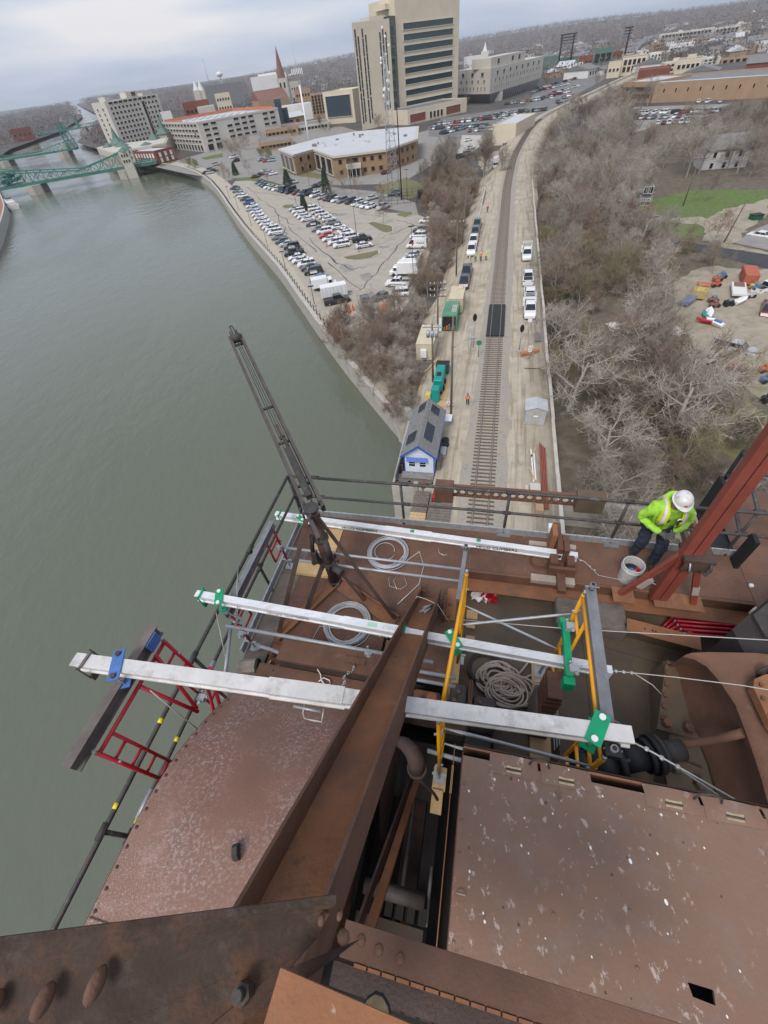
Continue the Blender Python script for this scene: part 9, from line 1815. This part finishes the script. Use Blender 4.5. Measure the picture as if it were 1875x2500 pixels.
# lattice mast and slim masts
def lattice(p,h,w0,w1_,label,n=14,mt_='galv',cat='mast'):
    p=Vector(p);th=thing('lattice_mast',label,cat,p);c3=[Vector((math.cos(a),math.sin(a),0))for a in(R(90),R(210),R(330))]
    def at(k,t):return p+c3[k]*(w0+(w1_-w0)*t)+Vector((0,0,h*t))
    for k in range(3):MB().cyl(at(k,0),at(k,1),.10,6).build('leg',M[mt_],th)
    q=MB()
    for i in range(n):
        for k in range(3):q.tube([at(k,i/n),at((k+1)%3,(i+1)/n)],.045,4);q.tube([at(k,(i+1)/n),at((k+1)%3,(i+1)/n)],.045,4)
    q.build('bracing',M[mt_],th);return th
lm=lattice((20.1,184.1,GZ),36,2.6,.5,'tall grey lattice antenna mast behind the parking lot',18)
for k in range(8):a=k*1.3;MB().cyl((20.1+.9*math.cos(a),184.1+.9*math.sin(a),20+1.6*k),(20.1+1.3*math.cos(a),184.1+1.3*math.sin(a),20+1.6*k),.5,10).build('dish',M['white'],lm)
tag(MB().cyl((22.6,181.5,GZ),(22.6,181.5,30),.22,8,0,.12).build('monopole',M['black']),'slim black pole beside the lattice mast','mast')
fy=thing('mast_fence','black fenced yard with cabinet at the foot of the lattice mast','fence',(21,182,GZ))
for a,b in(((14,178),(29,174)),((29,174),(31,184)),((31,184),(17,189)),((17,189),(14,178))):
    for k in range(7):p=Vector(a).lerp(Vector(b),k/7);MB().cyl((p.x,p.y,GZ),(p.x,p.y,GZ+2.4),.05,6).build('post',M['black'],fy)
    for z in(.3,1.2,2.3):MB().beam((a[0],a[1],GZ+z),(b[0],b[1],GZ+z),.05,.05).build('rail',M['black'],fy)
MB().bbox((28,177,GZ),(30.5,180,GZ+2.6),.05).build('cabinet',M['black'],fy)
wmst=AZ(*P2((840,715)),330);mb_=thing('white_monopole','slender white antenna pole rising from the plaza','mast',(wmst.x,wmst.y,GZ));zt=HT(wmst,*P2((797,430)));off_=AZ(*P2((770,260)),330)
MB().cyl((wmst.x,wmst.y,GZ),(wmst.x,wmst.y,min(zt,40)),.6,10,0,.4).build('pole_shaft',M['white'],mb_);MB().cyl((wmst.x,wmst.y,min(zt,40)),(wmst.x,wmst.y,HT(wmst,*P2((765,225)))),.2,8,0,.06).build('whip',M['galv'],mb_)
z_p=HT(wmst,*P2((783,360)))
for k in range(7):MB().box((wmst.x-3+.9*k,wmst.y-.4,z_p-1.1),(wmst.x-2.6+.9*k,wmst.y+.1,z_p+1.1)).build('panel_antenna',M['white'],mb_)
MB().beam((wmst.x-3,wmst.y,z_p),(wmst.x+3,wmst.y,z_p),.2,.2).build('crossbar',M['galv'],mb_)
for x,yb,yt,d,l in((660,300,168,760,'left pair of ballpark light towers'),(935,270,138,760,'right ballpark light tower')):
    c_=AZ(*P3((x,yb)),d);th=thing('light_tower',l,'light tower',(c_.x,c_.y,GZ));z1=HT(c_,*P3((x,yt)))
    for o_ in((-14,0)if x==660 else(0,)):MB().cyl((c_.x+o_,c_.y,GZ),(c_.x+o_,c_.y,z1),1.0,8).build('tower_pole',M['black'],th)
    for k in range(4):MB().box((c_.x-6 if x!=660 else c_.x-16,c_.y-.5,z1-1-2.2*k),(c_.x+3,c_.y+.5,z1-2.4*k)).build('lamp_bank',M['black'],th)
for x,y0_,y1_,d,l in((322,380,297,2200,'hair thin radio mast on the left horizon'),(395,415,375,1700,'water tower on the left horizon')):
    c_=AZ(*P2((x,y0_)),d);z1=HT(c_,*P2((x,y1_)));th=thing('horizon_mast',l,'mast',(c_.x,c_.y,GZ));MB().cyl((c_.x,c_.y,GZ),(c_.x,c_.y,z1),1.2,6).build('shaft',M['galv'],th)
    if 'water' in l:MB().ball((c_.x,c_.y,z1),9,12,0,(1,1,.6)).build('tank',M['whitewall'],th)
# ------------------------------------------------------------------ lot islands and small lot items
def island(label,pts):
    th=thing('planted_island',label,'traffic island',C4(*pts[0]));P_=[C4(*p)for p in pts];c_=sum(P_,Vector())/len(P_);MB().prism([(p.x,p.y)for p in P_],GZ,GZ+.2).build('kerb',M['lichen'],th);MB().prism([(c_.x+(p.x-c_.x)*.9,c_.y+(p.y-c_.y)*.9)for p in P_],GZ+.205,GZ+.24).build('grass_top',M['drygrass'],th)
island('oval grass island at the upper end of the middle cars',[(515,430),(540,418),(600,415),(622,425),(610,440),(540,445)]);island('wedge shaped grass island on the right side of the lot',[(1090,540),(1130,530),(1270,565),(1275,600),(1235,612),(1200,605)]);island('half moon grass island at the lower end of the middle cars',[(920,775),(1000,760),(1180,725),(1185,745),(1130,780),(1030,795),(950,790)]);island('grass corner at the mast yard',[(1285,490),(1320,470),(1400,465),(1415,478),(1350,505)])
M['tar']=mat('tar',(.075,.072,.068),.9,0,.2,1)
rr=random.Random(31);nT=0
for(x0,y0,x1,y1)in((300,300,430,420),(430,420,600,560),(560,560,760,740),(700,640,900,820),(830,800,1050,990),(1050,1000,1130,900),(1130,900,1240,780),(1190,640,1400,560),(1240,790,1390,600),(600,430,900,480),(900,470,1250,500),(840,770,980,850),(980,850,1100,830),(330,330,560,360),(560,370,850,440),(1100,700,1300,640),(1180,620,1320,560),(1300,520,1440,560),(480,460,560,620)):
    P_=[];n=7
    for k in range(n):t=k/(n-1);P_.append(C4(x0+(x1-x0)*t+rr.uniform(-14,14),y0+(y1-y0)*t+rr.uniform(-7,7),GZ+.058))
    q=MB();w_=rr.uniform(.12,.30)
    for a,b in zip(P_,P_[1:]):q.beam(a,b,w_*rr.uniform(.6,1.4),.006)
    o=q.build('tar_seam',M['tar']);o['kind']='stuff';tag(o,f'dark tar sealed crack line {("near the river side","in the middle","toward the right")[nT % 3]} of the lot','crack');nT+=1
for x,y,w_,h_ in((960,840,60,26),(1090,900,45,30),(880,480,90,10),(1130,1030,30,28),(680,430,50,8),(1210,700,40,10)):
    P_=[C4(x+w_*math.cos(a)*rr.uniform(.6,1.2),y+h_*math.sin(a)*rr.uniform(.6,1.2),GZ+.056)for a in[2*math.pi*k/14 for k in range(14)]];o=MB().sheet(P_).build('asphalt_patch',M['street']);struct(o)
ot=thing('orange_tarp_pile','bright orange tarp over a heap at the near corner of the lot','tarp',C4(1215,1130));q=MB();c_=C4(1215,1125);V=[]
for i in range(8):
    for j in range(8):V.append((c_.x-1.1+i*.31+rr.uniform(-.12,.12),c_.y-1.0+j*.29+rr.uniform(-.12,.12),GZ+.05+max(0,1.2*(1-((i-3.5)/4)**2-((j-3.5)/4)**2))+rr.uniform(0,.2)))
q.add(V,[(i*8+j,i*8+j+1,i*8+j+9,i*8+j+8)for i in range(7)for j in range(7)]);q.build('tarp_sheet',M['orange'],ot)
for k,(x,y)in enumerate(((955,1105),(975,1120),(1000,1110),(985,1140),(960,1140),(375,580),(825,700),(1005,1128))):
    p=C4(x,y,GZ+.05);th=thing('traffic_cone','orange traffic cone standing in the lot','traffic cone',p,'orange cones in the lot');MB().lathe(p,[(.2,.04),(.05,.95),(.01,1.0)],8).build('cone',M['orange'],th);MB().box((p.x-.25,p.y-.25,p.z),(p.x+.25,p.y+.25,p.z+.04)).build('base',M['orange'],th)
# ------------------------------------------------------------------ the scrap yard on the right
def ybox(name,label,c_,ang,l_,w_,h_,mt_,cat,z0=.3,wheels=False):
    th=thing(name,label,cat,c_);tf=lambda x,y,z:Matrix.Rotation(ang,4,'Z')@Vector((x,y,z))+Vector(c_);MB(tf).bbox((-l_/2,-w_/2,z0),(l_/2,w_/2,h_),.06).build('shell',M[mt_],th)
    n=int(l_/.5)
    for k in range(n):
        for s_ in(-1,1):MB(tf).box((-l_/2+.2+.5*k,s_*w_/2-.03,z0+.1),(-l_/2+.4+.5*k,s_*w_/2+.03,h_-.1)).build('rib',M[mt_],th)
    return th,tf
yz=-3.4;M['faded_orange']=mat('faded_orange',(.42,.12,.07),.85,0,.2,1.5);M['dullblue']=mat('dullblue',(.10,.16,.28),.85,0,.2,2);M['faded_yellow']=mat('faded_yellow',(.52,.38,.09),.85,0,.2,1.5)
ybox('orange_container','orange red box body standing in the scrap yard',C6(1515,930,yz),1.05,5.0,2.2,1.9,'faded_orange','container');ybox('yellow_container','yellow container with orange sheet over its top in the scrap yard',C6(1190,1030,yz),.85,4.2,2.1,1.6,'faded_yellow','container')
th,tf=ybox('blue_skip','blue steel skip left of the yellow container',C6(1110,1080,yz),.6,3.6,1.7,.9,'dullblue','skip');q=MB(tf:=(lambda x,y,z:Matrix.Rotation(.85,4,'Z')@Vector((x,y,z))+C6(1190,1030,yz)));q.add([(-.2,-1.1,1.68),(2.1,-1.1,1.64),(2.2,1.15,1.66),(.2,1.15,1.8)],[(0,1,2,3)]);tag(q.build('orange_sheet',M['faded_orange']),'orange sheet thrown over the yellow container','tarp')
th,tf=ybox('flatbed_trailer','white open trailer with a red tool bed in the scrap yard',C6(1450,1010,yz),1.0,5.6,2.2,.9,'whitewall','trailer',.5);MB(tf).box((.5,-.8,.905),(2.5,.8,.98)).build('bed',M['church_red'],th)
for k,(x,y,mt_,l)in enumerate(((1310,930,'orange','orange tractor hood in the scrap yard'),(1300,965,'orange','orange mower deck beside the tractor'),(1385,1095,'black','black engine block near the white trailer'),(1290,1105,'crimson','dark red machine beside the blue skip'),(1280,1070,'crimson','red trailer near the yellow container'),(1340,910,'blue','blue drum behind the tractor'),(1560,980,'yellow','yellow digger arm beside the white trailer'),(1530,1040,'white','white shell beside the digger'),(1575,990,'blue','blue barrel by the digger'),(1630,1540,'orange','orange roof sheet at the right edge'),(1640,1610,'blue','blue tarp at the right edge'),(1650,1740,'black','black flat bed roof at the right edge'),(880,780,'yellow','yellow loader among the branches'),(950,820,'slate','grey car shell among the branches'),(1250,1480,'white','white plastic scrap under the trees'),(1410,1530,'orange','rusty orange drum under the trees'))):
    c_=C6(x,y,yz);rr2=random.Random(k);th=thing('scrap_item',l,'scrap',c_);mt_={'orange':'faded_orange','crimson':'church_red','blue':'dullblue','white':'palestone','yellow':'faded_yellow'}.get(mt_,mt_);mm=M.get(mt_)or PM[mt_]
    MB().bbox((c_.x-.8,c_.y-.45,yz+.25),(c_.x+.7,c_.y+.45,yz+.7+.2*rr2.random()),.12).build('main_body',mm,th);MB().bbox((c_.x-.3,c_.y-.35,yz+.7),(c_.x+.4,c_.y+.35,yz+1.15),.12).build('top_piece',mm if k%2 else M['galv_dark'],th)
    for s_ in(-.55,.55):MB().cyl((c_.x+s_,c_.y-.55,yz+.3),(c_.x+s_,c_.y-.4,yz+.3),.3,10).build('wheel',M['tyre'],th)
for k,(x,y,c1,c2,l)in enumerate(((1470,1075,'white','white','white dinghy lying in the yard'),(1255,1155,'white','white','upturned white boat hull in the yard'),(1240,1180,'teal','white','teal and white jet ski in the yard'),(1290,1225,'white','blue','white and blue jet ski in the yard'),(1240,1215,'crimson','white','red and white jet ski in the yard'))):
    c_=C6(x,y,yz);th=thing('small_boat',l,'boat',c_);V=[];a_=.4+.5*k;tf=lambda x_,y_,z_:Matrix.Rotation(a_,4,'Z')@Vector((x_,y_,z_))+c_
    q=MB(tf)
    for x_,w_,zt2 in((-1.5,.5,.5),(-.8,.62,.6),(.3,.6,.6),(1.1,.35,.65),(1.6,.03,.7)):V+=[(x_,-w_*.6,.1),(x_,-w_,zt2),(x_,0,zt2+.12),(x_,w_,zt2),(x_,w_*.6,.1)]
    q.add(V,[(i*5+j,i*5+j+1,i*5+6+j,i*5+5+j)for i in range(4)for j in range(4)]+[(0,1,2,3,4)]);q.build('hull',M[c1],th);MB(tf).bbox((-1.1,-.22,.6),(.2,.22,.95),.1).build('seat',M[c2]if c2!='blue' else M['blue'],th)
dg=thing('dumpster','dark green dumpster beside the gravel drive','dumpster',C6(1563,535));c_=C6(1563,530);MB().bbox((c_.x-1.2,c_.y-.9,c_.z),(c_.x+1.2,c_.y+.9,c_.z+1.5),.06).build('bin',bpy.data.materials['bin_green'],dg);MB().box((c_.x-1.25,c_.y-.95,c_.z+1.505),(c_.x+1.25,c_.y+.95,c_.z+1.6)).build('lid',M['black'],dg)
wp_=MB();c_=C6(800,1290);rr=random.Random(4);V=[]
for i in range(12):
    for j in range(8):V.append((c_.x-5+i*.95,c_.y-3.2+j*.9,GZ+.1+rr.random()*.8+1.0*math.sin(i/11*3.1)*math.sin(j/7*3.1)))
wp_.add(V,[(i*8+j,i*8+j+1,i*8+j+9,i*8+j+8)for i in range(11)for j in range(7)]);tag(wp_.build('white_tarp',M['whitewall']),'crumpled white sheeting lying among the bare trees','tarp')
# ------------------------------------------------------------------ the damp air
hz_m=bpy.data.materials.new('haze');hz_m.use_nodes=True;t=hz_m.node_tree;t.nodes.clear();o_=t.nodes.new('ShaderNodeOutputMaterial');pv=t.nodes.new('ShaderNodeVolumePrincipled');pv.inputs['Color'].default_value=(.86,.90,.97,1);pv.inputs['Density'].default_value=.00009;t.links.new(pv.outputs[0],o_.inputs['Volume'])
hb_=MB().box((-7500,-120,-14),(8500,7600,75)).build('haze',hz_m);hb_['kind']='stuff';hb_['label']='thin pale haze in the air over river and town'
S.cycles.volume_bounces=0
for o in bpy.data.objects:
    if '_w' in o:del o['_w']
